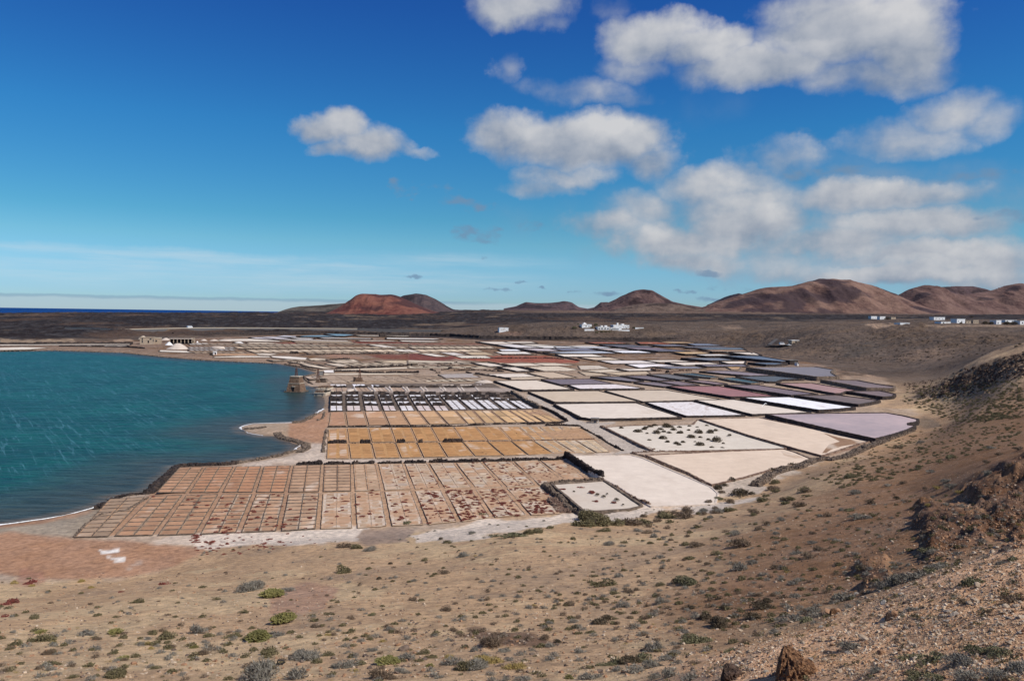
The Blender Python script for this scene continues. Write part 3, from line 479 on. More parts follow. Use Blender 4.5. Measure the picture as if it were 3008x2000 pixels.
# ------------------------------------------------------------------ sky with clouds
SKYT = [(0.002, (0.503, 0.83, 1.448)), (0.04, (0.503, 0.83, 1.448)), (0.147, (0.499, 0.911, 1.101)), (0.197, (0.389, 0.885, 1.044)), (0.378, (0.306, 0.886, 1.146)), (0.61, (0.268, 0.65, 1.108)), (.99, (0.15, 0.46, 0.93))]
def build_sky():
    t = NT(world); t.n.clear()
    out = t.new('ShaderNodeOutputWorld'); bg = t.new('ShaderNodeBackground')
    sky = t.new('ShaderNodeTexSky', sky_type='NISHITA')
    sky.sun_disc = False; sky.sun_elevation = SUN_EL; sky.sun_rotation = SUN_AZ
    sky.altitude = 0; sky.air_density = 1.0; sky.dust_density = 0.15; sky.ozone_density = 2.0
    d = t.vmath('NORMALIZE', t.new('ShaderNodeTexCoord').outputs['Generated'], None)
    sep = t.new('ShaderNodeSeparateXYZ'); t.inp(sep.inputs[0], d)
    az = t.math('ARCTAN2', sep.outputs[0], sep.outputs[1]); el = t.math('ARCSINE', sep.outputs[2])
    # polarised, saturated blue away from the sun
    hs = t.new('ShaderNodeHueSaturation'); hs.inputs['Saturation'].default_value = 1.30; hs.inputs['Value'].default_value = 1.0
    hs.inputs['Hue'].default_value = 0.505
    t.inp(hs.inputs['Color'], sky.outputs[0])
    ramp = t.new('ShaderNodeValToRGB'); t.inp(ramp.inputs[0], t.math('MULTIPLY', el, 1/.6)); cr = ramp.color_ramp
    for pos_, c_ in SKYT: e_ = cr.elements.new(pos_); e_.color = (*c_, 1)
    cr.elements.remove(cr.elements[0]); cr.elements.remove(cr.elements[-1])
    col = t.mix(1.0, hs.outputs[0], ramp.outputs[0], 'MULTIPLY')
    p0 = t.new('ShaderNodeCombineXYZ'); t.inp(p0.inputs[0], az); t.inp(p0.inputs[1], el); p0 = p0.outputs[0]
    # fluffy edges: warp the direction before looking up the cloud masses
    w1 = t.vmath('SUBTRACT', t.noise(p0, 9.0, 7, .6, 1), (0.5, 0.5, 0.5))
    w2 = t.vmath('SUBTRACT', t.noise(p0, 34.0, 5, .62, 1), (0.5, 0.5, 0.5))
    p = t.vmath('MULTIPLY_ADD', w1, (0.115, 0.060, 0), p0); p = t.vmath('MULTIPLY_ADD', w2, (0.022, 0.012, 0), p)
    def ae(X, Y):
        r = ray(X*1.2757, Y*1.2757); r = r/np.linalg.norm(r); return math.atan2(r[0], r[1]), math.asin(r[2])
    S = 1.2757/FPX
    def blobs(rows, pp):
        acc = None; lift = None
        for X, Y, a, b, wgt in rows:
            ca, ce = ae(X, Y); ia, ie = 1/(a*S), 1/(b*S)
            q = t.vmath('MULTIPLY_ADD', pp, (ia, ie, 0), (-ca*ia, -ce*ie, 0))
            v = t.math('MULTIPLY_ADD', t.vmath('DOT_PRODUCT', q, q), -0.62*wgt, wgt)
            s = t.new('ShaderNodeSeparateXYZ'); t.inp(s.inputs[0], q)
            up = t.math('MULTIPLY_ADD', s.outputs[1], .5, t.math('MULTIPLY', s.outputs[0], .12))
            g = t.math('MAXIMUM', v, 0.0); k = t.math('MULTIPLY', g, up)
            acc = g if acc is None else t.math('MAXIMUM', acc, g)
            lift = k if lift is None else t.math('ADD', lift, k)
        return acc, lift
    W = [(770,290,72,38,1),(855,325,85,42,1),(800,345,60,25,.7),(950,350,55,16,.45),
         (1330,325,200,62,1.1),(1170,310,105,45,.95),(1420,310,130,55,1.1),(1290,405,110,30,.7),(1500,370,90,45,.8),(1240,430,90,24,.6),
         (1950,70,190,75,1.1),(2080,90,110,90,1.1),(1760,155,190,48,1),(2010,175,160,38,.8),(1500,85,120,52,.95),(1470,150,95,32,.55),(1620,110,110,45,.9),(1900,15,150,45,.9),(1350,205,160,30,.48),(1480,215,70,20,.4),
         (1190,15,120,36,.9),(1250,48,60,20,.45),(1165,150,40,48,.42),(1420,20,60,30,.35),
         (2100,310,120,42,.65),(2190,245,90,42,.7),(2280,265,60,40,.55),(2060,330,110,30,.5),
         (1650,430,130,52,.85),(1720,520,150,52,1),(1560,560,150,45,.95),(1390,520,90,36,.7),(1790,370,95,42,.6),(1590,600,130,32,.8),(1700,480,160,60,.8),(1480,480,110,40,.6),
         (2010,455,190,34,.95),(2120,520,190,36,1),(1930,560,170,34,.9),(2190,590,190,32,1),(2070,632,210,24,1),(2320,610,90,60,.95),(1840,620,120,24,.6),(2250,650,130,22,.6),(1800,600,140,40,.55)]
    G = [(925,438,34,24,.62),(1005,438,44,17,.55),(1068,470,58,20,.6),(1100,540,58,22,.62),(1240,525,50,20,.5),(1145,480,40,13,.45),(2230,404,120,14,.5),(1120,592,12,6,.7),
         (955,637,18,5,.8),(1140,667,26,5,.8),(1198,648,14,4,.7),(1235,667,12,4,.7),(1320,672,18,5,.8),(1400,678,40,7,.7),(1575,670,26,5,.8),(1610,690,60,6,.5),(1700,660,80,9,.4),(2330,500,60,14,.5),(2260,500,26,8,.5),(1900,400,120,20,.4),(1620,630,40,8,.5),(1870,320,60,26,.3)]
    n1 = t.noise(p0, 13.0, 6, .52); n2 = t.noise(t.mapping(p0, (1, 1.8, 1)), 34.0, 4, .5)
    nn = t.math('ADD', t.math('MULTIPLY', n1, .8), t.math('MULTIPLY', n2, .2))
    aw, lw = blobs(W, p); ag, _ = blobs(G, t.vmath('MULTIPLY_ADD', w1, (0.045, 0.016, 0), t.vmath('MULTIPLY_ADD', w2, (0.05, 0.018, 0), p0)))
    den = t.math('MULTIPLY_ADD', t.math('SUBTRACT', nn, .5), 1.15, aw)
    alpha = t.math('MULTIPLY', t.ss(den, 0.04, 0.92), t.ss(aw, 0.02, 0.22))
    # scattered cloud outside the view and thin cover around the masses on the right
    wide = t.noise(t.mapping(p0, (1, 2.6, 1)), 3.2, 6, .58)
    outside = t.math('MAXIMUM', t.ss(t.math('ABSOLUTE', az), .62, .85), t.ss(el, .46, .6))
    alpha_o = t.math('MULTIPLY', t.ss(wide, .52, .66), outside)
    # lit tops, grey bases
    lit = t.math('ADD', t.math('MULTIPLY', lw, 1.25), t.math('MULTIPLY', t.math('SUBTRACT', nn, .5), 3.4))
    thick = t.ss(den, .4, 1.1)
    lum = t.math('ADD', t.math('MULTIPLY_ADD', lit, .62, .44), t.math('MULTIPLY', thick, .12), clamp=True)
    cw = t.mix(lum, (0.225, 0.28, 0.375), (0.64, 0.64, 0.65))
    BG = 0.085
    cw = t.mix(1.0, cw, (1/BG, 1/BG, 1/BG), 'MULTIPLY')
    col = t.mix(t.math('MULTIPLY', alpha_o, .8), col, (.55/BG, .57/BG, .6/BG))
    # cirrus veil and the pale bank on the sea horizon
    ci, _ = blobs([(430,592,330,17,.62),(150,572,190,12,.5),(745,615,170,15,.6),(300,620,420,34,.5),(760,640,500,34,.5),(1000,600,300,20,.4)], t.vmath('MULTIPLY_ADD', w1, (0.10, 0.022, 0), p0))
    streak = t.noise(t.mapping(p0, (1, 14, 1)), 7.0, 6, .62)
    ca = t.math('MULTIPLY', t.ss(t.math('MULTIPLY', ci, t.math('MULTIPLY_ADD', streak, 2.2, -.35)), -.02, .75), .42)
    col = t.mix(ca, col, (.66/BG, .72/BG, .76/BG))
    e0 = ae(0, 709)[1]
    el2 = t.math('SUBTRACT', el, e0); edge = t.math('MULTIPLY_ADD', t.math('SUBTRACT', t.noise(t.mapping(p0, (1, 3, 1)), 22.0, 5, .6), .5), .006, el2)
    bankm = t.math('MULTIPLY', t.math('SUBTRACT', 1.0, t.ss(edge, .0125, .0165)), t.math('SUBTRACT', 1.0, t.ss(az, .22, .42)))
    col = t.mix(t.math('MULTIPLY', bankm, .62), col, (.44/BG, .55/BG, .64/BG))
    top = t.math('MULTIPLY', t.math('MULTIPLY', t.ss(edge, .0115, .0145), t.math('SUBTRACT', 1.0, t.ss(edge, .0155, .0175))), t.math('SUBTRACT', 1.0, t.ss(az, -.1, .02)))
    col = t.mix(t.math('MULTIPLY', top, .5), col, (.20/BG, .33/BG, .47/BG))
    veil, _ = blobs([(1950,520,470,125,1.0),(1600,520,330,100,.85),(2200,600,330,70,1.1),(1200,520,240,60,.35),(1900,380,260,50,.45),(1500,250,260,60,.35),(1750,620,260,34,.7)], t.vmath('MULTIPLY_ADD', w1, (0.12, 0.06, 0), p0))
    va = t.math('MULTIPLY', t.ss(t.math('MULTIPLY', veil, t.math('MULTIPLY_ADD', n1, 1.8, -.25)), .10, .75), .62)
    col = t.mix(va, col, (.27/BG, .345/BG, .455/BG))
    col = t.mix(t.math('MULTIPLY', alpha, .95), col, cw)
    ga = t.ss(t.math('MULTIPLY_ADD', t.math('SUBTRACT', n2, .5), 2.6, ag), .18, .95)
    ga = t.math('MULTIPLY', ga, t.ss(ag, .03, .28))
    col = t.mix(t.math('MULTIPLY', ga, .75), col, (0.17/BG, 0.27/BG, 0.41/BG))
    t.inp(bg.inputs[0], col); bg.inputs[1].default_value = BG; t.inp(out.inputs[0], bg.outputs[0])
build_sky()

# ------------------------------------------------------------------ ground: one polar sheet reaching the horizon
def land():
    azd = np.linspace(R(-37.5), R(37.5), 860)
    azl = np.linspace(-math.pi, R(-37.5), 40)[:-1]; azr = np.linspace(R(37.5), math.pi, 40)[1:]
    az = np.concatenate([azl, azd, azr])
    # radii packed where the photograph shows slopes edge-on
    rr = np.concatenate([np.exp(np.linspace(math.log(1.2), math.log(7), 30)), np.exp(np.linspace(math.log(7.06), math.log(90), 380)),
                         np.exp(np.linspace(math.log(90.6), math.log(700), 300)), np.exp(np.linspace(math.log(704), math.log(3800), 230)),
                         np.exp(np.linspace(math.log(3900), math.log(12000), 22))])
    na, nr = len(az), len(rr)
    RR, AZ = np.meshgrid(rr, az, indexing='ij')
    x, y = RR*np.sin(AZ), RR*np.cos(AZ)
    z = H(x, y)
    z[-1, :] -= 60
    GRID.update(az=az, lr=np.log(rr), z=z)
    px, py, dp = proj(x, y, z)
    front = (np.abs(AZ) < 1.2)
    # ---------- soil colours
    def C3(*c): return np.array(c)[None, None, :]
    n1 = fbm(x/14, y/14, 101, 4)[..., None]; n2 = fbm(x/3.2, y/3.2, 103, 4)[..., None]; n3 = fbm(x/60, y/60, 107, 3)[..., None]
    base = C3(.47, .312, .182)+n3*.03
    sand = sst(.02, .45, n1+n2*.5); base = base*(1-sand*.75)+C3(.55, .40, .235)*sand*.75
    grey = sst(.05, .5, -n1+n2*.4); base = base*(1-grey*.6)+C3(.325, .228, .150)*grey*.6
    brown = (sst(-160, 120, poly_sd(px, py, [(2450,1430),(2750,1250),(3150,1080),(3150,1620),(2700,1700),(2350,1800),(2150,1860),(1980,1790),(2150,1620)])+fbm(x/9, y/9, 161, 3)*60)*sst(330, 250, dp)*sst(29, 34, dp))[..., None]
    base = base*(1-brown*.92)+(C3(.225, .122, .066)+n2*.03+n1*.02)*brown*.92
    ridge = (sst(36, 28, dp)*sst(1800, 2150, px))[..., None]
    base = base*(1-ridge)+(C3(.70, .42, .235)+n2*.08)*ridge
    yel = sst(.15, .5, fbm(x/4, y/7, 131, 3)[..., None])*ridge; base = base*(1-yel*.6)+C3(.46, .29, .12)*yel*.6
    far = (sst(330, 520, RR)*1.0)[..., None]
    nf = fbm(x/55, y/55, 111, 4)[..., None]; nf2 = fbm(x/16, y/16, 113, 3)[..., None]
    fc = C3(.118, .086, .065)+nf*C3(.05, .034, .022)+nf2*.018
    base = base*(1-far)+fc*far
    og = sst(.2, .55, fbm(x/70, y/40, 117, 3)[..., None])*far; base = base*(1-og*.5)+C3(.20, .135, .088)*og*.5
    lv = (sst(600, 680, RR)*sst(-3, 3, lavay(px)-py+fbm(x/60, y/60, 121, 3)*8))[..., None]
    nf3 = fbm(x/7, y/11, 171, 3)[..., None]; lc = C3(.024, .018, .017)+np.maximum(nf2, 0)*.03+np.maximum(nf3, 0)*.06+nf*.006
    brn = sst(.12, .5, fbm(x/150, y/220, 125, 4)[..., None]); lc = lc*(1-brn*.75)+C3(.105, .067, .046)*brn*.75
    pale = sst(.3, .6, fbm(x/60, y/160, 129, 4)[..., None]); lc = lc*(1-pale*.6)+C3(.20, .145, .10)*pale*.6
    base = base*(1-lv)+lc*lv
    pl = (sst(2800, 3600, RR)*sst(1350, 1700, px)*sst(930, 921, py))[..., None]
    base = base*(1-pl)+(C3(.155, .105, .078)+nf*.03)*pl
    # flats
    sf = poly_sd(x, y, FLAT)
    w = sst(-3, 3, sf+fbm(x/8, y/8, 141, 3)*5)[..., None]*(RR < 1300)[..., None]
    fl = C3(.40, .30, .215)+n1*.08+n2*.05
    farf = sst(350, 600, RR)[..., None]; fl = fl*(1-farf)+(C3(.235, .155, .105)+nf2*.09+fbm(x/5, y/5, 175, 2)[..., None]*.05)*farf
    base = base*(1-w)+fl*w
    def paint(P, col, feather=8, jit=14, js=4.0, d0=0, d1=1e9, amt=1.0):
        xs = [p[0] for p in P]; ys = [p[1] for p in P]
        m = front & (px > min(xs)-50) & (px < max(xs)+50) & (py > min(ys)-40) & (py < max(ys)+40) & (dp > d0) & (dp < d1)
        if not m.any(): return
        q = sst(-feather, feather, poly_sd(px[m], py[m], P)+fbm(x[m]/js, y[m]/js, 151, 4)*jit)[:, None]*amt
        base[m] = base[m]*(1-q)+(np.array(col)+n2[m]*.03)*q
    WH = (.63, .53, .43)
    CH = (.40, .245, .15)
    paint(cE([(520,655),(1050,350),(1240,168),(2359,150),(2500,150),(2500,590),(1650,618)]), (.37, .225, .14), 2, 3, 5)
    paint(cD([(-60,150),(1780,115),(1980,262),(1640,275),(1640,310),(1780,490),(1060,548),(350,592),(-60,600)]), (.43, .275, .17), 2, 3, 5)
    paint(cA([(385,755),(2125,738),(2350,915),(372,960)]), (.44, .27, .155), 2, 3, 5)
    paint(cA([(400,632),(1850,618),(2020,702),(385,735)]), (.40, .25, .155), 2, 3, 5)
    paint(cA([(385,440),(1530,438),(1850,612),(1720,622),(400,634)]), (.15, .115, .09), 2, 3, 5)
    paint(cA([(400,475),(1650,470),(1680,492),(400,505)]), (.38, .31, .26), 2, 3, 5)
    paint(cA([(405,480),(490,475),(520,500),(490,505),(400,503)]), (.70, .60, .50), 1, 2, 3)
    paint(cE([(-200,590),(300,530),(760,400),(560,600),(480,670),(1100,700),(1470,730),(1200,860),(900,930),(400,940),(-200,900)]), (.375, .215, .130), 6, 10, 10)
    paint(cE([(-200,540),(0,590),(300,560),(620,470),(700,440),(790,395),(700,490),(500,650),(400,640),(100,620),(-200,640)]), (.33, .27, .20), 8, 12, 6)
    paint(cE([(1000,660),(1650,620),(2359,590),(2500,590),(2500,690),(2100,700),(1450,720),(1200,690)]), WH, 4, 22, 5)
    paint(cE([(960,665),(1330,640),(1340,700),(1100,700)]), (.52, .42, .33), 6, 20, 5)
    paint(cD([(-40,595),(235,590),(430,590),(360,660),(200,690),(-40,690)]), WH, 4, 12, 5)
    paint(cD([(400,600),(640,585),(740,600),(690,690),(420,700),(350,680)]), (.30, .22, .165), 6, 14, 4)
    paint(cD([(720,640),(860,592),(1080,572),(1200,540),(1700,500),(1900,490),(1880,540),(1500,600),(1300,620),(1000,690),(760,700)]), WH, 4, 18, 5)
    paint(cC([(-40,640),(160,590),(500,565),(900,550),(1170,505),(1240,510),(1190,545),(900,590),(560,590),(400,650),(100,670)]), WH, 4, 18, 5)
    paint(cC([(920,420),(1130,365),(1340,300),(1600,240),(1700,230),(1500,320),(1300,400),(1250,470),(1000,500),(960,480)]), (.50, .41, .32), 5, 18, 4)
    paint(cE([(1880,1040),(2120,960),(2250,980),(2359,1000),(2250,1150),(2100,1180),(1880,1180)]), (.42, .26, .17), 6, 10)
    # pale track between the salt works and the orange fields, the quay path
    paint(cA([(240,770),(370,760),(372,960),(900,965),(2020,945),(2359,915),(2359,960),(2030,960),(900,985),(170,1000),(-200,1010),(60,960),(250,900),(290,830)]), (.53, .43, .34), 4, 10)
    paint(cA([(0,990),(160,995),(160,985),(340,985),(60,1010),(0,1010)]), (.42, .32, .24), 4, 8)
    paint(cS([(0,120),(130,130),(700,470),(1000,600),(1500,600),(1300,640),(1900,960),(2250,1100),(1700,1130),(1450,1170),(1600,1080),(950,680),(600,640),(700,560),(260,330),(0,190)]), (.47, .40, .33), 3, 8)
    paint(cK([(340,160),(420,160),(415,640),(300,640),(350,500)]), (.33, .235, .17), 3, 8)
    paint(cK([(-200,760),(330,640),(400,640),(380,860),(320,980),(310,1180),(-300,1180),(-300,850)]), (.40, .23, .14), 6, 10)
    paint(cE([(150,880),(300,880),(330,960),(200,1000),(100,980)]), (.33, .17, .12), 6, 16, 2, amt=.6)
    # salt stains on the mud flat
    paint(cE([(690,750),(790,735),(825,738),(820,755),(700,765)]), (.72, .68, .62), 3, 8, 1.5)
    paint(cE([(745,795),(850,785),(860,830),(790,825)]), (.68, .62, .55), 3, 12, 1.5)
    paint(cE([(850,860),(980,820),(1000,850),(900,870)]), (.50, .37, .28), 6, 20, 2)
    # red glasswort belts and bands in the far works
    paint(cM([(1560,150),(2359,170),(2359,200),(1700,200),(1580,170)]), (.20, .065, .045), 2, 6, 8)
    paint(cN([(0,180),(420,180),(1000,190),(1000,210),(0,205)]), (.20, .075, .05), 2, 6, 8)
    paint(cM([(80,170),(600,165),(800,170),(780,195),(100,200)]), (.22, .07, .05), 2, 5, 8)
    paint(cN([(0,320),(160,315),(420,370),(650,355),(700,380),(500,420),(0,420)]), (.19, .065, .05), 2, 6, 8)
    paint(cM([(1750,340),(2359,330),(2359,400),(2000,400),(1850,360)]), (.20, .08, .055), 2, 6, 8)
    paint(cM([(1180,345),(1400,335),(1800,370),(1600,395),(1300,380)]), (.32, .19, .13), 2, 6, 8)
    paint(cN([(640,380),(1150,350),(1900,360),(2359,430),(2300,450),(1300,450),(700,400)]), (.30, .10, .065), 2, 6, 8)
    paint(cM([(-200,385),(300,380),(900,440),(1100,500),(900,520),(600,470),(-200,440)]), (.31, .215, .15), 2, 5, 10)
    paint(cL([(0,400),(400,380),(860,440),(1140,470),(1450,490),(1700,520),(1450,515),(860,465),(400,446),(0,450)]), (.27, .185, .13), 2, 5, 10)
    # wet brown corner and stony strip beside the lilac pan, dark scree below the houses
    paint(cC([(1600,100),(1900,60),(2050,90),(1960,140),(1760,210),(1700,180)]), (.25, .15, .10), 5, 8)
    paint(cH([(1440,1260),(1500,1230),(1640,1280),(1640,1320),(1500,1340),(1400,1330)]), (.20, .145, .10), 6, 10)
    paint(cH([(1100,560),(1500,440),(1520,560),(1200,600),(800,760),(740,760)]), (.085, .064, .05), 8, 18, 20, 500, 1100, .8)
    paint(cH([(700,640),(1100,560),(1200,620),(900,740)]), (.10, .08, .064), 8, 18, 20, 500, 1100, .7)
    paint(cH([(1300,720),(1600,640),(1900,700),(1600,760)]), (.24, .165, .115), 10, 20, 20, 400, 1000, .6)
    paint(cH([(1000,440),(1300,438),(1230,465),(1100,480)]), (.36, .25, .17), 3, 6, 15, 700, 1400)
    paint(cH([(1500,448),(2400,455),(2400,470),(1500,462)]), (.34, .24, .165), 3, 6, 15, 700, 1500, .8)
    paint(cN([(-300,60),(600,75),(1100,105),(2359,110),(2359,135),(1100,140),(600,110),(-300,95)]), (.05, .04, .037), 2, 4, 20)
    paint(cO([(0,85),(1500,100),(1600,130),(0,120)]), (.07, .05, .045), 2, 4, 20)
    paint(cT([(650,100),(1000,100),(1060,140),(760,170)]), (.24, .17, .12), 4, 6, 15, 700, 1500)
    paint(cR([(0,170),(500,180),(1000,170),(1050,200),(600,215),(0,225)]), (.33, .24, .16), 2, 6, 10)
    paint(cR([(1560,180),(1800,170),(1850,200),(1600,210)]), (.36, .25, .17), 2, 6, 10)
    paint(cN([(1200,20),(1600,30),(1500,70),(1300,60)]), (.22, .14, .10), 4, 10, 20, 800, 1400, .7)
    for P, d0, d1, amp in ROCKS:
        c = (.115, .064, .042) if d1 < 150 else (.13, .09, .062)
        paint(P, c, 14, 50, 3 if d1 < 150 else 12, d0, d1, .85)
    # shore: wet sand and the lagoon bed
    sl = poly_sd(x, y, LAG); wet = (sst(-2.2, -.3, sl)*(RR < 1200))[..., None]
    base = base*(1-wet*.55)+C3(.13, .10, .075)*wet*.55
    base = np.clip(base, .012, .85)
    V = np.stack([x, y, z], -1).reshape(-1, 3)
    i, j = np.meshgrid(np.arange(nr-1), np.arange(na-1), indexing='ij')
    F = np.stack([i*na+j, (i+1)*na+j, (i+1)*na+j+1, i*na+j+1], -1)
    zone = np.zeros(F.shape[:2], int)                                 # 0 hillside, 1 salt flat, 2 lava field
    zone[(sf[:-1, :-1] > 0) & (RR[:-1, :-1] < 1300)] = 1
    zone[(lv[:-1, :-1, 0] > .5) | (RR[:-1, :-1] > 2500)] = 2
    # ground material
    m, t, b = material('soil')
    p = t.pos(); a = t.attr('soil').outputs['Color']
    g1 = t.noise(p, 9.0, 6, .68); g2 = t.noise(p, 1.1, 5, .6); g3 = t.noise(p, .16, 4, .6)
    dist = t.vmath('LENGTH', p); near = t.math('SUBTRACT', 1.0, t.ss(dist, 25, 110))
    f = t.math('ADD', t.math('MULTIPLY', g2, .5), t.math('ADD', t.math('MULTIPLY', g1, .3), t.math('MULTIPLY', g3, .2)))
    c = t.mix(1.0, a, t.mix(t.ss(f, .30, .70), (.56, .56, .58), (1.40, 1.37, 1.33)), 'MULTIPLY')
    # grit: small pale and dark stones, sized for the slopes that show them
    v1 = t.new('ShaderNodeTexVoronoi'); t.inp(v1.inputs['Vector'], p); v1.inputs['Scale'].default_value = 9.0
    sc = t.new('ShaderNodeSeparateColor'); t.inp(sc.inputs[0], v1.outputs['Color'])
    slope = t.attr('gritty').outputs['Fac']
    st = t.math('MULTIPLY', t.math('SUBTRACT', 1.0, t.ss(v1.outputs['Distance'], .18, .34)), slope)
    c = t.mix(t.math('MULTIPLY', st, t.ss(sc.outputs[0], .72, .80)), c, (.50, .40, .29))
    c = t.mix(t.math('MULTIPLY', st, t.math('MULTIPLY', t.ss(sc.outputs[1], .60, .66), .75)), c, (.085, .060, .045))
    v2 = t.new('ShaderNodeTexVoronoi'); t.inp(v2.inputs['Vector'], p); v2.inputs['Scale'].default_value = 2.1
    sc2 = t.new('ShaderNodeSeparateColor'); t.inp(sc2.inputs[0], v2.outputs['Color'])
    st2 = t.math('MULTIPLY', t.math('SUBTRACT', 1.0, t.ss(v2.outputs['Distance'], .16, .36)), slope)
    c = t.mix(t.math('MULTIPLY', st2, t.math('MULTIPLY', t.ss(sc2.outputs[1], .68, .74), .5)), c, (.10, .080, .055)); c = t.mix(t.math('MULTIPLY', st2, t.math('MULTIPLY', t.ss(sc2.outputs[0], .80, .86), .6)), c, (.58, .47, .34))
    t.inp(b.inputs['Base Color'], c)
    hb = t.math('ADD', t.math('MULTIPLY', g1, .5), t.math('ADD', g2, t.math('MULTIPLY', st, .35)))
    t.inp(b.inputs['Normal'], t.bump(hb, .9, .16))
    fb = t.math('MULTIPLY', t.math('ADD', t.noise(p, .10, 6, .65), t.math('MULTIPLY', t.noise(p, .025, 4, .6), 2.0)), t.ss(dist, 300, 900))
    bn = t.new('ShaderNodeBump'); t.inp(bn.inputs['Height'], fb); bn.inputs['Strength'].default_value = .9; bn.inputs['Distance'].default_value = 5.0; t.inp(bn.inputs['Normal'], t.bump(hb, .9, .16)); t.inp(b.inputs['Normal'], bn.outputs[0])
    b.inputs['Roughness'].default_value = .95; b.inputs['Specular IOR Level'].default_value = .12
    MAT['soil'] = m
    grit = (off_(x, y, sf)*(RR < 420)).reshape(-1)
    for k, name in enumerate(('ground', 'salt_flat', 'lava_field')):
        f = F[zone == k]; u, inv = np.unique(f.ravel(), return_inverse=True)
        o = meshfast(name, V[u], inv.reshape(-1, 4), m, smooth=True)
        tag(o, {'ground': 'stony tan and brown slopes that fall from the viewpoint to the salt works', 'salt_flat': 'pale level ground between the salt pans beside the lagoon',
                'lava_field': 'dark rough lava plain stretching to the far hills'}[name], None, None, 'structure')
        colattr(o.data, 'soil', base.reshape(-1, 3)[u]); 
        g = o.data.attributes.new('gritty', 'FLOAT', 'POINT'); g.data.foreach_set('value', grit[u].astype(np.float32))
def off_(x, y, sf): return 1-sst(-6, 2, sf)
land()

# ------------------------------------------------------------------ water
def water():
    m, t, b = material('lagoon_water')
    p = t.pos(); sh = t.attr('shore').outputs['Fac']
    n = t.noise(p, .03, 5, .6); n2 = t.noise(t.mapping(p, (1, .45, 1)), .35, 5, .65)
    deep = t.mix(t.ss(n, .35, .65), (.003, .074, .070), (.005, .108, .092))
    deep = t.mix(t.math('MULTIPLY', t.ss(n2, .45, .75), .5), deep, (.003, .052, .090))
    shal = t.math('MULTIPLY_ADD', t.math('SUBTRACT', n, .5), 30, sh)
    c = t.mix(t.ss(shal, 34, 5), deep, (.055, .070, .064)); c = t.mix(t.ss(sh, 4.5, .6), c, (.15, .115, .085))
    rip = t.noise(t.mapping(p, (.12, .8, 1)), 1.0, 5, .65); c = t.mix(t.ss(rip, .40, .60), c, t.mix(1.0, c, (.42, .52, .60), 'MULTIPLY'))
    # foam lines drawn out by the wind
    rot = t.mapping(p, (1, 1, 1), (0, 0, -R(35.5)))
    lines = t.noise(t.mapping(rot, (.42, .010, 1)), 1.0, 4, .55); brk = t.noise(t.mapping(rot, (.9, .055, 1)), 1.0, 5, .7)
    ln2 = t.noise(t.mapping(rot, (.11, .0042, 1)), 1.0, 4, .55)
    thin = lambda q, w_: t.ss(t.math('ABSOLUTE', t.math('SUBTRACT', q, .5)), w_, 0.0)
    fo = t.math('MULTIPLY', t.math('MAXIMUM', thin(lines, .013), thin(ln2, .007)), t.ss(brk, .36, .60))
    fo = t.math('MULTIPLY', fo, t.ss(sh, 8, 40))
    cap = t.math('MULTIPLY', t.ss(t.noise(t.mapping(p, (.35, 1.1, 1)), 1.0, 4, .7), .66, .74), .45)
    c = t.mix(t.math('MAXIMUM', t.math('MULTIPLY', fo, .34), t.math('MULTIPLY', cap, .5)), c, (.17, .36, .45))
    t.inp(b.inputs['Base Color'], c)
    b.inputs['Roughness'].default_value = .30; b.inputs['IOR'].default_value = 1.33; b.inputs['Specular IOR Level'].default_value = .09
    w1 = t.noise(t.mapping(p, (.30, .95, 1)), 1.1, 5, .6); w2 = t.noise(t.mapping(p, (.5, 1.2, 1)), .16, 3, .5)
    t.inp(b.inputs['Normal'], t.bump(t.math('ADD', w1, t.math('MULTIPLY', w2, 2.5)), 1.0, .62))
    MAT['lagoon_water'] = m
    az = np.linspace(R(-50), R(6), 420); rr = np.exp(np.linspace(math.log(55), math.log(950), 330))
    RR, AZ = np.meshgrid(rr, az, indexing='ij'); x, y = RR*np.sin(AZ), RR*np.cos(AZ); sd = poly_sd(x, y, LAG)
    na = len(az); i, j = np.meshgrid(np.arange(len(rr)-1), np.arange(na-1), indexing='ij')
    F = np.stack([i*na+j, i*na+j+1, (i+1)*na+j+1, (i+1)*na+j], -1)[:, :, ::-1]
    keep = np.maximum(np.maximum(sd[:-1, :-1], sd[1:, 1:]), np.maximum(sd[1:, :-1], sd[:-1, 1:])) > -6
    f = F[keep]; u, inv = np.unique(f.ravel(), return_inverse=True)
    V = np.stack([x, y, np.zeros_like(x)], -1).reshape(-1, 3)
    o = meshfast('lagoon_water', V[u], inv.reshape(-1, 4), m, smooth=True)
    a = o.data.attributes.new('shore', 'FLOAT', 'POINT'); a.data.foreach_set('value', sd.ravel()[u].astype(np.float32))
    tag(o, 'teal wind-streaked water of the lagoon beside the salt works', None, None, 'structure')
    m, t, b = material('sea_water')
    p = t.pos(); n = t.noise(t.mapping(p, (.2, 1, 1)), .002, 5, .6)
    t.inp(b.inputs['Base Color'], t.mix(t.ss(n, .3, .7), (.002, .030, .150), (.004, .042, .185)))
    b.inputs['Roughness'].default_value = .5; b.inputs['Specular IOR Level'].default_value = .10
    t.inp(b.inputs['Normal'], t.bump(t.noise(p, .05, 4, .6), 1.0, 8.0))
    # ring from the coast out past the horizon
    V, F = [], []; A = np.linspace(R(-75), R(20), 40)
    for r in (2600, 90000):
        V += [(r*math.sin(a), r*math.cos(a), -.5) for a in A]
    n = len(A); F = [(i, i+1, n+i+1, n+i)[::-1] for i in range(n-1)]
    tag(meshobj('sea', V, F, m), 'deep blue open sea along the horizon', None, None, 'structure')
    # foam along the lagoon shore
    m, t, b = material('foam'); t.inp(b.inputs['Base Color'], t.mix(t.ss(t.noise(t.pos(), 2.0, 4, .7), .35, .6), (.55, .56, .55), (.86, .86, .85)))
    MAT['foam'] = m
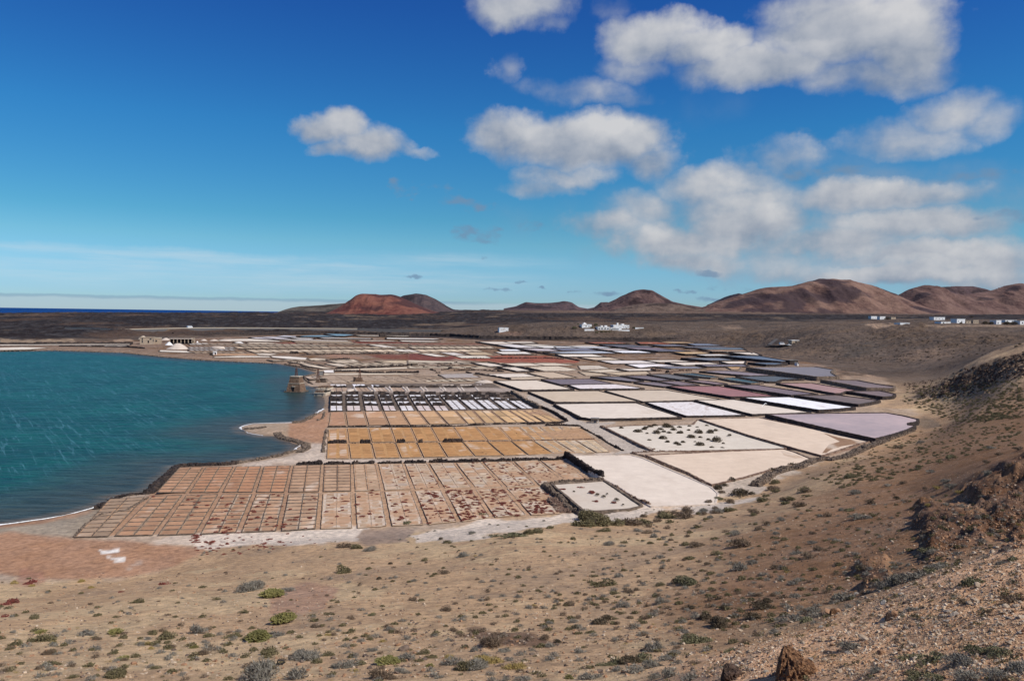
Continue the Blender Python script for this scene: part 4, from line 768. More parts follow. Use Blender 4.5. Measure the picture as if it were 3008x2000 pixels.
    def foam(pts, w0, seed):
        P = wz(pts, 0.0); out = []
        for a, b_ in zip(P[:-1], P[1:]):
            k = max(1, int(np.linalg.norm(b_-a)/1.2)); out += [a+(b_-a)*q/k for q in range(k)]
        out.append(P[-1]); out = np.array(out); tn = np.gradient(out, axis=0); nr_ = np.stack([-tn[:, 1], tn[:, 0]], -1); nr_ /= np.linalg.norm(nr_, axis=1)[:, None]+1e-9
        s = np.arange(len(out))*1.2; wob = fbm(s/5, s*0, seed, 3)*0.8; wd = w0*np.clip(.55+fbm(s/7, s*0+3, seed+1, 3)*1.3, .08, 1.6)
        A_, B_ = out[:, :2]+nr_*(wob+wd)[:, None], out[:, :2]+nr_*(wob-wd)[:, None]
        n = len(out); V = [(a[0], a[1], .05) for a in A_]+[(a[0], a[1], .012) for a in B_]+[(a[0]*.5+c[0]*.5, a[1]*.5+c[1]*.5, .10) for a, c in zip(A_, B_)]
        F = [(i, i+1, 2*n+i+1, 2*n+i) for i in range(n-1)]+[(2*n+i, 2*n+i+1, n+i+1, n+i) for i in range(n-1)]
        return V, F
    mb = MB()
    for k, (pts, w0) in enumerate([(cE([(-900,770),(-300,650),(0,567),(150,545),(300,527),(450,505),(640,452),(740,415),(785,382)]), 1.2), (cE([(1500,152),(1700,130),(1850,104),(2000,72),(2060,45)]), .4),
                                   (cL([(2060,944),(1900,948),(1750,953),(1680,968),(1660,982),(1700,1018),(1820,1037)]), .5), (cL([(2200,880),(2225,868),(2240,850)]), 1.6),
                                   (cL([(1930,1042),(2040,1075),(2085,1105),(2040,1140)]), .2)]):
        V, F = foam(pts, w0, 200+k*7); mb.add(V, F)
    tag(mb.build('foam', m), 'thin white foam line where the lagoon meets the shore', None, None, 'stuff')
water()

# ------------------------------------------------------------------ hills on the horizon
def hill(label, prof, dist, depth, col, col2, seed, base_y=928, relief=1.0, dark=None, ncol=150, foot=None):
    """prof: skyline in photo pixels; the hill is a full body with slopes falling to both sides of that crest"""
    prof = np.array(prof, float); X = np.linspace(prof[0, 0], prof[-1, 0], ncol)
    top = np.interp(X, prof[:, 0], prof[:, 1])
    k = np.ones(5)/5; top = np.convolve(np.pad(top, 2, 'edge'), k, 'valid')
    cr = np.array([atd(px, py, dist) for px, py in zip(X, top)])
    fz = np.array([atd(px, base_y if foot is None else np.interp(px, [f[0] for f in foot], [f[1] for f in foot]), dist-depth*.85)[2]-4 for px in X])
    nd = 46; T = np.linspace(-1, 1, nd); V = np.zeros((nd, ncol, 3))
    for i, s in enumerate(T):
        prof_f = (1-abs(s)**1.25) if s < 0 else (1-s*s)
        prof_f = prof_f*(.85)+.15*(math.cos(s*math.pi)*.5+.5)
        zz = fz+(cr[:, 2]-fz)*prof_f
        xx = cr[:, 0]*(1+s*depth/dist*.55); yy = cr[:, 1]+s*depth
        hh = np.maximum(cr[:, 2]-fz, 0)
        q = (1-abs(s))*abs(s)*4
        rg = ridged(xx/(depth*.16)+seed, yy/(depth*.7), seed, 5)*.075+fbm(xx/(depth*.3), yy/(depth*.4), seed+5, 4)*.10
        V[i, :, 0] = xx; V[i, :, 1] = yy; V[i, :, 2] = zz+hh*rg*q*relief+fbm(xx/40, yy/40, seed, 2)*hh*.012
    i, j = np.meshgrid(np.arange(nd-1), np.arange(ncol-1), indexing='ij')
    F = np.stack([i*ncol+j, i*ncol+j+1, (i+1)*ncol+j+1, (i+1)*ncol+j], -1).reshape(-1, 4)
    name = 'hill_soil_%d' % seed; m, t, b = material(name); p = t.pos()
    s = 1/(depth*.22)
    n = t.noise(t.mapping(p, (1.3, .6, 1.6)), s, 7, .62); n2 = t.noise(t.mapping(p, (1.0, .5, 2.0)), s*5, 5, .65); n3 = t.noise(p, s*.5, 3, .5)
    c = t.mix(t.ss(n, .36, .64), col, col2); c = t.mix(t.math('MULTIPLY', t.ss(n2, .42, .72), .45), c, tuple(v*1.5 for v in col2)); 
    c = t.mix(t.math('MULTIPLY', t.ss(n3, .5, .60), .85), c, dark or tuple(v*.45 for v in col))  # dark patches paint cloud shadow into the hill colour
    t.inp(b.inputs['Base Color'], c); t.inp(b.inputs['Normal'], t.bump(t.math('ADD', n2, n), .8, depth*.02))
    o = meshfast('hill', V.reshape(-1, 3), F, m, smooth=True); tag(o, label, None, None, 'structure')
hill('low pale grey headland left of the red hill', [(826,918),(836,910),(856,904),(880,900),(930,897),(990,892),(1030,889),(1080,900),(1120,918)], 4600, 500, (.085,.070,.055), (.12,.10,.08), 301, 922)
hill('dark conical hill behind the red hill', [(1160,880),(1185,868),(1222,862),(1250,866),(1280,880),(1310,898),(1330,908),(1370,916)], 4000, 420, (.052,.040,.042), (.085,.058,.055), 302, 925)
hill('rust red volcanic hill with a flat broken top', [(940,925),(960,922),(1000,902),(1022,886),(1036,876),(1048,866),(1062,863),(1102,864),(1118,866),(1150,865),(1175,871),(1200,882),(1220,893),(1250,906),(1270,914),(1310,921),(1350,925)],
     3300, 420, (.095,.030,.024), (.185,.075,.050), 303, 927, 1.5, (.05, .022, .022))
hill('long low dark ridge in the middle distance', [(1480,906),(1515,900),(1530,893),(1545,887),(1570,890),(1610,890),(1640,887),(1660,884),(1680,888),(1700,902),(1740,909)], 5600, 500, (.060,.042,.045), (.10,.062,.060), 304, 912)
hill('small dark knoll beside the reddish cone', [(1700,912),(1745,903),(1765,888),(1785,887),(1810,905)], 5200, 300, (.055,.040,.042), (.085,.055,.052), 305, 915)
hill('rounded brown foothill below the reddish cone', [(1790,914),(1830,902),(1870,893),(1930,890),(1990,893),(2050,905),(2090,914)], 4500, 320, (.095,.062,.047), (.15,.105,.078), 309, 918, 1.2)
hill('reddish cone with a dark right shoulder', [(1740,908),(1780,892),(1810,878),(1840,864),(1862,854),(1885,850),(1915,852),(1940,866),(1975,886),(2010,894),(2060,902),(2110,908)], 5200, 480, (.060,.034,.034), (.125,.075,.062), 306, 916, 1.3)
hill('dark blue hill just left of the broad brown hill', [(2080,895),(2130,872),(2170,861),(2200,870),(2240,900)], 6500, 500, (.05,.045,.06), (.07,.06,.07), 310, 915)
hill('broad brown hill, the largest on the skyline', [(2000,920),(2040,912),(2090,894),(2150,872),(2200,858),(2230,848),(2262,843),(2290,842),(2330,842),(2350,834),(2378,826),(2420,822),(2450,821),(2490,823),(2550,835),(2590,848),(2640,868),(2680,887),(2720,905),(2780,918)],
     4600, 620, (.105,.055,.043), (.205,.122,.088), 307, 923, 1.6, (.038,.024,.028))
hill('twin peaked brown hill at the right edge', [(2600,905),(2650,866),(2680,846),(2722,836),(2755,843),(2790,862),(2830,866),(2900,858),(2960,838),(2995,832),(3040,838),(3120,860),(3250,905)], 5000, 560, (.095,.052,.044), (.170,.102,.080), 308, 924, 1.5, (.042,.028,.030))
hill('far flat ridge behind the twin peaked hill', [(2720,850),(2760,843),(2820,841),(2860,841),(2900,850),(2960,870)], 6400, 400, (.065,.040,.042), (.10,.062,.058), 311, 915)
# ------------------------------------------------------------------ materials of the salt works
def surf(name, rough, spec, lo, hi, sc, stain=None, bumpd=.03, crack=False):
    m, t, b = material(name); p = t.pos(); oc = t.info().outputs['Color']
    n = t.noise(p, sc, 6, .62); n2 = t.noise(p, sc*9, 4, .6); n3 = t.noise(t.mapping(p, (1, .5, 1)), sc*.22, 4, .55)
    f = t.math('ADD', t.math('MULTIPLY', n, .45), t.math('ADD', t.math('MULTIPLY', n2, .25), t.math('MULTIPLY', n3, .3)))
    c = t.mix(1.0, oc, t.mix(t.ss(f, .32, .68), lo, hi), 'MULTIPLY')
    if stain: c = t.mix(t.math('MULTIPLY', t.ss(n3, stain[1], stain[1]+.13), stain[2]), c, stain[0])
    if crack:
        v = t.vor(p, sc*6, 'DISTANCE_TO_EDGE'); c = t.mix(t.math('MULTIPLY', t.math('SUBTRACT', 1.0, t.ss(v, .0, .08)), .35), c, (.36, .25, .17))
    t.inp(b.inputs['Base Color'], c); b.inputs['Roughness'].default_value = rough; b.inputs['Specular IOR Level'].default_value = spec
    t.inp(b.inputs['Normal'], t.bump(f, .6, bumpd)); MAT[name] = m
surf('salt_crust', .85, .25, (.86, .84, .82), (1.06, 1.06, 1.06), .35, ((.52, .41, .31), .56, .5), .03)
surf('brine', .34, .12, (.74, .77, .80), (1.26, 1.22, 1.18), .05, None, .004)
surf('dry_mud', .95, .15, (.76, .74, .72), (1.18, 1.16, 1.12), .6, ((.66, .56, .45), .56, .6), .05)
surf('salt_streak', .9, .2, (.62, .56, .50), (1.1, 1.1, 1.1), 1.1, ((.32, .21, .14), .55, .6), .06)
surf('field_crust', .93, .15, (.66, .60, .54), (1.12, 1.12, 1.12), 1.3, ((.46, .27, .155), .44, .85), .06)
simple('basalt', (.040, .032, .030), .92, .6, 1.4, .25, .15, (.085, .060, .046))
simple('basalt_low', (.135, .102, .078), .95, .6, 2.0, .15, .12, (.24, .18, .13))
simple('brown_stone', (.155, .098, .072), .93, .55, 1.6, .2, .15, (.30, .22, .16))
simple('earth_bank', (.36, .25, .165), .95, .35, 1.2, .15, .12, (.50, .40, .30))
simple('pale_bank', (.60, .50, .41), .95, .25, 1.2, .12, .12)
simple('white_salt', (.84, .82, .80), .8, .07, 1.5, .1, .3)
simple('heap_salt', (.56, .47, .39), .9, .14, 2.5, .12, .2)
simple('tower_stone', (.145, .092, .062), .93, .6, 3.0, .12, .12, (.27, .18, .12))

def resample(P, step):
    out = []
    n = len(P)
    for a, b in zip(P, P[1:]+P[:1]):
        k = max(1, int(np.linalg.norm(np.array(b[:2])-np.array(a[:2]))/step))
        out += [np.array(a)+(np.array(b)-np.array(a))*q/k for q in range(k)]
    return np.array(out)
def area2(P): return sum(P[i][0]*P[(i+1) % len(P)][1]-P[(i+1) % len(P)][0]*P[i][1] for i in range(len(P)))
def rim_mesh(P, z, th, hi, drop, seed):
    if area2(P) > 0: P = P[::-1]
    r = np.mean([math.hypot(p[0], p[1]) for p in P]); step = max(.9, r/260)
    Q = resample([np.array([p[0], p[1], z]) for p in P], step); n = len(Q)
    tn = np.roll(Q, -1, 0)-np.roll(Q, 1, 0); nr = np.stack([-tn[:, 1], tn[:, 0]], -1); nr /= np.linalg.norm(nr, axis=1)[:, None]+1e-9
    rs = np.random.RandomState(seed)
    j = lambda a: (rs.rand(n)-.5)*a
    top = z+hi+j(hi*.5); inn = j(.12*th)
    r0 = Q[:, :2]+nr*(inn)[:, None]; r1 = Q[:, :2]+nr*(th*.2+inn)[:, None]; r2 = Q[:, :2]+nr*(th*.9+j(.25*th))[:, None]; r3 = Q[:, :2]+nr*(th*1.05+j(.3*th)+drop*.12)[:, None]
    V = np.concatenate([np.column_stack([r0, np.full(n, z-.06)]), np.column_stack([r1, top]), np.column_stack([r2, top+j(.08)]), np.column_stack([r3, np.full(n, z-drop)])])
    i = np.arange(n); k = (i+1) % n; F = np.concatenate([np.stack([i+a*n, k+a*n, k+(a+1)*n, i+(a+1)*n], -1) for a in range(3)])
    return V, F
_pan = [0]
def pan(pts, z, kind, col, label, th=.8, hi=.22, drop=None, rim='basalt', shrink=0):
    _pan[0] += 1; P = [tuple(p) for p in wz(pts, z)]
    c = np.mean(P, axis=0); drop = z-.55 if drop is None else drop
    r = math.hypot(c[0], c[1]); th = th*max(1, r/330); hi = hi*(1 if r < 420 else 1.5)
    root = thing('salt_pan', label, 'salt pan', (c[0], c[1], z), 0, 'large pans of the salt works')
    Q = [(p[0]-c[0], p[1]-c[1], 0) for p in P]
    if area2(Q) < 0: Q = Q[::-1]
    s = meshobj('brine' if kind == 'brine' else 'salt_crust', Q, [tuple(range(len(Q)))], MAT[kind], root); s.color = (*col, 1)
    V, F = rim_mesh(Q, 0, th, hi, max(drop, .25), _pan[0])
    meshfast('stone_rim', V, F, MAT[rim], root)
    return root
roots = [pan(*a) for a in PANS]
def patch(root, pts, z, name, mat, col, jit, seed, n=70):
    P = resample([np.array([p[0], p[1], z]) for p in wz(pts, z)], 1.5); k = np.arange(len(P)); ctr = P.mean(0)
    f = 1+jit*fbm(k/4.0, k*0.0+seed, seed, 4); P[:, :2] = ctr[:2]+(P[:, :2]-ctr[:2])*f[:, None]; o = root.location
    V = [(p[0]-o[0], p[1]-o[1], .012) for p in P]; V = V if area2(V) > 0 else V[::-1]
    q = meshobj(name, V, [tuple(range(len(V)))], MAT[mat], root); q.color = (*col, 1)
patch(roots[4], cB([(1760,800),(1850,822),(1930,838),(2010,853),(1950,866),(1870,880),(1800,905),(1770,925),(1745,925),(1790,870),(1860,850)]), 1.9, 'wet_mud', 'dry_mud', (.30, .185, .115), .10, 3)
patch(roots[1], cC([(1400,175),(1480,192),(1560,222),(1500,225),(1420,205)]), 1.8, 'wet_mud', 'dry_mud', (.56, .42, .31), .12, 5)

# ------------------------------------------------------------------ fields of small evaporation cells
def bil(Q, u, v): return (Q[0]*(1-u)+Q[1]*u)*(1-v)+(Q[3]*(1-u)+Q[2]*u)*v
ORD = ['first','second','third','fourth','fifth','sixth','seventh','eighth','ninth','tenth','eleventh','twelfth','thirteenth','fourteenth','fifteenth','sixteenth']
def ribbon(a, b, w, h, seed, zb=-.02, step=.9):
    a, b = np.array(a), np.array(b); L = np.linalg.norm(b-a); n = max(2, int(L/step)+1); rs = np.random.RandomState(seed)
    d = (b-a)/max(L, 1e-6); nr = np.array([-d[1], d[0], 0]); V = []
    for i in range(n):
        p = a+(b-a)*i/(n-1)+nr*(rs.rand()-.5)*w*.5; hh = h*(.7+.6*rs.rand()); ww = w*(.75+.5*rs.rand())
        V += [p-nr*ww*.5+(0, 0, zb), p-nr*ww*.25+(0, 0, hh), p+nr*ww*.25+(0, 0, hh), p+nr*ww*.5+(0, 0, zb)]
    F = [(4*i+k, 4*i+k+1, 4*i+k+5, 4*i+k+4) for i in range(n-1) for k in range(3)]+[(0, 1, 2, 3), (4*n-1, 4*n-2, 4*n-3, 4*n-4)]
    return V, F
def block(quad, z, label, group, nc, nr, cellcol, bedcol, ridge_w=.22, ridge_h=.16, rimmat='basalt_low', seed=0, gap=.25, ridges=True, cmat='dry_mud', bmat='salt_streak', white=0.0, rimw=.17):
    P = [np.array(p) for p in wz(quad, z)]; c = sum(P)/4; Q = [p-c for p in P]
    root = thing('evaporation_block', label, 'salt pan block', tuple(c), 0, group); rs = np.random.RandomState(seed)
    bed = meshobj('bed', [q+(0, 0, .02) for q in Q], [(3, 2, 1, 0) if area2(Q) < 0 else (0, 1, 2, 3)], MAT[bmat], root); bed.color = (*bedcol, 1)
    W = np.linalg.norm(Q[1]-Q[0]); D = np.linalg.norm(Q[3]-Q[0])
    for i in range(nc):
        for j in range(nr):
            gu, gv = gap/W*(1+rs.rand()*.6), gap/D*(1+rs.rand()*.8)
            u0, u1, v0, v1 = i/nc+gu, (i+1)/nc-gu, j/nr+gv, (j+1)/nr-gv
            if v1-v0 < .01: continue
            V = [bil(Q, a, b)+(0, 0, .045) for a, b in ((u0, v0), ((u0+u1)/2, v0-.004*rs.rand()), (u1, v0), (u1, v1), ((u0+u1)/2, v1+.006*rs.rand()), (u0, v1))]
            if area2(V) < 0: V = V[::-1]
            o = meshobj('cell', V, [tuple(range(6))], MAT['salt_crust' if rs.rand() < white else cmat], root)
            k = .85+.3*rs.rand(); wmix = max(0, rs.rand()-.75)*1.2 if white else 0
            o.color = tuple(min(.9, cc*k*(1-wmix)+.62*wmix) for cc in cellcol)+(1,)
    if ridges:
        for j in range(1, nr):
            for h in range(nc):
                V, F = ribbon(bil(Q, h/nc+.01, j/nr), bil(Q, (h+1)/nc-.01, j/nr), ridge_w, ridge_h, seed*91+j*3+h); meshobj('ridge', V, F, MAT[rimmat], root)
        for i in range(1, nc):
            V, F = ribbon(bil(Q, i/nc, 0), bil(Q, i/nc, 1), ridge_w*.9, ridge_h*1.2, seed*91+77+i); meshobj('ridge', V, F, MAT[rimmat], root)
    mb = MB()
    for a, b in ((0, 1), (1, 2), (2, 3), (3, 0)): mb.add(*ribbon(Q[a], Q[b], rimw, rimw*.6, seed*31+a))
    mb.build('stone_rim', MAT[rimmat], root)
    return root
def lerp2(a, b, t): return (a[0]+(b[0]-a[0])*t, a[1]+(b[1]-a[1])*t)
def strips(lines, ch):             # lines: [(top, mid, bottom)] channel axes; ch: channel half width (top, bottom) in photo px
    up, lo = [], []
    for k in range(len(lines)-1):
        a, b = lines[k], lines[k+1]; s = lambda p, w: (p[0]+w, p[1])
        up.append([s(a[0], ch[0]), s(b[0], -ch[0]), s(b[1], -ch[1]), s(a[1], ch[1])])
        lo.append([s((a[1][0], a[1][1]+4), ch[1]), s((b[1][0], b[1][1]+4), -ch[1]), s(b[2], -ch[2]), s(a[2], ch[2])])
    return up, lo
E1 = lambda *p: cE(list(p)); D1 = lambda *p: cD(list(p))
FL = [E1((1235,172),(1070,352),(1000,375)), E1((1415,172),(1300,352),(1275,362)), E1((1625,168),(1528,350),(1525,354)), E1((1820,165),(1762,350),(1762,354)), E1((2025,160),(1985,348),(1985,352)),
      E1((2237,155),(2225,345),(2225,348)), D1((317,152),(325,340),(325,343)), D1((490,150),(530,334),(530,337)), D1((675,148),(740,328),(740,331)), D1((845,145),(945,322),(945,325)), D1((1030,142),(1157,318),(1157,321)),
      D1((1218,137),(1377,314),(1377,317)), D1((1432,130),(1600,300),(1600,300)), D1((1615,124),(1780,264),(1780,264)), D1((1775,120),(1955,258),(1955,258))]
FB = [None]+[E1(p)[0] for p in ((775,645),(1075,640),(1370,632),(1655,620),(1930,610),(2205,595))]+[D1(p)[0] for p in ((335,590),(575,575),(830,565),(1060,545),(1290,515),(1540,500),(1780,490))]
ZF = .85
up = [[(a[0][0]+5, a[0][1]), (b[0][0]-5, b[0][1]), (b[1][0]-7, b[1][1]-3), (a[1][0]+7, a[1][1]-3)] for a, b in zip(FL[:-1], FL[1:])]
MUD, MUDP = (.41, .235, .14), (.56, .44, .33)
for k, q in enumerate(up):
    w = min(1, max(0, (k-2)/8)); col = tuple(a*(1-w)+b*w for a, b in zip(MUD, (.56, .43, .30)))
    if k in (1, 2, 3): col = (.44, .23, .13)
    block(q, ZF, '%s upper strip from left in front field, %s' % (ORD[k], ['plain brown cells','orange brown cells','orange cells with grey lower end','orange brown cells under a stony bank','brown cells with dark ridges','brown cells edged with white','brown and white cells','pale cells with white lines','pale cells with small red plants','pale cells with white middle line','pale cells crowded with red plants','pale cells flecked dark red','sandy cells with faint ridges','sandy cells against the dark wall'][k]),
          'strips of small cells in the front field', 2, 9, col, (.62, .50, .38) if k > 6 else (.40, .26, .17), .19 if k < 7 else .14, .12 if k < 7 else .07, 'basalt_low' if k < 6 else 'earth_bank', 400+k, .22 if k < 7 else .36, k < 12, 'dry_mud' if k < 7 else 'field_crust', 'field_crust', 0 if k < 7 else .1)
# lower row: the mid divider is a few pixels lower than the upper blocks' feet
mids = [E1((1042,372))[0]]+[E1(p)[0] for p in ((1275,366),(1525,360),(1762,358),(1985,356),(2225,352))]+[D1(p)[0] for p in ((325,346),(530,340),(740,335),(945,329),(1157,325),(1377,320),(1640,308))]
bots = FB[1:]
lowq = [[(a[0]+7, a[1]), (b[0]-7, b[1]), (d[0]-9, d[1]), (c[0]+9, c[1])] for a, b, c, d in zip(mids[:-1], mids[1:], bots[:-1], bots[1:])]
lowq.insert(0, E1((760,392),(1000,378),(748,648),(520,655)))
for k, q in enumerate(lowq):
    w = min(1, max(0, (k-3)/6)); col = tuple(a*(1-w)+b*w for a, b in zip(MUD, (.57, .44, .31)))
    block(q, ZF, '%s lower strip from left in front field, %s' % (ORD[k], ['ruined cells sprinkled with dark stones','brown cells with a white middle line','brown cells, few red plants','brown cells with red plants along the middle','brown cells and white ridges with reddish tufts','brown and white cells with red tufts','paler cells with thin white lines','pale cells with a white middle line','pale cells with red plants near the foot','pale cells thick with dark red plants','the most densely red strip of cells','pale cells with long red tufts','pale cells beside the ruined wall'][k]),
          'strips of small cells in the front field', 2, 10, col if k else (.34, .24, .165), (.66, .55, .44) if k > 5 else (.52, .41, .31) if k > 2 else (.36, .26, .18), .21 if k < 6 else .14, .13 if k < 6 else .07, 'basalt_low' if k < 6 else 'earth_bank', 500+k, .26 if k < 6 else .42, True, 'dry_mud' if k < 6 else 'field_crust', 'field_crust', 0 if k < 6 else .1)
A1 = lambda *p: cA(list(p))
G_ = [((388,757),(378,850),(372,958)),((517,750),(527,850),(540,958)),((665,748),(686,848),(710,956)),((820,746),(852,846),(890,952)),((960,745),(1000,844),(1045,949)),((1100,743),(1152,842),(1210,946)),
      ((1255,742),(1318,838),(1400,940)),((1410,741),(1490,836),(1600,937)),((1570,741),(1655,834),(1770,933)),((1710,741),(1810,832),(1950,928)),((1850,741),(1960,830),(2100,921)),((1990,741),(2100,828),(2240,916)),((2125,741),(2235,826),(2345,912))]
G_ = [A1(*g) for g in G_]; ORG = (.47, .25, .105)
for row in (0, 1):
    for k in range(12):
        a, b = G_[k], G_[k+1]; y0, y1 = (0, 1) if row == 0 else (1, 2); e = 2.5
        o0 = -1.5 if row == 0 else 2.5
        q = [(a[y0][0]+e, a[y0][1]+(o0 if row else 0)), (b[y0][0]-e, b[y0][1]+(o0 if row else 0)), (b[y1][0]-e-1, b[y1][1]+(0 if row else o0)), (a[y1][0]+e+1, a[y1][1]+(0 if row else o0))]
        w = max(0, (k-8)/4)*(1 if row else .5); col = tuple(c*(1-w)+d*w for c, d in zip(ORG if k else (.47, .27, .15), (.62, .50, .34)))
        block(q, .9, '%s ochre strip from the left in the %s half of the orange field' % (ORD[k], ['upper', 'lower'][row]), 'ochre strips of the orange field', 2, 6 if row == 0 else 7, col, (.55, .31, .13) if k < 9 else (.68, .58, .44), .14, .06, 'earth_bank', 600+k+20*row, .30, k > 8, 'dry_mud', 'salt_streak', 0, .12)
T_ = [((398,640),(385,732)),((503,636),(520,731)),((636,634),(665,728)),((768,633),(810,727)),((892,632),(950,725)),((1010,631),(1085,722)),((1130,630),(1215,720)),((1268,630),(1350,716)),((1390,629),(1472,713)),((1510,629),(1620,710)),((1640,628),(1770,707)),((1740,627),(1880,705)),((1848,626),(2015,702))]
T_ = [A1(*g) for g in T_]
for k in range(12):
    a, b = T_[k], T_[k+1]
    if b[0][0]-a[0][0] < 12: continue
    w = min(1, k/8); col = tuple(c*(1-w)+d*w for c, d in zip((.45, .255, .155), (.58, .38, .20)))
    block([(a[0][0]+3, a[0][1]), (b[0][0]-3, b[0][1]), (b[1][0]-3, b[1][1]), (a[1][0]+3, a[1][1])], .9, '%s reddish ochre plot from the left just below the black walled crystallising pans' % ORD[k],
          'ochre plots below the black walled pans', 1 if k < 7 else 2, 2, col, (.52, .35, .22), .16, .08, 'basalt_low', 650+k, .22, True, 'dry_mud', 'salt_streak', 0, .12)

# ------------------------------------------------------------------ crystallising pans with white beds and black walls
K1 = lambda *p: cK(list(p))
def wall_box(a, b, th, h, seed, mat='basalt'):
    V, F = ribbon(a, b, th, h, seed, -.05, 1.2)
    return V, F
def crystal(tl, tr, br, bl, rows, label, nc, k, zz=.95):
    """rows: fractions of the photo height at which the cross walls stand; the last bed is bare"""
    P = wz([tl, tr, br, bl], zz); c = sum(P)/4
    root = thing('crystallising_pan', label, 'salt pan block', tuple(c), 0, 'white beds between black walls'); rs = np.random.RandomState(700+k)
    def at(u, v):                  # u across, v down the photograph between the given corners
        p = lerp2(lerp2(tl, tr, u), lerp2(bl, br, u), v); return np.array(atz(p[0], p[1], zz))-c
    vs = [0]+rows+[1]
    for j in range(len(vs)-1):
        for i in range(nc):
            u0, u1 = i/nc+.02, (i+1)/nc-.02
            V = [at(u0, vs[j]), at(u1, vs[j]), at(u1, vs[j+1]-.015), at(u0, vs[j+1]-.015)]
            if area2(V) < 0: V = V[::-1]
            last = j == len(vs)-2
            V = [v+(0, 0, .06) for v in V]
            if last:
                o = meshobj('salt_bed', V, [(0, 1, 2, 3)], MAT['salt_streak'], root); o.color = ((.60,.47,.43,1) if k % 4 else (.70,.66,.66,1)) if k < 7 else (.72,.70,.71,1)
                for s in range(4):
                    a, b = at(u0+.01, vs[j]+(1-vs[j])*(s+.7)/4.4), at(u1-.01, vs[j]+(1-vs[j])*(s+.7)/4.4)
                    VV, FF = ribbon(a, b, .55, .13, 710+k*7+s, -.0, 2.5); meshobj('salt_ridge', VV, FF, MAT['white_salt'], root)
            else:
                o = meshobj('salt_bed', V, [(0, 1, 2, 3)], MAT['salt_crust'], root); o.color = (.70, .68, .68, 1)
        if j > 0 or rows and vs[1] < .16:
            pass
    for j in [v for v in ([0.0]+rows)]:
        VV, FF = ribbon(at(-.01, j), at(1.01, j), 1.0, 1.12 if j else 1.3, 720+k*5+int(j*50), -.05, 1.0); meshobj('black_wall', VV, FF, MAT['basalt'], root)
    for i in range(nc+1):
        VV, FF = ribbon(at(i/nc, 0), at(i/nc, 1), .4, .22, 730+k*5+i, -.05, 1.5); meshobj('side_rim', VV, FF, MAT['basalt_low'], root)
    return root
tops = [(420,620),(692,898),(972,1170),(1245,1435),(1505,1705),(1775,1975),(2048,2240)]
bot = [(415,630),(705,945),(1030,1275),(1350,1560),(1650,1875),(1945,2185),(2250,2480)]
tops += [((1265-943)*2.5-20, 0)]; tops = tops[:7]
for k in range(7):
    tl, tr = K1((tops[k][0], 350), (tops[k][1], 350)); bl, br = K1((bot[k][0], 630), (bot[k][1], 630))
    crystal(tl, tr, br, bl, [.22, .41, .68], '%s from the left among the black walled white beds, %s' % (ORD[k], 'beds partly pinkish' if k % 4 else 'one bed open and pale'), 2, k)
for k, (a, b, c_, d_) in enumerate([(1160,1240,1350,1255),(1263,1342,1475,1380),(1370,1448,1580,1490),(1478,1548,1700,1610),(1578,1645,1812,1725)]):
    tl, tr, br, bl = A1((a, 519), (b, 519), (c_, 620-k*1.5), (d_, 620-k*1.5))
    crystal(tl, tr, br, bl, [.18, .36] if k < 3 else [.17, .42], '%s from the right among the black walled white beds, long bright lower bed' % ORD[4-k], 2, 7+k)
for k, (a, b) in enumerate([(400,525),(552,652),(680,774),(797,892),(917,1016),(1045,1150),(1172,1270),(1297,1395)]):
    tl, tr, br, bl = A1((a, 446), (b-14, 446), (b+(38 if k else 0), 495), (a+(40 if k else 4), 495))
    P = wz([tl, tr, br, bl], .95); c = sum(P)/4
    root = thing('crystallising_pan', '%s from the left in the back row of white cells with one black wall' % ORD[k], 'salt pan block', tuple(c), 0, 'back row of white cells')
    def at(u, v): p = lerp2(lerp2(tl, tr, u), lerp2(bl, br, u), v); return np.array(atz(p[0], p[1], .95))-c
    for i in range(3):
        for (v0, v1, col, mt) in ((0, .42, (.88,.86,.88,1) if k < 5 else (.55,.45,.36,1), 'salt_crust'), (.47, .98, (.42,.30,.22,1), 'dry_mud')):
            V = [at(i/3+.02, v0)+(0,0,.06), at((i+1)/3-.02, v0)+(0,0,.06), at((i+1)/3-.02, v1)+(0,0,.06), at(i/3+.02, v1)+(0,0,.06)]
            if area2(V) < 0: V = V[::-1]
            meshobj('salt_bed', V, [(0,1,2,3)], MAT[mt], root).color = col
    VV, FF = ribbon(at(.02, .44), at(.98, .44), .9, .95, 760+k, -.05, 1.0); meshobj('black_wall', VV, FF, MAT['basalt'], root)
    if k:
        for u in (-.08, 1.0):
            a0, b0 = at(u, .47), at(u, .98); VV, FF = ribbon(a0, b0, 1.2, .35, 770+k, -.05, 1.2); meshobj('salt_heap', VV, FF, MAT['heap_salt'], root)
for j, (pts, lab) in enumerate([(A1((1405,446),(1520,440),(1640,488),(1480,494)), 'pale violet cells at the right end of the back row'), (A1((1150,470),(1400,468),(1440,492),(1200,494)), 'grey ribbed cells between the back row and the black walls')]):
    block(pts, .95, lab, 'white beds between black walls', 5, 3, (.62, .56, .55), (.40, .34, .30), .15, .12, 'basalt_low', 790+j, .3, True, 'salt_streak', 'dry_mud')
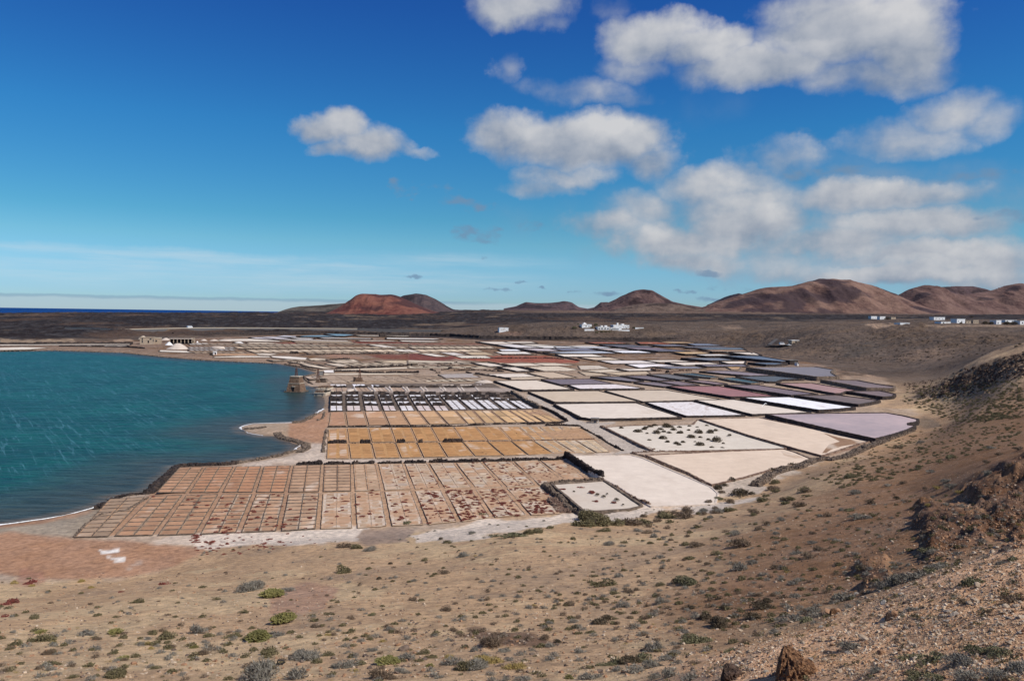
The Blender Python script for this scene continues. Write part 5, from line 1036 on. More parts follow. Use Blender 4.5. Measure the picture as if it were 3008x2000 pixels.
# two rows of brownish cells behind, from the middle windmill to the track
for row, (l0, l1, r0, r1, n) in enumerate([((905,640),(985,683),(3330,640),(3560,668),11), ((985,692),(1075,738),(3560,676),(3700,700),11)]):
    for k in range(n):
        a0, a1 = lerp2(l0, r0, k/n), lerp2(l0, r0, (k+.94)/n); b0, b1 = lerp2(l1, r1, k/n), lerp2(l1, r1, (k+.94)/n)
        if row == 1 and k < 1: continue
        w = min(1, k/4); col = tuple(c*(1-w)+d*w for c, d in zip((.36, .265, .20), (.58, .49, .37)))
        block(cM([a0, a1, b1, b0]), .95, '%s plot from the left, %s row between windmills and rubble walls' % (ORD[k], ['back', 'front'][row]), 'dull plots behind the white beds', 2, 1, col, (.42, .33, .25), .3, .15, 'basalt_low', 800+k+20*row, .5, True, 'dry_mud', 'dry_mud', 0, .4)
# striped rows of far small cells
def far_row(l0, r0, dy, n, slant, col, name, z, seed, f=cM):
    rs = np.random.RandomState(seed)
    for k in range(n):
        a0, a1 = lerp2(l0, r0, k/n), lerp2(l0, r0, (k+.9)/n)
        q = f([a0, a1, (a1[0]+slant, a1[1]+dy), (a0[0]+slant, a0[1]+dy)]); P = [np.array(p) for p in wz(q, z)]; c = sum(P)/4
        V = [p-c for p in P]; V = V if area2(V) > 0 else V[::-1]
        root = thing('salt_plot', '%s small plot from the left in %s' % (ORD[k] if k < 16 else ['seventeenth','eighteenth','nineteenth','twentieth','twenty-first','twenty-second','twenty-third','twenty-fourth'][k-16], name), 'salt pan', tuple(c), 0, 'small plots of '+name)
        kk = .8+.4*rs.rand(); o = meshobj('salt_crust', V, [(0,1,2,3)], MAT['salt_crust'], root); o.color = tuple(v*kk for v in col)+(1,)
        VV, F = rim_mesh(V, 0, .7, .22, .4, seed+k); meshfast('stone_rim', VV, F, MAT['basalt_low'], root)
far_row((-60,232),(2300,232), 20, 20, 60, (.50,.38,.26), 'the upper striped row left of the track', 1.3, 850)
far_row((100,272),(3300,264), 34, 22, 120, (.64,.50,.35), 'the lower striped row left of the track', 1.3, 851)
far_row((0,205),(1200,205), 16, 10, 60, (.36,.29,.21), 'the dull row nearest the lava', 1.3, 852)
far_row((0,228),(1150,228), 22, 11, 60, (.58,.47,.34), 'the striped row above the rust red belt', 1.3, 853, cN)
far_row((0,203),(1000,203), 12, 9, 50, (.30,.20,.14), 'the dark striped row below the far wall', 1.3, 854, cN)

for j_, (x0, x1, y, dy, n, sl, cc) in enumerate([(-500,900,190,13,14,40,(.40,.30,.21)),(1000,2359,186,12,12,50,(.36,.25,.17)),(-700,-80,235,18,9,50,(.40,.37,.34)),(-700,-80,262,20,9,50,(.36,.33,.31)),(-650,60,300,16,7,60,(.50,.36,.24)),(1400,2359,455,18,7,90,(.62,.50,.36)),(1500,2500,478,16,7,90,(.58,.47,.34)),(900,1900,300,18,8,80,(.52,.40,.28)),(2400,3900,500,14,9,90,(.60,.48,.34)),(2400,3700,455,16,8,90,(.58,.47,.35)),(-700,-200,290,14,5,50,(.45,.31,.2)),(1700,2900,310,12,9,80,(.50,.38,.26)),(400,1500,412,12,6,90,(.60,.48,.35))]):
    far_row((x0, y), (x1, y), dy, n, sl, cc, ['the thin row at the lava edge','the thin row in the dark red band','the grey row by the big heap','the lower grey row by the big heap','the tan row behind the white hut','the cream row above the rubble pieces','the cream row nearest the rubble pieces','the tan row below the striped ones','the ruined cells, middle','the ruined cells, back','the short row left of the hut','the long tan row under the stripes','the row on the shore bend'][j_], 1.25, 860+j_)
far_row((1300,395),(1440,395), 12, 3, 20, (.40,.36,.32), 'the grey cells beside the big salt heap', 1.2, 856, cL)
# ------------------------------------------------------------------ loose stone walls
def rocks(pos, size, seed, flat=1.0):      # many irregular six-sided stones in one mesh
    pos = np.asarray(pos, float); n = len(pos); rs = np.random.RandomState(seed); size = np.broadcast_to(np.asarray(size, float).reshape(-1, 1, 1), (n, 1, 1)) if np.ndim(size) else np.full((n, 1, 1), size)
    cube = np.array([(-1,-1,-1),(1,-1,-1),(1,1,-1),(-1,1,-1),(-1,-1,1),(1,-1,1),(1,1,1),(-1,1,1)], float)*.5
    V = cube[None]*(.75+.5*rs.rand(n, 1, 3))*np.array([1, 1, flat])+(rs.rand(n, 8, 3)-.5)*.42; V[:, 4:, :2] *= .72
    a = rs.rand(n)*6.283; ca, sa = np.cos(a)[:, None], np.sin(a)[:, None]; b = (rs.rand(n)-.5)*.9; cb, sb = np.cos(b)[:, None], np.sin(b)[:, None]
    x, z = V[..., 0]*cb-V[..., 2]*sb, V[..., 0]*sb+V[..., 2]*cb; y = V[..., 1]
    V = np.stack([x*ca-y*sa, x*sa+y*ca, z], -1)*size+pos[:, None, :]
    f = np.array([(3,2,1,0),(4,5,6,7),(0,1,5,4),(1,2,6,5),(2,3,7,6),(3,0,4,7)])
    return V.reshape(-1, 3), (f[None]+np.arange(n)[:, None, None]*8).reshape(-1, 4)
def rubble(pts, z, h, w, size, mat, label, seed, name='stone_wall', cat='stone wall', group='loose stone walls of the works', ragged=.5, dens=1.0):
    P = wz(pts, z); rs = np.random.RandomState(seed); pos, sz = [], []; acc = 0
    for a, b in zip(P[:-1], P[1:]):
        L = np.linalg.norm(b-a); d = (b-a)/L; nr = np.array([-d[1], d[0], 0]); n = int(L*dens/(size*.62))
        for i in range(n):
            s = (i+rs.rand())/n*L; hh = h*(1-ragged*vn(np.array([(acc+s)/(size*6)]), np.array([seed*1.7]), 3)[0]*1.3)
            lv = max(1, int(round(hh/(size*.6)))); wl = max(1, int(w/(size*.8)))
            for k in range(lv):
                for q in range(wl if k < lv-1 else max(1, wl-1)):
                    p = a+d*s+nr*((q-(wl-1)/2)*size*.75*(1-k*.12)+(rs.rand()-.5)*size*.4); p = p+(0, 0, .1*size+k*size*.58); pos.append(p); sz.append(size*(.7+.7*rs.rand()))
        acc += L
    V, F = rocks(pos, sz, seed); g = np.array(P).mean(0)
    pz = Hq(V[:, 0], V[:, 1])
    if pz is not None: V[:, 2] += np.repeat((pz.reshape(-1, 8).mean(1)-z*0)-z, 8).clip(-.6, 6)
    o = meshfast(name, V-g, F, MAT[mat]); o.location = g; tag(o, label, cat, group); return o
for k, (x0, x1, dy) in enumerate([(170,340,0),(362,538,-1),(555,705,-3),(735,895,-8),(918,1060,-10),(1085,1435,-16),(1450,1648,-22),(1665,1845,-26),(1855,2025,-28)]):
    rubble(cA([(x0,1002+dy),(x1,1000+dy)]), .75, 1.0, .9, .42, 'basalt', '%s black rubble wall piece from the left between the orange field and front field' % ORD[k], 20+k, group='row of black rubble walls')
rubble(cA([(388,742),(700,741),(1000,742),(1300,736),(1600,722),(2000,714)]), .75, .75, .9, .42, 'basalt', 'long ragged dark wall along the top of the orange field', 31, ragged=.8)
for k, (x0, x1, y, hh) in enumerate([(388,512,856,1.2),(612,678,855,1.3),(867,918,852,1.4),(1018,1040,851,1.3),(1183,1312,848,1.35)]):
    rubble(cA([(x0,y),(x1,y-1)]), .85, hh, .9, .4, 'basalt', '%s black stone heap from the left inside the orange field' % ORD[k], 40+k, 'stone_heap', 'stone heap', 'black stone heaps in the orange field', .25)
rubble(cA([(545,856),(612,857),(870,854),(1020,852),(1183,850),(1310,846)]), .85, .3, .4, .35, 'basalt_low', 'low dark kerb of stones across the orange field', 46, ragged=.9)
rubble(cA([(1310,843),(1700,838),(2100,830),(2232,827)]), .85, .15, .3, .3, 'brown_stone', 'thin brown kerb across the right half of the orange field', 47)
rubble(cA([(378,760),(362,830),(352,915)]), .8, .7, .8, .4, 'basalt_low', 'short grey stone wall at the left end of the orange field', 48, ragged=.7)
rubble(cS([(240,335),(420,425),(680,560)]), .9, 1.0, .8, .45, 'basalt', 'dark wall on the left side of the pale track, upper stretch', 49, ragged=.25)
rubble(cS([(690,562),(560,600),(300,612),(0,625)]), .9, .6, .8, .42, 'basalt', 'dark bent wall closing the plots below the track bend', 50, ragged=.4)
rubble(cS([(300,642),(600,642),(910,662)]), .9, .6, .7, .42, 'basalt', 'short dark wall at the top right of the orange field', 51, ragged=.3)
rubble(cS([(930,690),(1200,830),(1400,950),(1665,1078)]), .9, .55, .9, .42, 'basalt', 'dark broken wall along the right end of the orange field', 52, ragged=.7)
rubble(cS([(1275,668),(1600,830),(1850,940),(2210,1090)]), 1.1, .55, 1.2, .42, 'brown_stone', 'reddish stone wall on the left edge of the shrub dotted pan', 53, ragged=.5)
rubble(cS([(1780,1130),(1850,1120),(2060,1115),(2400,1100),(3400,1045)]), 1.4, .35, .7, .4, 'brown_stone', 'low reddish stone wall between the shrub dotted pan and the peach pan', 54, ragged=.6)
rubble(cC([(360,192),(450,215),(560,262),(760,340),(900,420)]), 1.5, .35, .8, .38, 'brown_stone', 'low reddish bank of stones between the pinkish pan and the peach pan', 55, ragged=.6)
rubble(cD([(1795,112),(1860,150),(1950,205),(2050,262)]), .85, 1.7, 1.0, .5, 'basalt', 'tall black wall on the upper left edge of the pinkish white pan', 56, ragged=.1)
rubble(cC([(170,392),(300,462),(400,520),(490,565)]), 1.2, .5, .9, .4, 'brown_stone', 'low brown wall on the lower left edge of the pinkish white pan', 57, ragged=.7)
rubble(cD([(1640,300),(1650,282),(1800,275),(2060,268)]), 1.1, .8, 1.0, .45, 'basalt_low', 'dark wall along the top of the small greyish pan', 58, ragged=.3)
rubble(cD([(1645,295),(1730,370),(1820,450),(1920,494)]), 1.0, 1.1, 1.5, .5, 'basalt_low', 'tumbled dark wall on the left side of the small greyish pan', 59, ragged=.5)
rubble(cD([(1715,400),(1760,440),(1790,480)]), .9, .6, 3.0, .45, 'brown_stone', 'spill of brown stones below the tumbled dark wall', 60, 'stone_heap', 'stone heap', ragged=.6)
rubble(cC([(1215,410),(1270,380),(1330,330),(1420,300),(1520,285),(1620,240),(1720,225)]), 2.0, .9, 2.8, .5, 'basalt_low', 'thick band of grey stones along the hillside below the peach pan', 61, 'stone_bank', 'stone bank', ragged=.5)
rubble(cC([(1730,222),(1850,195),(2000,130),(2150,75),(2300,25)]), 2.6, .6, 2.6, .5, 'basalt_low', 'long band of grey stones climbing right below the lilac pan', 62, 'stone_bank', 'stone bank', ragged=.6)
rubble(cE([(2060,45),(1960,85),(1800,118),(1640,148)])+[], .4, .5, 1.4, .45, 'basalt_low', 'dark boulders along the curved cove shore', 63, 'stone_bank', 'stone bank', 'stone banks of the shore', .7)
rubble(cE([(1640,152),(1400,156),(1235,160),(1190,200),(1100,282),(1028,350)]), .35, .8, 2.4, .5, 'basalt', 'black boulder embankment between the lagoon and the front field', 64, 'stone_bank', 'stone bank', 'stone banks of the shore', .3)
rubble(cE([(1028,352),(900,358),(800,380),(740,425),(680,455)]), .35, .6, 1.8, .5, 'basalt', 'black boulders at the left foot of the front field', 65, 'stone_bank', 'stone bank', 'stone banks of the shore', .5)
rubble(cE([(1030,375),(880,470),(700,500),(600,560),(510,655)]), .8, .25, .5, .35, 'basalt_low', 'thin line of grey stones at the left end of the front field', 66, ragged=.8)
rubble(cL([(2205,880),(2160,905),(2100,940),(2040,955)]), .35, .6, 1.8, .5, 'basalt_low', 'grey boulders below the quay by the small foam patch', 67, 'stone_bank', 'stone bank', 'stone banks of the shore', .5)
rubble(cL([(1925,1015),(1960,1040),(2060,1065),(2125,1090),(2130,1120),(2080,1150)]), .6, .6, 2.6, .5, 'basalt_low', 'ring of dark boulders on the small headland', 68, 'stone_bank', 'stone bank', 'stone banks of the shore', .7)
rubble(cL([(1700,985),(1780,990),(1840,985)]), .3, .3, 2.5, .4, 'basalt_low', 'scatter of dark pebbly stones on the sand spit', 69, 'stone_bank', 'stone bank', 'stone banks of the shore', .9, )
rubble(cK([(320,640),(305,700),(290,770),(200,800)]), .6, .5, 1.0, .45, 'basalt_low', 'rough stone edge of the quay path', 70, ragged=.6)
rubble(cL([(0,452),(400,447),(860,463),(1130,491),(1400,513),(1900,536)]), .25, .5, 1.5, .9, 'basalt_low', 'thin dark line of stones along the far lagoon shore', 71, 'stone_bank', 'stone bank', 'stone banks of the shore', .6, 0.8)
rubble(cM([(640,470),(760,492),(900,515),(1000,545),(1080,560)]), .3, .5, 1.2, .8, 'basalt_low', 'dark stones at the bend of the far shore', 72, 'stone_bank', 'stone bank', 'stone banks of the shore', .6)
rubble(cM([(915,640),(935,680),(980,720),(1040,748)]), .4, .8, 1.2, .6, 'basalt_low', 'curved stone edge between the two windmill quays', 73, 'stone_bank', 'stone bank', 'stone banks of the shore', .4)
rubble(cM([(840,645),(905,632),(1000,620),(1070,605)]), .3, .5, .9, .6, 'basalt_low', 'narrow stone mole reaching from the back shore towards the tower', 74, 'stone_bank', 'stone bank', 'stone banks of the shore', .4)
rubble(cM([(700,458),(900,452),(1060,478),(1180,495)]), .9, .7, .9, .8, 'basalt', 'dark bar of wall behind the bend of the far shore', 75)
rubble(cM([(1215,425),(1340,410),(1480,402),(1540,400)]), 1.0, 1.1, 1.2, .8, 'basalt', 'thick black bar of wall in the far works', 76, ragged=.2)
rubble(cM([(715,318),(830,318)]), 1.1, 1.8, 3.0, .9, 'basalt', 'squat dark pile of stones behind the cream wedge', 77, 'stone_heap', 'stone heap', ragged=.2)
for k, (a, b) in enumerate([((1350,542),(1475,533)),((1490,538),(1618,528)),((1632,532),(1765,520)),((1785,528),(1910,515)),((1935,520),(2055,508)),((2070,513),(2200,502)),((2215,505),(2359,498))]):
    rubble(cM([a, b]), .9, 1.2, 1.0, .75, 'basalt', '%s black wall piece from the left in the back rubble row' % ORD[k], 80+k, group='back row of black wall pieces', ragged=.15)
for k, (a, b) in enumerate([((1325,578),(1420,575)),((1440,578),(1620,572)),((1640,575),(1850,598)),((1870,595),(2020,588)),((2050,590),(2190,582)),((2210,585),(2500,590))]):
    rubble(cM([a, b]), .9, 1.2, 1.0, .75, 'basalt', '%s black wall piece from the left in the front rubble row' % ORD[k], 90+k, group='front row of black wall pieces', ragged=.2)
for k, P in enumerate([[(200,520),(300,518)],[(300,545),(380,565)],[(395,470),(600,468)],[(690,482),(835,478)],[(400,500),(640,495)],[(460,552),(560,545)],[(560,535),(700,535)],[(780,535),(860,530)],[(870,525),(960,515)],[(630,565),(860,560)],[(880,560),(980,560)],[(1000,560),(1170,572)],[(800,585),(860,600)],[(1180,550),(1420,540)],[(1170,575),(1320,578)],[(640,460),(900,455)],[(380,590),(440,590)]]):
    rubble(cN(P), 1.0, .9, 1.2, .75, 'basalt', '%s tumbled dark stone bar from the left among the ruined cells' % ORD[min(k, 15)] if k < 16 else 'last tumbled dark stone bar low on the left among ruined cells', 100+k, group='tumbled bars of the ruined cells', ragged=.8)
rubble(cM([(0,262),(500,264),(1200,268),(2300,262)]), 1.2, .7, 1.0, .9, 'basalt', 'long dark wall between the two striped rows', 120, ragged=.4, dens=.8)
rubble(cM([(850,338),(1200,332),(1700,328),(2359,326)]), 1.2, .6, 1.0, .9, 'basalt', 'dark wall under the lower striped row', 121, ragged=.5, dens=.8)
rubble(cN([(0,258),(600,258),(1240,262)]), 1.2, .7, 1.0, .9, 'basalt', 'dark wall through the striped rows, right half', 122, ragged=.4, dens=.8)
rubble(cN([(750,392),(1200,392),(1900,388),(2150,400)]), 1.3, .8, 1.0, .9, 'basalt', 'black wall across the rust red belt', 123, ragged=.3, dens=.8)
rubble(cN([(1290,345),(1480,345),(1770,342)]), 1.3, 1.0, 1.2, .9, 'basalt', 'dark wall with white gaps above the rust red belt', 124, ragged=.3, dens=.8)
rubble(cO([(1015,505),(1060,520),(1140,520)]), 1.6, 2.0, 2.0, .9, 'brown_stone', 'low brown cliff of stones in the middle of the brine pans', 125, 'stone_bank', 'stone bank', ragged=.5)
rubble(cO([(1260,545),(1300,520),(1420,510),(1560,508)]), 2.2, 1.0, 1.6, .8, 'brown_stone', 'brown stone bank right of the low cliff', 126, 'stone_bank', 'stone bank', ragged=.5)
rubble(cO([(1215,550),(1235,540)]), 1.6, 1.6, 1.6, .8, 'basalt', 'dark lump of rock beside the low cliff', 127, 'stone_heap', 'stone heap', ragged=.2)
# diagonal wall of the crystallising pans, a long smooth face
def long_wall(pts, z, h, th, mat, label, seed, name='stone_wall', cat='stone wall'):
    P = wz(pts, z); g = np.mean(P, axis=0); mb = MB()
    for i, (a, b) in enumerate(zip(P[:-1], P[1:])): mb.add(*ribbon(a-g, b-g, th, h, seed+i, -.6, max(1.0, np.linalg.norm(g[:2])/300)))
    o = mb.build(name, MAT[mat]); o.location = g; tag(o, label, cat); return o
long_wall(cA([(1655,506),(1755,565),(1850,614)]), .9, 1.3, 1.6, 'basalt_low', 'tall grey brown wall slanting down beside the white beds', 140)
long_wall(cN([(-400,75),(0,72),(300,72),(600,82),(1000,105),(1500,112),(2359,128),(3000,132),(3800,140)]), 2.6, 3.2, 5.0, 'basalt', 'long black bank closing the far side of the works', 141, 'stone_bank', 'stone bank')
long_wall(cM([(-900,64),(0,52),(1200,40),(1900,52),(2359,62)]), 2.6, 3.0, 6.0, 'basalt', 'black bank behind the pale teal far pans', 142, 'stone_bank', 'stone bank')
long_wall(cN([(930,165),(1300,228),(1640,292),(2000,350),(2359,425)]), 1.3, .8, 2.0, 'basalt', 'dark bank along the diagonal track', 143)
long_wall(cN([(1110,455),(1500,510),(1830,570)]), 1.4, .8, 1.6, 'basalt', 'dark diagonal bank left of the ribbed cream pans', 144)
long_wall(cN([(930,605),(1200,650),(1420,690)]), 1.3, .9, 1.4, 'basalt', 'dark wall left of the shallow cream pan', 145)
long_wall(cR([(0,238),(900,236),(1840,228)]), 1.5, 1.6, 3.0, 'basalt', 'long dark wall behind the far left strips', 146)
long_wall(cR([(820,268),(1300,272),(1760,282),(2000,300)]), 1.0, 1.0, 2.0, 'basalt', 'second dark wall before the far left strips', 147)

# ------------------------------------------------------------------ windmill towers and quays
simple('rust', (.13, .055, .035), .8, .4, 6, 0, .3); simple('white_wash', (.80, .80, .78), .85, .06, .8, .02, .2, (.66, .62, .56))
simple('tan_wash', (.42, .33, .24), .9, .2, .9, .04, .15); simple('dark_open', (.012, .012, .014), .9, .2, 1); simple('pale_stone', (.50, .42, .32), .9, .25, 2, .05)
simple('asphalt', (.085, .080, .078), .92, .15, .4); simple('metal_white', (.72, .74, .74), .5, .1, 1, 0, .5); simple('rubber', (.012, .012, .013), .55, .3, 4, 0, .4); simple('timber', (.16, .125, .095), .9, .3, 5, .02)
simple('glass_dark', (.03, .04, .05), .15, .2, 1, 0, .5); simple('car_white', (.78, .79, .80), .3, .03, 1, 0, .5); simple('roof_grey', (.22, .21, .20), .9, .2, 1)
def lattice(root, name, x, y, z0, h, w0, w1, mat, n=4):
    mb = MB(); c = [(-1,-1),(1,-1),(1,1),(-1,1)]
    P = lambda i, t: (x+c[i][0]*(w0+(w1-w0)*t)/2, y+c[i][1]*(w0+(w1-w0)*t)/2, z0+h*t)
    for i in range(4): mb.bar(P(i, 0), P(i, 1), .085, 4)
    for k in range(n):
        for i in range(4): mb.bar(P(i, k/n), P((i+1) % 4, (k+1)/n), .05, 4); mb.bar(P(i, (k+1)/n), P((i+1) % 4, (k+1)/n), .05, 4)
    return mb.build(name, MAT[mat], root)
def frustum(mb, x, y, z0, z1, w0, w1, d0, d1, seed=0, n=5):
    rs = np.random.RandomState(seed); base = len(mb.v); V = []
    for k in range(n+1):
        t = k/n; w, d = (w0+(w1-w0)*t)/2, (d0+(d1-d0)*t)/2
        for q in range(16):
            s, e = divmod(q, 4); e = e/4; a = [(-1,-1),(1,-1),(1,1),(-1,1)][s]; b = [(-1,-1),(1,-1),(1,1),(-1,1)][(s+1) % 4]
            V.append((x+(a[0]+(b[0]-a[0])*e)*w+(rs.rand()-.5)*.07, y+(a[1]+(b[1]-a[1])*e)*d+(rs.rand()-.5)*.07, z0+(z1-z0)*t))
    F = [(k*16+q, k*16+(q+1) % 16, (k+1)*16+(q+1) % 16, (k+1)*16+q) for k in range(n) for q in range(16)]+[tuple(range(n*16, n*16+16))]
    mb.add(V, F)
p0 = atz(861, 1149.5, .45); s_ = float(-(np.array([p0[0], p0[1], p0[2]-CAMZ]) @ CRn)[2])/FPX      # metres per photo pixel there
wm = thing('windmill_tower', 'stepped stone windmill tower with a doorway standing in the lagoon', 'windmill tower', tuple(p0), R(-8), 'windmills of the works')
W0 = 44.5*s_; mb = MB(); frustum(mb, 0, W0*.5, -.3, 3.35, W0, W0*.79, W0, W0*.79, 1); lo = mb.build('lower_stage', MAT['tower_stone'], wm)
mb = MB(); mb.box(-W0*.41, W0*.41, W0*.09, W0*.91, 3.352, 3.6); mb.build('ledge', MAT['pale_stone'], wm)
mb = MB(); frustum(mb, 0, W0*.5, 3.602, 6.35, W0*.74, W0*.62, W0*.74, W0*.62, 2); mb.build('upper_stage', MAT['tower_stone'], wm)
mb = MB(); mb.box(-W0*.33, W0*.33, W0*.17, W0*.83, 6.352, 6.6); mb.build('coping', MAT['pale_stone'], wm)
mb = MB(); mb.box(-.42, .42, .02, .5, .02, 1.95); d_ = mb.build('doorway', MAT['dark_open'], wm); mb = MB(); mb.box(-.75, .75, .12, .5, 1.96, 2.35); mb.build('lintel', MAT['pale_stone'], wm)
lattice(wm, 'mast', 0, W0*.5, 6.6, 3.5, .95, .45, 'rust'); mb = MB(); mb.bar((0, W0*.5-.7, 9.9), (0, W0*.5+.9, 10.1), .09, 6); mb.bar((-.3, W0*.5-.1, 10.1), (.3, W0*.5+.1, 10.25), .06, 5); mb.build('rotor_shaft', MAT['rust'], wm)
mb = MB(); mb.box(-W0*.62, W0*.60, -.5, W0*1.15, -1.0, -.02); mb.build('plinth', MAT['basalt_low'], wm)
rubble(cM([(490,860),(560,852),(640,858)]), .05, .45, 1.1, .5, 'basalt_low', 'low stone mole left of the lagoon tower', 150, 'stone_bank', 'stone bank', 'stone banks of the shore', .6)
rubble(cM([(860,864),(960,868),(1040,874)]), .05, .5, 1.3, .5, 'basalt_low', 'low stone mole joining the lagoon tower to the quay', 151, 'stone_bank', 'stone bank', 'stone banks of the shore', .4)
# ruined quay with the middle windmill
p1 = atz(939, 1162, .1); q = thing('quay', 'ruined stepped stone quay carrying the middle windmill', 'quay', tuple(p1), R(-6)); wq = 34*s_
for i, (z0, z1, y0, x0, x1) in enumerate([(-.6, 1.1, 0, -.5, .5), (1.1, 2.0, 1.4, -.49, .18), (2.0, 2.9, 2.6, -.48, .5), (2.9, 3.5, 4.2, -.47, .5)]):
    mb = MB(); n = 9
    for k in range(n):
        a, b = x0*wq+(x1-x0)*wq*k/n, x0*wq+(x1-x0)*wq*(k+1)/n-.03; j = random.uniform(-.18, .18); mb.box(a, b, y0+j, 11-i*.4, z0 if i == 0 else z0+.003*i, z1+random.uniform(-.14, .14), .02)
    mb.build('stone_step', MAT['tower_stone' if i % 2 else 'pale_stone'] if i != 1 else MAT['brown_stone'], q)
mb = MB(); mb.box(-.48*wq, .4*wq, -.02-.3, .6, 1.0, 1.3); mb.build('coping', MAT['pale_stone'], q)
hs_ = thing('stone_hut', 'small dark flat roofed hut on the ruined quay', 'hut', tuple(atz(947, 1120, 3.2)), R(-6)); mb = MB(); mb.box(-1.6, 1.6, 0, 2.6, -.6, 1.3, .05); mb.build('wall', MAT['basalt_low'], hs_)
mb = MB(); mb.box(-1.75, 1.75, -.15, 2.75, 1.302, 1.5); mb.build('roof', MAT['tan_wash'], hs_)
m2 = thing('windmill', 'rusty reddish wind pump mast rising from the ruined quay', 'wind pump', tuple(atz(933, 1122, 3.1)), 0, 'windmills of the works')
mb = MB(); frustum(mb, 0, .8, -.4, 1.2, 1.9, 1.3, 1.6, 1.2, 5, 3); mb.build('base', MAT['tower_stone'], m2); lattice(m2, 'mast', 0, .8, 1.2, 4.6, 1.2, .5, 'rust'); mb = MB(); mb.bar((0, -.3, 5.7), (0, 1.9, 5.9), .12, 6); mb.box(-.35, .35, .5, 1.1, 5.4, 5.9); mb.build('gear_head', MAT['rust'], m2)
mb = MB(); mb.bar((-.15, .3, 1.0), (-1.3, -.2, -.4), .10, 5); mb.bar((.2, .4, 3.0), (.75, .1, .8), .12, 5); mb.build('pump_rod', MAT['timber'], m2)
p3 = atz(1053, 1122, 1.0); m3 = thing('windmill', 'wind pump mast on a broken stone block beyond the white cells', 'wind pump', tuple(p3), 0, 'windmills of the works')
mb = MB(); frustum(mb, 0, 1.5, -.2, 2.1, 3.6, 2.9, 3.2, 2.6, 8, 4); mb.build('base', MAT['tower_stone'], m3); lattice(m3, 'mast', .3, 1.6, 2.1, 4.2, 1.0, .4, 'rust'); mb = MB(); mb.box(.0, .6, 1.3, 1.9, 5.9, 6.5, .1); mb.build('gear_head', MAT['rust'], m3)
mb = MB(); frustum(mb, -2.2, 1.0, -.2, 2.3, 1.1, .7, 2.6, 2.2, 9, 3); mb.build('side_pier', MAT['basalt'], m3)
# grey shed and pale wall by the back shore
def box_house(pt_px, d_hit, w_px, h_px, depth, label, mats=('white_wash', 'roof_grey'), wins=(), door=None, parapet=0, rz=0, base=None, group='scattered houses', name='house', cat='house'):
    """pt_px: photo pixel of the middle of the front foot"""
    g = hit(*pt_px) if base is None else atd(pt_px[0], pt_px[1], -base) if base < 0 else atz(pt_px[0], pt_px[1], base)
    dd = -(np.array([g[0], g[1], g[2]-CAMZ]) @ CRn)[2]; s = dd/FPX; w, h = w_px*s, h_px*s; rz = rz+(.30 if d_hit == 0 else 0)
    o = thing(name, label, cat, (g[0], g[1], g[2]-.3), rz, group); mb = MB(); mb.box(-w/2, w/2, 0, depth, -2.2, h+.3); mb.build('wall', MAT[mats[0]], o)
    mb = MB(); pw = .25; 
    for a in ((-w/2-pw, w/2+pw, -pw, .3), (-w/2-pw, w/2+pw, depth-.3, depth+pw), (-w/2-pw, -w/2+.3, .3, depth-.3), (w/2-.3, w/2+pw, .3, depth-.3)): mb.box(*a, h+.302, h+.302+(parapet or .25))
    mb.box(-w/2+.3, w/2-.3, .3, depth-.3, h+.302, h+.36); mb.build('roof', MAT[mats[1]], o)
    for (u, v, ww, hh) in wins:
        mb = MB(); mb.box((u-.5)*w-ww/2, (u-.5)*w+ww/2, -.06, .2, v*h+.3-hh/2, v*h+.3+hh/2); wd = mb.build('window', MAT['glass_dark'], o)
        mb = MB(); mb.box((u-.5)*w-ww/2-.12, (u-.5)*w+ww/2+.12, -.16, -.062, v*h+.3-hh/2-.16, v*h+.3-hh/2-.02); mb.build('sill', MAT[mats[0]], wd)
    if door: u, ww, hh = door; mb = MB(); mb.box((u-.5)*w-ww/2, (u-.5)*w+ww/2, -.05, .2, .25, .3+hh); mb.build('door', MAT['dark_open'], o)
    return o, w, h, s
G2 = 'sheds and stores of the salt works'
box_house((702+1140/4.718-2, 970+622/4.718), 0, 13, 12, 3, 'small grey weathered shed behind the middle windmill', ('roof_grey', 'pale_stone'), base=.9, group=G2, name='shed', cat='shed')
box_house((631, 1042.5), 0, 10.5, 12, 3, 'small white hut with a dark door near the far shore', ('white_wash', 'pale_stone'), [(.3, .6, .6, .7)], (.65, .9, 2.0), base=1.0, group=G2, name='hut', cat='hut')
box_house((620, 1043.5), 0, 9, 7, 2.5, 'low dark lean-to beside the small white hut', ('basalt', 'basalt_low'), base=1.0, group=G2, name='hut', cat='hut')
box_house((431, 1007), 0, 37, 15, 9, 'two storey tan ruin with dark openings near the big salt heap', ('tan_wash', 'tan_wash'), [(.18,.72,1.1,2.0),(.18,.25,1.0,2.2),(.78,.75,1.8,1.2),(.97,.5,.7,2.6)], (.62, 1.4, 2.3), .5, base=2.2, group=G2, name='warehouse', cat='warehouse')
box_house((461, 1006), 0, 20, 12, 8, 'roofless tan annex right of the two storey ruin', ('tan_wash', 'pale_stone'), [(.4,.4,1.6,1.6)], None, .8, base=2.2, group=G2, name='warehouse', cat='warehouse')
o, w, h, s = box_house((532, 1006.5), 0, 60, 11, 9, 'long low store with a pale flat roof and shaded open front', ('dark_open', 'heap_salt'), [], None, .4, base=2.2, group=G2, name='warehouse', cat='warehouse')  # walls coloured near-black to imitate the shade inside the open front
mb = MB()
for k in range(7): mb.box(-w/2+k*w/6-.35, -w/2+k*w/6+.35, -1.6, -.9, 0, h+.25)
mb.build('pillar', MAT['tan_wash'], o); mb = MB(); mb.box(-w/2-.8, w/2+.8, -2.0, .4, h+.26, h+.9); mb.build('porch_roof', MAT['heap_salt'], o)
box_house((566, 1006), 0, 8, 12, 7, 'narrow tan end block of the long low store', ('tan_wash', 'tan_wash'), [], (.5, 1.6, 2.2), .4, base=2.2, group=G2, name='warehouse', cat='warehouse')
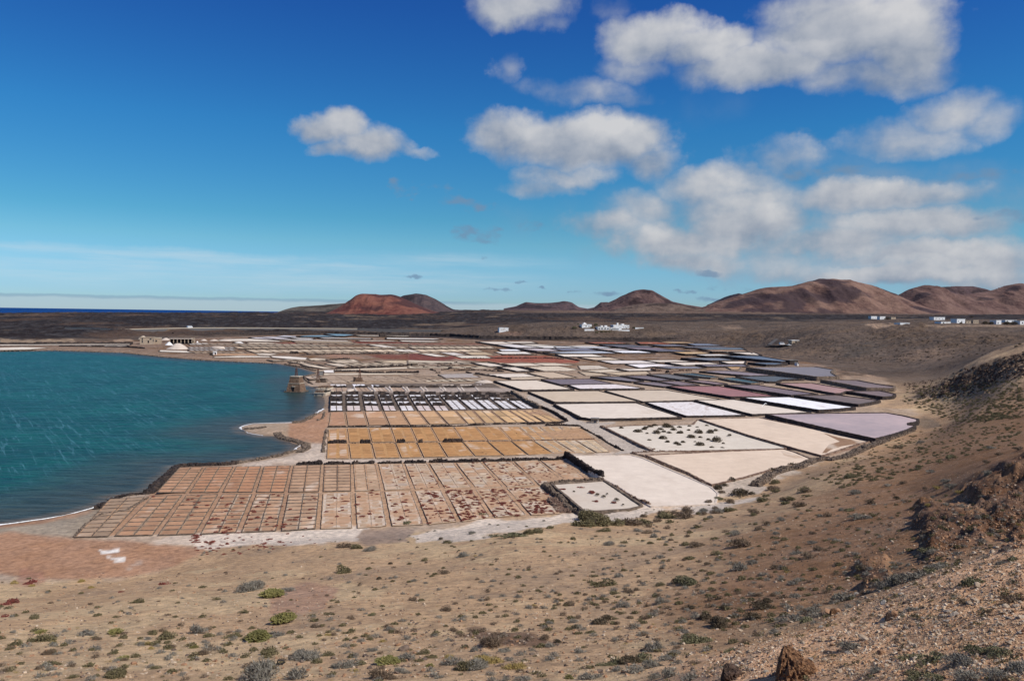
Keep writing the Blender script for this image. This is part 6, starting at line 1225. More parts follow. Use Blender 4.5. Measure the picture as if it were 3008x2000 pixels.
box_house((1480, 974.5), 0, 28, 11.5, 8, 'lone whitewashed hut with four dark windows above the works', ('white_wash', 'white_wash'), [(.2,.45,.9,.9),(.42,.45,.9,.9),(.62,.45,.9,.9)], (.82, 1.0, 2.0), .4, name='hut', cat='hut')
rk = box_house((2332, 1066), 0, 28, 7, 5, 'dark stone shed at the foot of the bare mid hill', ('basalt', 'roof_grey'), [], None, .3, base=3.6, group=G2, name='shed', cat='shed')
box_house((2344, 1069), 0, 5, 4, 3, 'tiny white hut beside the dark stone shed', ('white_wash', 'pale_stone'), [], (.6, .7, 1.5), .2, base=3.6, group=G2, name='hut', cat='hut')
box_house((1214, 1075), 0, 26, 8, 4, 'roofless grey stone shed among the ruined cells', ('basalt_low', 'pale_stone'), [], (.3, .9, 1.8), .3, base=1.0, group=G2, name='shed', cat='shed')
# villa on the bluff
cV = crop(1640, 920, 9.073)
V_ = lambda x, y: cV([(x, y)])[0]
def vh(x0, x1, y0, y1, dep, label, wins=(), door=None, mats=('white_wash', 'white_wash'), **k):
    return box_house(V_((x0+x1)/2, y1), 0, (x1-x0)/9.073, (y1-y0)/9.073, dep, label, mats, wins, door, .3, base=VB, group='white villa on the bluff', **k)
VB = None
a = vh(620, 900, 300, 385, 9, 'white two level house at the left of the villa group', [(.42,.45,1.5,1.6),(.72,.45,1.5,1.2)])
a = vh(690, 790, 262, 300, 5, 'white domed roof room on the left villa house') if False else a
mb = MB(); mb.box(-4.2, .8, 3, 8, a[2]+.61, a[2]+2.0, .2); mb.bar((-1.6, 5.5, a[2]+2.0), (-1.6, 5.5, a[2]+3.2), 1.8, 12, .5); mb.build('roof_room', MAT['white_wash'], a[0])
b = vh(1040, 1380, 365, 445, 9, 'long low white house with a shaded terrace in the villa group', [(.12,.45,3.0,1.6),(.36,.45,3.2,1.6),(.62,.45,3.0,1.6),(.86,.45,3.0,1.6)])  # wide dark panes stand in for shade in the terrace openings
mb = MB(); mb.box(-2.6, .2, 4, 8, b[2]+.61, b[2]+2.3); mb.box(3.4, 7.4, 4, 8, b[2]+.61, b[2]+2.4); mb.build('roof_room', MAT['white_wash'], b[0])
c = vh(1450, 1910, 318, 405, 11, 'largest white house with a small tower, right of the villa group', [(.66,.4,1.0,1.6),(.76,.4,.9,1.8),(.93,.45,1.6,1.3)], (.84, .9, 2.2))
mb = MB(); mb.box(-4.8, -2.5, 5, 7.3, c[2]+.61, c[2]+3.6, .15); mb.build('tower', MAT['white_wash'], c[0]); mb = MB(); mb.box(3.0, 7.0, 5, 9, c[2]+.61, c[2]+2.2); mb.build('roof_room', MAT['white_wash'], c[0])
d = vh(1380, 1700, 385, 455, 5, 'white roofed terrace with a dark open side in front of the villa', [(.4,.35,12.5,1.8)])  # the long dark pane is painted shade of the open side, no glazing
vh(1410, 1920, 440, 470, 1.0, 'low white garden wall in front of the largest villa house', name='garden_wall', cat='garden wall')
vh(690, 970, 425, 468, .8, 'pale stepped garden wall left of the villa terrace', name='garden_wall', cat='garden wall')
vh(2040, 2290, 385, 410, .8, 'long thin white garden wall to the right of the villa', name='garden_wall', cat='garden wall')
# houses on the plateau at the right
cU = crop(2500, 900, 4.644); U_ = lambda x, y: cU([(x, y)])[0]
for (x0, x1, y0, y1, mt, lab, wins) in [(265,368,134,172,'white_wash','white house farthest left on the plateau',[(.3,.5,1.2,1.2),(.7,.5,1.2,1.2)]),(385,475,138,178,'white_wash','second white house on the plateau with a low garden front',[(.4,.4,2.0,1.2)]),(540,618,146,176,'tan_wash','greenish tan house right of the two small chimneys',[(.5,.5,1.2,1.2)]),
                                (1110,1300,147,187,'white_wash','long white house in the middle of the plateau row',[(.2,.5,1.2,1.2),(.5,.5,1.2,1.2),(.8,.5,1.2,1.2)]),(1212,1375,210,232,'white_wash','low white outbuilding near the plateau edge',[(.25,.4,2.0,.9)]),(655,815,225,240,'white_wash','long low white wall like building on the plateau edge',[]),
                                (1428,1570,172,230,'white_wash','white house with a small tower left of two tan blocks',[(.6,.4,1.4,1.4),(.2,.5,1.0,1.0)]),(1562,1643,196,234,'tan_wash','left one of two tan cube houses',[(.5,.5,1.0,1.0)]),(1656,1750,188,234,'tan_wash','right and taller one of two tan cube houses',[(.3,.5,1.0,1.0),(.7,.5,1.0,1.0)]),
                                (1972,2058,190,246,'white_wash','tall bright white house near the right edge',[(.35,.35,1.4,2.0)]),(2080,2285,188,216,'white_wash','long white house partly behind shrubs at the right edge',[(.2,.5,1.4,1.2),(.6,.5,1.4,1.2)]),(2292,2400,198,250,'white_wash','white house cut by the right edge of the picture',[(.4,.5,2.0,1.6)])]:
    box_house(U_((x0+x1)/2, y1), 0, (x1-x0)/4.644, (y1-y0)/4.644, 9, lab, (mt, mt), wins, None, .3, group='houses on the plateau')
# ------------------------------------------------------------------ roads, cars, masts
def road(pts, w, label, mat='asphalt', lift=.25, name='road', kind='structure', smooth=9, skirt=2.5):
    if kind and name != 'road' or w < 8:
        pts = [q for a, b in zip(pts[:-1], pts[1:]) for q in [lerp2(a, b, i/8) for i in range(8)]]+[pts[-1]]
    P = np.array([hit(*p) for p in pts]); out = []
    for a, b in zip(P[:-1], P[1:]):
        k = max(2, int(np.linalg.norm((b-a)[:2])/8)); out += [a+(b-a)*i/k for i in range(k)]
    out.append(P[-1]); out = np.array(out); out[:, 2] = Hq(out[:, 0], out[:, 1])
    if smooth: k = np.ones(smooth)/smooth; out[:, 2] = np.convolve(np.pad(out[:, 2], smooth//2, 'edge'), k, 'valid')+.3
    tn = np.gradient(out, axis=0)[:, :2]; tn /= np.linalg.norm(tn, axis=1)[:, None]+1e-9; nr = np.stack([-tn[:, 1], tn[:, 0]], -1)
    n = len(out); rows = []
    for o_, dz in ((-w/2-skirt*1.5, -skirt), (-w/2, lift), (w/2, lift), (w/2+skirt*1.5, -skirt)): rows.append(np.column_stack([out[:, :2]+nr*o_, out[:, 2]+dz]))
    V = np.concatenate(rows); i = np.arange(n-1); F = np.concatenate([np.stack([i+a*n, i+1+a*n, i+1+(a+1)*n, i+(a+1)*n], -1) for a in range(3)])
    o = meshfast(name, V, F, MAT[mat]); tag(o, label, None, None, kind); return out, nr
rp, rn = road([(200,967),(356,966),(500,966),(700,966),(900,967),(1050,969),(1300,973)], 9, 'dark road on a bank across the lava plain', skirt=5, lift=1.5, smooth=41)
n = len(rp); e = rp[:, :2]-rn*0; side = -1 if rn[n//2, 1] > 0 else 1
V = np.concatenate([np.column_stack([rp[:, :2]+rn*side*4.6, rp[:, 2]+1.6]), np.column_stack([rp[:, :2]+rn*side*4.6, rp[:, 2]+2.5]), np.column_stack([rp[:, :2]+rn*side*4.3, rp[:, 2]+2.5]), np.column_stack([rp[:, :2]+rn*side*4.3, rp[:, 2]+1.6])]); i = np.arange(n-1)
F = np.concatenate([np.stack([i+a*n, i+1+a*n, i+1+(a+1)*n, i+(a+1)*n], -1) for a in range(3)]); gr = meshfast('guard_rail', V, F, MAT['pale_stone']); tag(gr, 'long pale roadside barrier along the road over the lava', 'guard rail')
road([(2262,1014),(2272,1005),(2284,996)], 6, 'grey road climbing from the small car park', skirt=.25, smooth=3, lift=.1)
road([(2262,1016),(2290,1016),(2322,1015)], 13, 'grey gravel car park under the mid hill', skirt=.3, smooth=5, lift=.15, name='car_park')
def vehicle(px, label, name, cat, L, Wd, Hh, rz, mat='car_white', van=True, base=None):
    g = hit(*px) if base is None else base; o = thing(name, label, cat, (g[0], g[1], g[2]+.35), rz, 'parked and passing vehicles'); mb = MB()
    mb.box(-L/2, L/2, -Wd/2, Wd/2, .35, Hh*.55, .06); 
    if van: mb.box(-L/2+.1, L/2-1.0, -Wd/2+.05, Wd/2-.05, Hh*.552, Hh, .12)
    else: mb.box(-L/2+.6, L/2-1.3, -Wd/2+.1, Wd/2-.1, Hh*.552, Hh, .35)
    mb.build('body', MAT[mat], o); mb = MB(); mb.box(-L/2+.5, L/2-1.5, -Wd/2-.02, Wd/2+.02, Hh*.62, Hh*.85, .05); mb.build('window', MAT['glass_dark'], o)
    for x in (-L*.3, L*.3):
        for y in (-1, 1): mb = MB(); mb.bar((x, y*(Wd/2-.22), .35), (x, y*(Wd/2+.02), .35), .35, 10); mb.build('wheel', MAT['rubber'], o)
i = int(np.argmin([abs(proj(p[0], p[1], p[2])[0]-563) for p in rp])); vehicle(None, 'white lorry driving on the road over the lava', 'lorry', 'lorry', 8.5, 2.5, 3.2, math.atan2(*(rp[i+1]-rp[i])[[1, 0]]), base=rp[i]+(0, 0, 1.5))
vehicle((2297,1013.5), 'white van parked left in the small car park', 'van', 'van', 6.0, 2.1, 2.6, .2); vehicle((2318,1016), 'pale car parked below the dark pole', 'car', 'car', 4.4, 1.8, 1.5, .1, 'car_white', False); vehicle((2310,1016), 'grey car parked between van and pale car', 'car', 'car', 4.4, 1.8, 1.5, .1, 'roof_grey', False)
box_house((2337, 1006), 0, 26, 5.5, 6, 'tan building with a white roof band above the car park', ('tan_wash', 'white_wash'), [(.55,.4,2.2,1.2)], None, .5, group='scattered houses')
g = hit(2321, 1014); o = thing('pole', 'dark tall pole beside the small car park', 'pole', tuple(g)); mb = MB(); mb.bar((0,0,-1), (0,0,6.5), .18, 6, .10); mb.build('shaft', MAT['timber'], o); mb = MB(); mb.bar((-.9,0,6.0), (.9,0,6.0), .08, 5); mb.build('crossarm', MAT['timber'], o)
# ------------------------------------------------------------------ salt heaps
def heap(pt, w_px, h_px, dep, label, z, mat, seed, flat=False):
    g = atz(pt[0], pt[1], z); s = (-(np.array([g[0], g[1], g[2]-CAMZ]) @ CRn)[2])/FPX; w, h = w_px*s, h_px*s; V, F = [], []; rs = np.random.RandomState(seed); n = 28
    rings = [(1, 0), (.8, .25), (.6, .52), (.4, .78), (.2, .96), (.04, 1)] if not flat else [(1, 0), (.93, .5), (.82, .95), (.6, 1.0), (.3, 1.02), (.04, 1.02)]
    for r, z_ in rings:
        for k in range(n):
            a = 2*math.pi*k/n; q = 1+.12*(rs.rand()-.5); V.append((math.cos(a)*w/2*r*q, dep/2+math.sin(a)*dep/2*r*q, h*z_*(1+.08*(rs.rand()-.5))-.02))
    F = [(a*n+k, a*n+(k+1) % n, (a+1)*n+(k+1) % n, (a+1)*n+k) for a in range(len(rings)-1) for k in range(n)]+[tuple(range((len(rings)-1)*n, len(rings)*n))]
    o = meshobj('salt_heap', V, F, MAT[mat], smooth=True); o.location = g; tag(o, label, 'salt heap', 'salt heaps'); return o
heap((510, 1026.5), 64, 17, 18, 'large pinkish cone of salt by the far shore', 1.0, 'heap_salt', 1); heap((492, 1014), 22, 9, 7, 'smaller pure white cone of salt behind the large one', 1.2, 'white_salt', 2)
heap((635, 1025), 42, 7.0, 9, 'long flat topped white heap of salt behind the white hut', 1.0, 'heap_salt', 3, True); heap((1424, 1125), 62, 7.5, 6, 'low cream heap of salt behind the ribbed cells', 1.0, 'heap_salt', 4)
heap((938+85, 1150), 20, 4, 9, 'broad low heap of salt beside the ruined quay', .9, 'heap_salt', 5, True); heap((413, 996), 26, 9, 12, 'pale pointed heap behind the two storey ruin', 3.0, 'pale_stone', 6); heap((480, 999), 26, 6, 12, 'pale low heap behind the annex', 3.0, 'heap_salt', 7); heap((578, 1006), 6, 4, 3, 'tiny white heap at the end of the long store', 2.0, 'white_salt', 8)
for k, (x, w) in enumerate([(595,20),(625,28),(660,34)]): heap((x, 1001+k*.5), w, 4.5, 8, '%s pale heap from the left behind the far left pans' % ORD[k], 2.0, 'heap_salt', 20+k)
# ------------------------------------------------------------------ pump shelter and pipe at the track
g = atz(1748, 1242, 1.1); ps = thing('pump_shelter', 'small grey pump shelter on posts against the cream pan wall', 'pump shelter', tuple(g), R(-4))
for x in (-1.15, -.65, 1.15):
    mb = MB(); mb.box(x-.07, x+.07, -.07, .07, -.2, 1.45); mb.build('post', MAT['pale_stone'], ps)
for x in (-1.15, 1.15): mb = MB(); mb.box(x-.07, x+.07, 1.4, 1.54, -.2, 1.45); mb.build('post', MAT['timber'], ps)
mb = MB(); mb.box(-1.4, 1.4, -.3, 1.8, 1.452, 1.56); mb.build('roof', MAT['roof_grey'], ps); mb = MB(); mb.box(-1.3, 1.3, -.32, -.302, 1.2, 1.5); mb.build('fascia', MAT['timber'], ps)
mb = MB(); mb.box(-.5, .6, .3, 1.0, -.1, .55, .1); mb.bar((.5, .5, .5), (.75, -.2, .9), .07, 6); mb.build('pump', MAT['roof_grey'], ps)
mb = MB(); mb.box(-1.5, 0.2, -.9, -.4, -.15, .03, .05); mb.build('step', MAT['roof_grey'], ps)
g = atz(1757, 1247, 1.0); pp = thing('standpipe', 'white bent standpipe in front of the pump shelter', 'pipe', tuple(g)); mb = MB(); mb.bar((0,0,-.2), (0,0,1.25), .055, 8); mb.bar((0,0,1.22), (-.18,0,1.36), .055, 8); mb.build('tube', MAT['metal_white'], pp)
g = atz(2243, 1192, 2.2); pp = thing('pipe', 'pale blue pipe leaning over the wall of the dazzling white pan', 'pipe', tuple(g)); mb = MB(); mb.bar((-1.0,-.6,-.3), (.9,.6,1.0), .11, 8); mb.bar((.85,.55,.95), (1.5,1.0,.8), .10, 8); mb.build('tube', MAT['metal_white'], pp)
for k, (x, y) in enumerate([(1696,1229),(1702,1228)]): g = atz(x, y, 1.1); o = thing('gate_post', '%s wooden sluice post by the track' % ['left','right'][k], 'post', tuple(g), 0, 'sluice posts'); mb = MB(); mb.box(-.06,.06,-.06,.06,-.2,1.1); mb.build('shaft', MAT['timber'], o)
# half buried black tyre on the near slope
g = hit(824, 1952); o = thing('tyre', 'black half buried worn tyre on the near slope beside grey scrub', 'tyre', (g[0], g[1], g[2]+.02), R(20)); V, F = [], []; n, m_ = 26, 8
for i in range(n):
    a = 2*math.pi*i/n; rr = .30+.05*math.sin(3*a+1); tk = .055+.07*max(0, -math.sin(a))
    for j in range(m_):
        b = 2*math.pi*j/m_; V.append(((rr+tk*math.cos(b))*math.cos(a), .07*math.sin(b)+.05*math.sin(2*a), .24+(rr*.8+tk*math.cos(b))*math.sin(a)))
F = [(i*m_+j, i*m_+(j+1) % m_, ((i+1) % n)*m_+(j+1) % m_, ((i+1) % n)*m_+j) for i in range(n) for j in range(m_)]; meshobj('tread', V, F, MAT['rubber'], o, True); o.scale = (.5, .5, .5)
# ------------------------------------------------------------------ shrubs
def leafmat(name, a, b, c=None):
    m, t, p = material(name); i = t.info(); n = t.noise(t.obj(), 9.0, 3, .6)
    col = t.mix(t.math('ADD', t.math('MULTIPLY', n, .7), t.math('MULTIPLY', i.outputs['Random'], .3)), a, b); col = t.mix(t.ss(n, .56, .70), col, c or b)
    t.inp(p.inputs['Base Color'], col); p.inputs['Roughness'].default_value = .75; MAT[name] = m
leafmat('leaf_grey', (.155,.140,.110), (.26,.238,.195), (.31,.285,.23)); leafmat('leaf_olive', (.105,.090,.045), (.19,.16,.082), (.24,.19,.10)); leafmat('leaf_brown', (.115,.080,.052), (.205,.15,.10))
leafmat('leaf_spurge', (.13,.12,.040), (.27,.245,.085), (.33,.27,.11)); leafmat('leaf_yellow', (.25,.18,.055), (.40,.30,.11)); leafmat('leaf_green', (.115,.110,.058), (.19,.175,.095)); leafmat('leaf_red', (.16,.035,.030), (.26,.085,.06)); leafmat('leaf_dark', (.062,.048,.030), (.115,.088,.055), (.15,.115,.07))
simple('twig', (.14, .105, .085), .9, .4, 12)
def dome(seed, n, flat, leaf, spiky, lumps=5):
    rs = np.random.RandomState(seed); L = rs.rand(lumps, 3)*[1.1, 1.1, .3]-[.55, .55, 0]; L[0] = 0; rad = .35+.35*rs.rand(lumps); rad[0] = .72
    k = rs.randint(0, lumps, n); d = rs.randn(n, 3); d[:, 2] = np.abs(d[:, 2])*.9+.02; d /= np.linalg.norm(d, axis=1)[:, None]
    r = rad[k]*(.62+.42*rs.rand(n)**.6); P = L[k]+d*r[:, None]; P[:, 2] = np.maximum(P[:, 2]*flat, .0)
    P[:, :2] *= .5; P[:, 2] *= .5
    u = rs.randn(n, 3); u = u-(u*d).sum(1)[:, None]*d*(.3 if spiky else .0); u /= np.linalg.norm(u, axis=1)[:, None]; w = np.cross(u, d)+rs.randn(n, 3)*.3; w /= np.linalg.norm(w, axis=1)[:, None]
    s = leaf*(.6+.9*rs.rand(n))[:, None]
    if spiky: a, b, c = P-w*s*.19, P+w*s*.19, P+(d*.6+u*.9+[0, 0, .15])*s*1.1
    else: a, b, c = P-u*s*.5, P+u*s*.5, P+(w*.7+d*.5)*s
    return np.stack([a, b, c], 1).reshape(-1, 3), np.arange(n*3).reshape(-1, 3)
def spurge(seed, n):
    rs = np.random.RandomState(seed); mb = MB()
    for i in range(n):
        a = rs.rand()*6.283; r = .36*math.sqrt(rs.rand()); h = (.30+.16*rs.rand())*(1-r*r*3.2); x, y = math.cos(a)*r, math.sin(a)*r
        lean = (x*.45+rs.randn()*.04, y*.45+rs.randn()*.04); t = .016+.008*rs.rand()
        mb.bar((x-lean[0]*.5, y-lean[1]*.5, h*.35), (x+lean[0]*.4, y+lean[1]*.4, h), t*.8, 3, t*1.3)
        for q in range(2): b = rs.rand()*6.28; mb.bar((x+lean[0]*.2, y+lean[1]*.2, h*.72), (x+lean[0]*.4+math.cos(b)*.05, y+lean[1]*.4+math.sin(b)*.05, h*(1.02+.1*rs.rand())), t*.7, 3, t*1.2)
    return np.array(mb.v), mb.f
def stems(seed, n, col='twig'):
    rs = np.random.RandomState(seed); mb = MB()
    for i in range(n): a = rs.rand()*6.283; r = .34*math.sqrt(rs.rand()); mb.bar((math.cos(a)*r*.25, math.sin(a)*r*.25, -.05), (math.cos(a)*r, math.sin(a)*r, .12+.14*rs.rand()), .012, 3, .006)
    return mb.v, mb.f
def mk(name, V, F, mat): 
    me = bpy.data.meshes.new(name); me.from_pydata([tuple(v) for v in V], [], [tuple(f) for f in F]); me.materials.append(MAT[mat]); me.update(); return me
KIND = {  # word, material, flatness, leaf size, spiky
 'g': ('grey', 'leaf_grey', .80, .075, True), 'o': ('olive', 'leaf_olive', .72, .060, False), 'b': ('brown', 'leaf_brown', .85, .075, True), 'y': ('yellow', 'leaf_yellow', .55, .075, True),
 'n': ('dark green', 'leaf_green', .65, .060, False), 'r': ('red', 'leaf_red', .45, .06, False), 'd': ('dark brown', 'leaf_dark', .95, .055, False), 's': ('yellow-green', 'leaf_spurge', 1, 0, False)}
LIB = {}
for k, (w, m, fl, lf, sp) in KIND.items():
    for res, n in (('hi', 2800), ('mid', 800), ('lo', 240)):
        for v in range(3):
            if k == 's': V, F = spurge(900+v, {'hi': 190, 'mid': 70, 'lo': 24}[res])
            else: V, F = dome(910+v*7+ord(k), n, fl, lf*{'hi': .70, 'mid': 1.15, 'lo': 1.75}[res], sp, 4+v)
            LIB[k, res, v] = mk('foliage', V, F, m)
STEM = {r: mk('stems', *stems(5, n), 'twig') for r, n in (('hi', 60), ('mid', 26), ('lo', 8))}
NUM = ORD+['seventeenth','eighteenth','nineteenth','twentieth','twenty-first','twenty-second','twenty-third','twenty-fourth','twenty-fifth','twenty-sixth','twenty-seventh','twenty-eighth','twenty-ninth','thirtieth']
NUM += ['thirty-'+w for w in ORD[:9]]+['fortieth']+['forty-'+w for w in ORD[:9]]+['fiftieth']+['fifty-'+w for w in ORD[:9]]
cF = crop(0, 1700, 2.359); cG = crop(1000, 1700, 2.359); cJ = crop(2000, 1400, 2.3403)
SH = []
def sh(f, sc, rows):
    for X, Y, w, k in rows: (px, py), = f([(X, Y)]); SH.append((px, py, w/sc, k))
sh(cF, 2.359, [(1745,75,150,'g'),(1885,125,180,'s'),(1990,85,80,'g'),(965,165,80,'o'),(235,272,80,'o'),(280,375,90,'s'),(320,425,120,'o'),(385,400,60,'g'),(105,460,90,'o'),(585,388,100,'g'),(800,380,130,'s'),(1060,366,45,'o'),(1145,415,125,'o'),
 (1020,418,50,'g'),(1010,455,70,'y'),(665,416,55,'b'),(1370,375,100,'g'),(1450,400,80,'o'),(1475,338,40,'o'),(1605,405,90,'o'),(1790,425,230,'s'),(1885,400,110,'g'),(1700,420,90,'o'),(1965,300,190,'s'),(2185,333,80,'b'),(1740,345,50,'o'),(325,522,80,'b'),(400,520,60,'g'),(680,490,60,'g'),
 (850,560,115,'s'),(1345,478,70,'s'),(1170,475,70,'b'),(1410,522,80,'b'),(350,598,110,'o'),(885,605,45,'g'),(625,632,50,'g'),(1085,620,80,'o'),(1270,633,30,'g'),(515,682,70,'o'),(790,675,150,'o'),(1745,620,100,'b'),(1865,610,110,'o'),
 (1785,695,250,'g'),(2040,690,130,'g'),(2085,560,170,'g'),(2280,530,90,'o'),(1870,522,110,'o'),(1620,535,60,'g'),(2195,582,80,'o'),(2330,612,70,'g'),(1410,680,60,'b'),(670,256,70,'o'),(1690,236,60,'o'),(2280,248,70,'o'),(1400,60,60,'o'),(560,103,40,'o'),(1500,145,55,'o'),
 (30,262,60,'r'),(90,165,90,'r'),(40,180,60,'r'),(1130,38,60,'r'),(835,92,40,'r'),(220,50,45,'y'),(630,62,45,'y'),(560,18,50,'y'),(90,32,60,'y'),(190,35,70,'r'),(230,20,60,'r')])
sh(cG, 2.359, [(350,355,65,'g'),(520,333,35,'o'),(700,412,40,'o'),(215,500,70,'g'),(325,585,190,'s'),(620,605,75,'s'),(570,520,90,'o'),(620,548,90,'o'),(450,560,100,'g'),(1050,460,150,'b'),(1140,500,80,'g'),(925,500,70,'g'),(800,590,120,'g'),(860,630,150,'o'),(960,620,150,'g'),
 (1060,580,120,'y'),(980,560,100,'y'),(1210,622,110,'y'),(1170,565,70,'g'),(1260,562,50,'g'),(300,685,120,'b'),(400,648,80,'g'),(460,655,60,'g'),(60,610,120,'g'),(140,595,90,'o'),(760,545,80,'y'),(1445,312,55,'g'),(1620,300,70,'g'),(1800,310,120,'d'),(1835,285,80,'d'),(1905,278,45,'o'),(2010,273,45,'o'),(2100,278,70,'b'),(1650,340,60,'g'),
 (1730,375,80,'o'),(1410,415,75,'b'),(1505,440,65,'d'),(1450,470,70,'g'),(1655,510,85,'g'),(1640,372,40,'b'),(2090,385,80,'g'),(2340,350,60,'o'),(1830,50,120,'o'),(1770,40,70,'o'),(1730,25,60,'o'),(2215,45,70,'o'),(2330,25,90,'d'),(1990,90,80,'b'),(1905,100,70,'o'),(2050,78,50,'b'),
 (2220,165,90,'g'),(1970,190,85,'g'),(1595,178,75,'b'),(1770,180,40,'b'),(1840,163,45,'b'),(1725,163,30,'b'),(1695,112,40,'b'),(740,220,85,'b'),(505,150,70,'b'),(220,252,55,'n'),(1830,600,90,'n'),(1920,590,110,'n'),(2030,580,130,'d'),(2110,560,110,'n'),(2150,500,110,'g'),(2200,480,90,'g'),(2060,640,120,'g'),(2160,610,120,'g'),(2260,560,110,'g'),(2330,520,80,'g'),
 (1585,690,95,'s'),(1700,695,110,'g'),(1780,680,70,'g'),(1270,700,100,'g'),(1150,700,70,'g'),(1410,580,30,'b'),(690,685,60,'g'),(2280,680,110,'g'),(2190,690,90,'g'),(1650,600,50,'o'),(1960,480,50,'o'),(1880,540,60,'o'),(260,710,90,'g'),(100,640,60,'y'),(30,470,60,'g')])
sh(cJ, 2.3403, [(175,975,95,'d'),(265,1025,155,'d'),(70,905,70,'d'),(305,905,70,'d'),(570,905,120,'d'),(500,975,100,'d'),(640,820,50,'b'),(600,860,90,'d'),(260,840,60,'d'),(330,815,55,'o'),(25,1070,80,'g'),(110,1135,150,'n'),(60,735,150,'n'),(20,720,60,'o'),(645,630,80,'b'),(700,632,60,'g'),(400,640,100,'g'),(490,600,70,'g'),(205,670,70,'o'),(340,600,60,'g'),
 (780,730,55,'d'),(420,480,120,'b'),(250,535,80,'o'),(60,565,80,'o'),(100,480,100,'b'),(30,470,70,'o'),(1225,285,90,'g'),(1290,285,70,'g'),(1770,80,70,'y'),(1860,80,80,'g'),(1490,155,55,'d'),(1730,145,45,'g'),(1590,225,45,'d'),(795,530,80,'g'),(890,560,100,'b'),(1100,235,50,'g'),(790,825,70,'g'),
 (1110,850,130,'g'),(1150,700,40,'o'),(1400,770,110,'g'),(1470,735,110,'g'),(1560,720,120,'g'),(1640,690,120,'g'),(1710,660,110,'n'),(1770,635,110,'g'),(1820,610,90,'o'),(1980,745,120,'n'),(2050,730,120,'n'),(2290,570,100,'n'),(2200,600,80,'g'),(2100,560,60,'g'),(860,1000,120,'n'),(790,985,120,'g'),(930,930,90,'g'),(700,990,90,'g'),(620,1080,60,'g'),(340,1200,75,'n'),
 (70,1395,130,'g'),(110,1285,80,'b'),(1590,1250,120,'n'),(1180,1180,130,'g'),(1700,1290,180,'n'),(1800,1250,140,'n'),(1950,1280,200,'g'),(2080,1220,160,'n'),(2200,1230,200,'n'),(2330,1330,180,'g'),(2200,1380,160,'g'),(1650,1370,150,'n'),(1800,1390,150,'n'),(2000,1390,180,'g'),(1360,1340,90,'g'),(1340,1250,50,'b'),(2290,860,110,'b'),(2220,880,80,'b'),(2130,930,80,'b'),(1960,865,80,'b'),
 (1600,920,90,'g'),(1520,960,60,'g'),(1725,520,70,'g'),(1690,510,80,'n'),(2110,395,60,'n'),(2040,280,50,'g'),(1700,200,50,'y'),(1920,110,60,'y'),(120,350,60,'o'),(380,400,80,'g'),(330,395,60,'o'),(470,560,50,'g'),(560,545,60,'o'),(960,275,45,'g'),(1330,270,50,'o'),(900,395,50,'b'),(720,185,80,'o'),(850,100,80,'o'),(870,135,60,'o'),(760,160,70,'o')])
sh(cC, 2.359, [(80,650,150,'o'),(120,690,160,'o'),(20,695,130,'o'),(250,690,120,'o'),(350,685,120,'b'),(460,680,110,'o'),(590,635,110,'o'),(640,640,90,'o'),(740,640,110,'b'),(830,615,50,'o'),(950,578,50,'b'),(955,605,80,'b'),(760,605,90,'b'),(660,605,60,'b'),(570,612,60,'b'),
 (965,510,65,'n'),(1120,480,120,'d'),(1200,475,60,'d'),(960,440,70,'d'),(1010,415,60,'d'),(1060,382,60,'d'),(995,465,50,'b'),(1360,400,80,'o'),(1350,440,90,'b'),(1275,525,80,'o'),(1050,590,90,'o'),(900,535,50,'b'),(1350,310,60,'d'),(1480,275,60,'d'),(445,630,50,'b')])
sh(cD, 2.359, [(1600,620,90,'o'),(1540,630,80,'o'),(1440,650,120,'n'),(1690,595,60,'o'),(1300,652,60,'n'),(1145,630,50,'g'),(690,562,65,'n'),(1215,502,60,'n'),(350,730,90,'o'),(260,725,80,'b'),(445,750,80,'g'),(265,900,100,'o'),(430,875,50,'o'),(505,945,50,'d'),(580,840,40,'d'),(740,960,50,'g'),(820,815,60,'o'),(930,670,40,'d'),(980,690,60,'o'),(2060,615,80,'o'),(2340,515,50,'b'),(1085,790,80,'g'),(960,905,80,'b'),(1850,670,50,'o'),(2200,695,50,'o'),(2100,710,70,'g')])
P4S = [(585,800,40),(622,785,30),(705,808,40),(745,842,42),(770,770,45),(785,808,25),(850,808,35),(930,838,40),(910,765,20),(970,806,45),(1040,805,38),(1075,790,22),(980,836,25),(1035,850,25),(1080,858,50),(980,885,45),(875,866,25),(830,875,30),(845,882,25),(768,864,25),(690,760,25),(665,768,28),(640,776,25),(812,788,30),(850,772,25),(485,776,25),(1050,900,22),(1120,902,20),(1265,896,18),(645,810,18),(660,852,20),(1160,820,20),(1125,873,18),(730,785,28),(745,800,24),(800,770,24),(960,770,18),(905,790,20),(1020,760,18),(945,862,16)]
sh(cB, 2.1445, [(x, y, w, 'd') for x, y, w in P4S])
sh(cD, 2.359, [(1855,350,22,'d'),(2015,372,35,'d'),(2060,385,35,'d'),(2082,366,22,'d'),(2150,408,40,'d'),(2195,440,24,'d'),(1900,320,60,'r'),(1980,355,55,'r'),(2005,420,45,'r'),(1780,335,45,'r'),(2130,425,40,'r')])
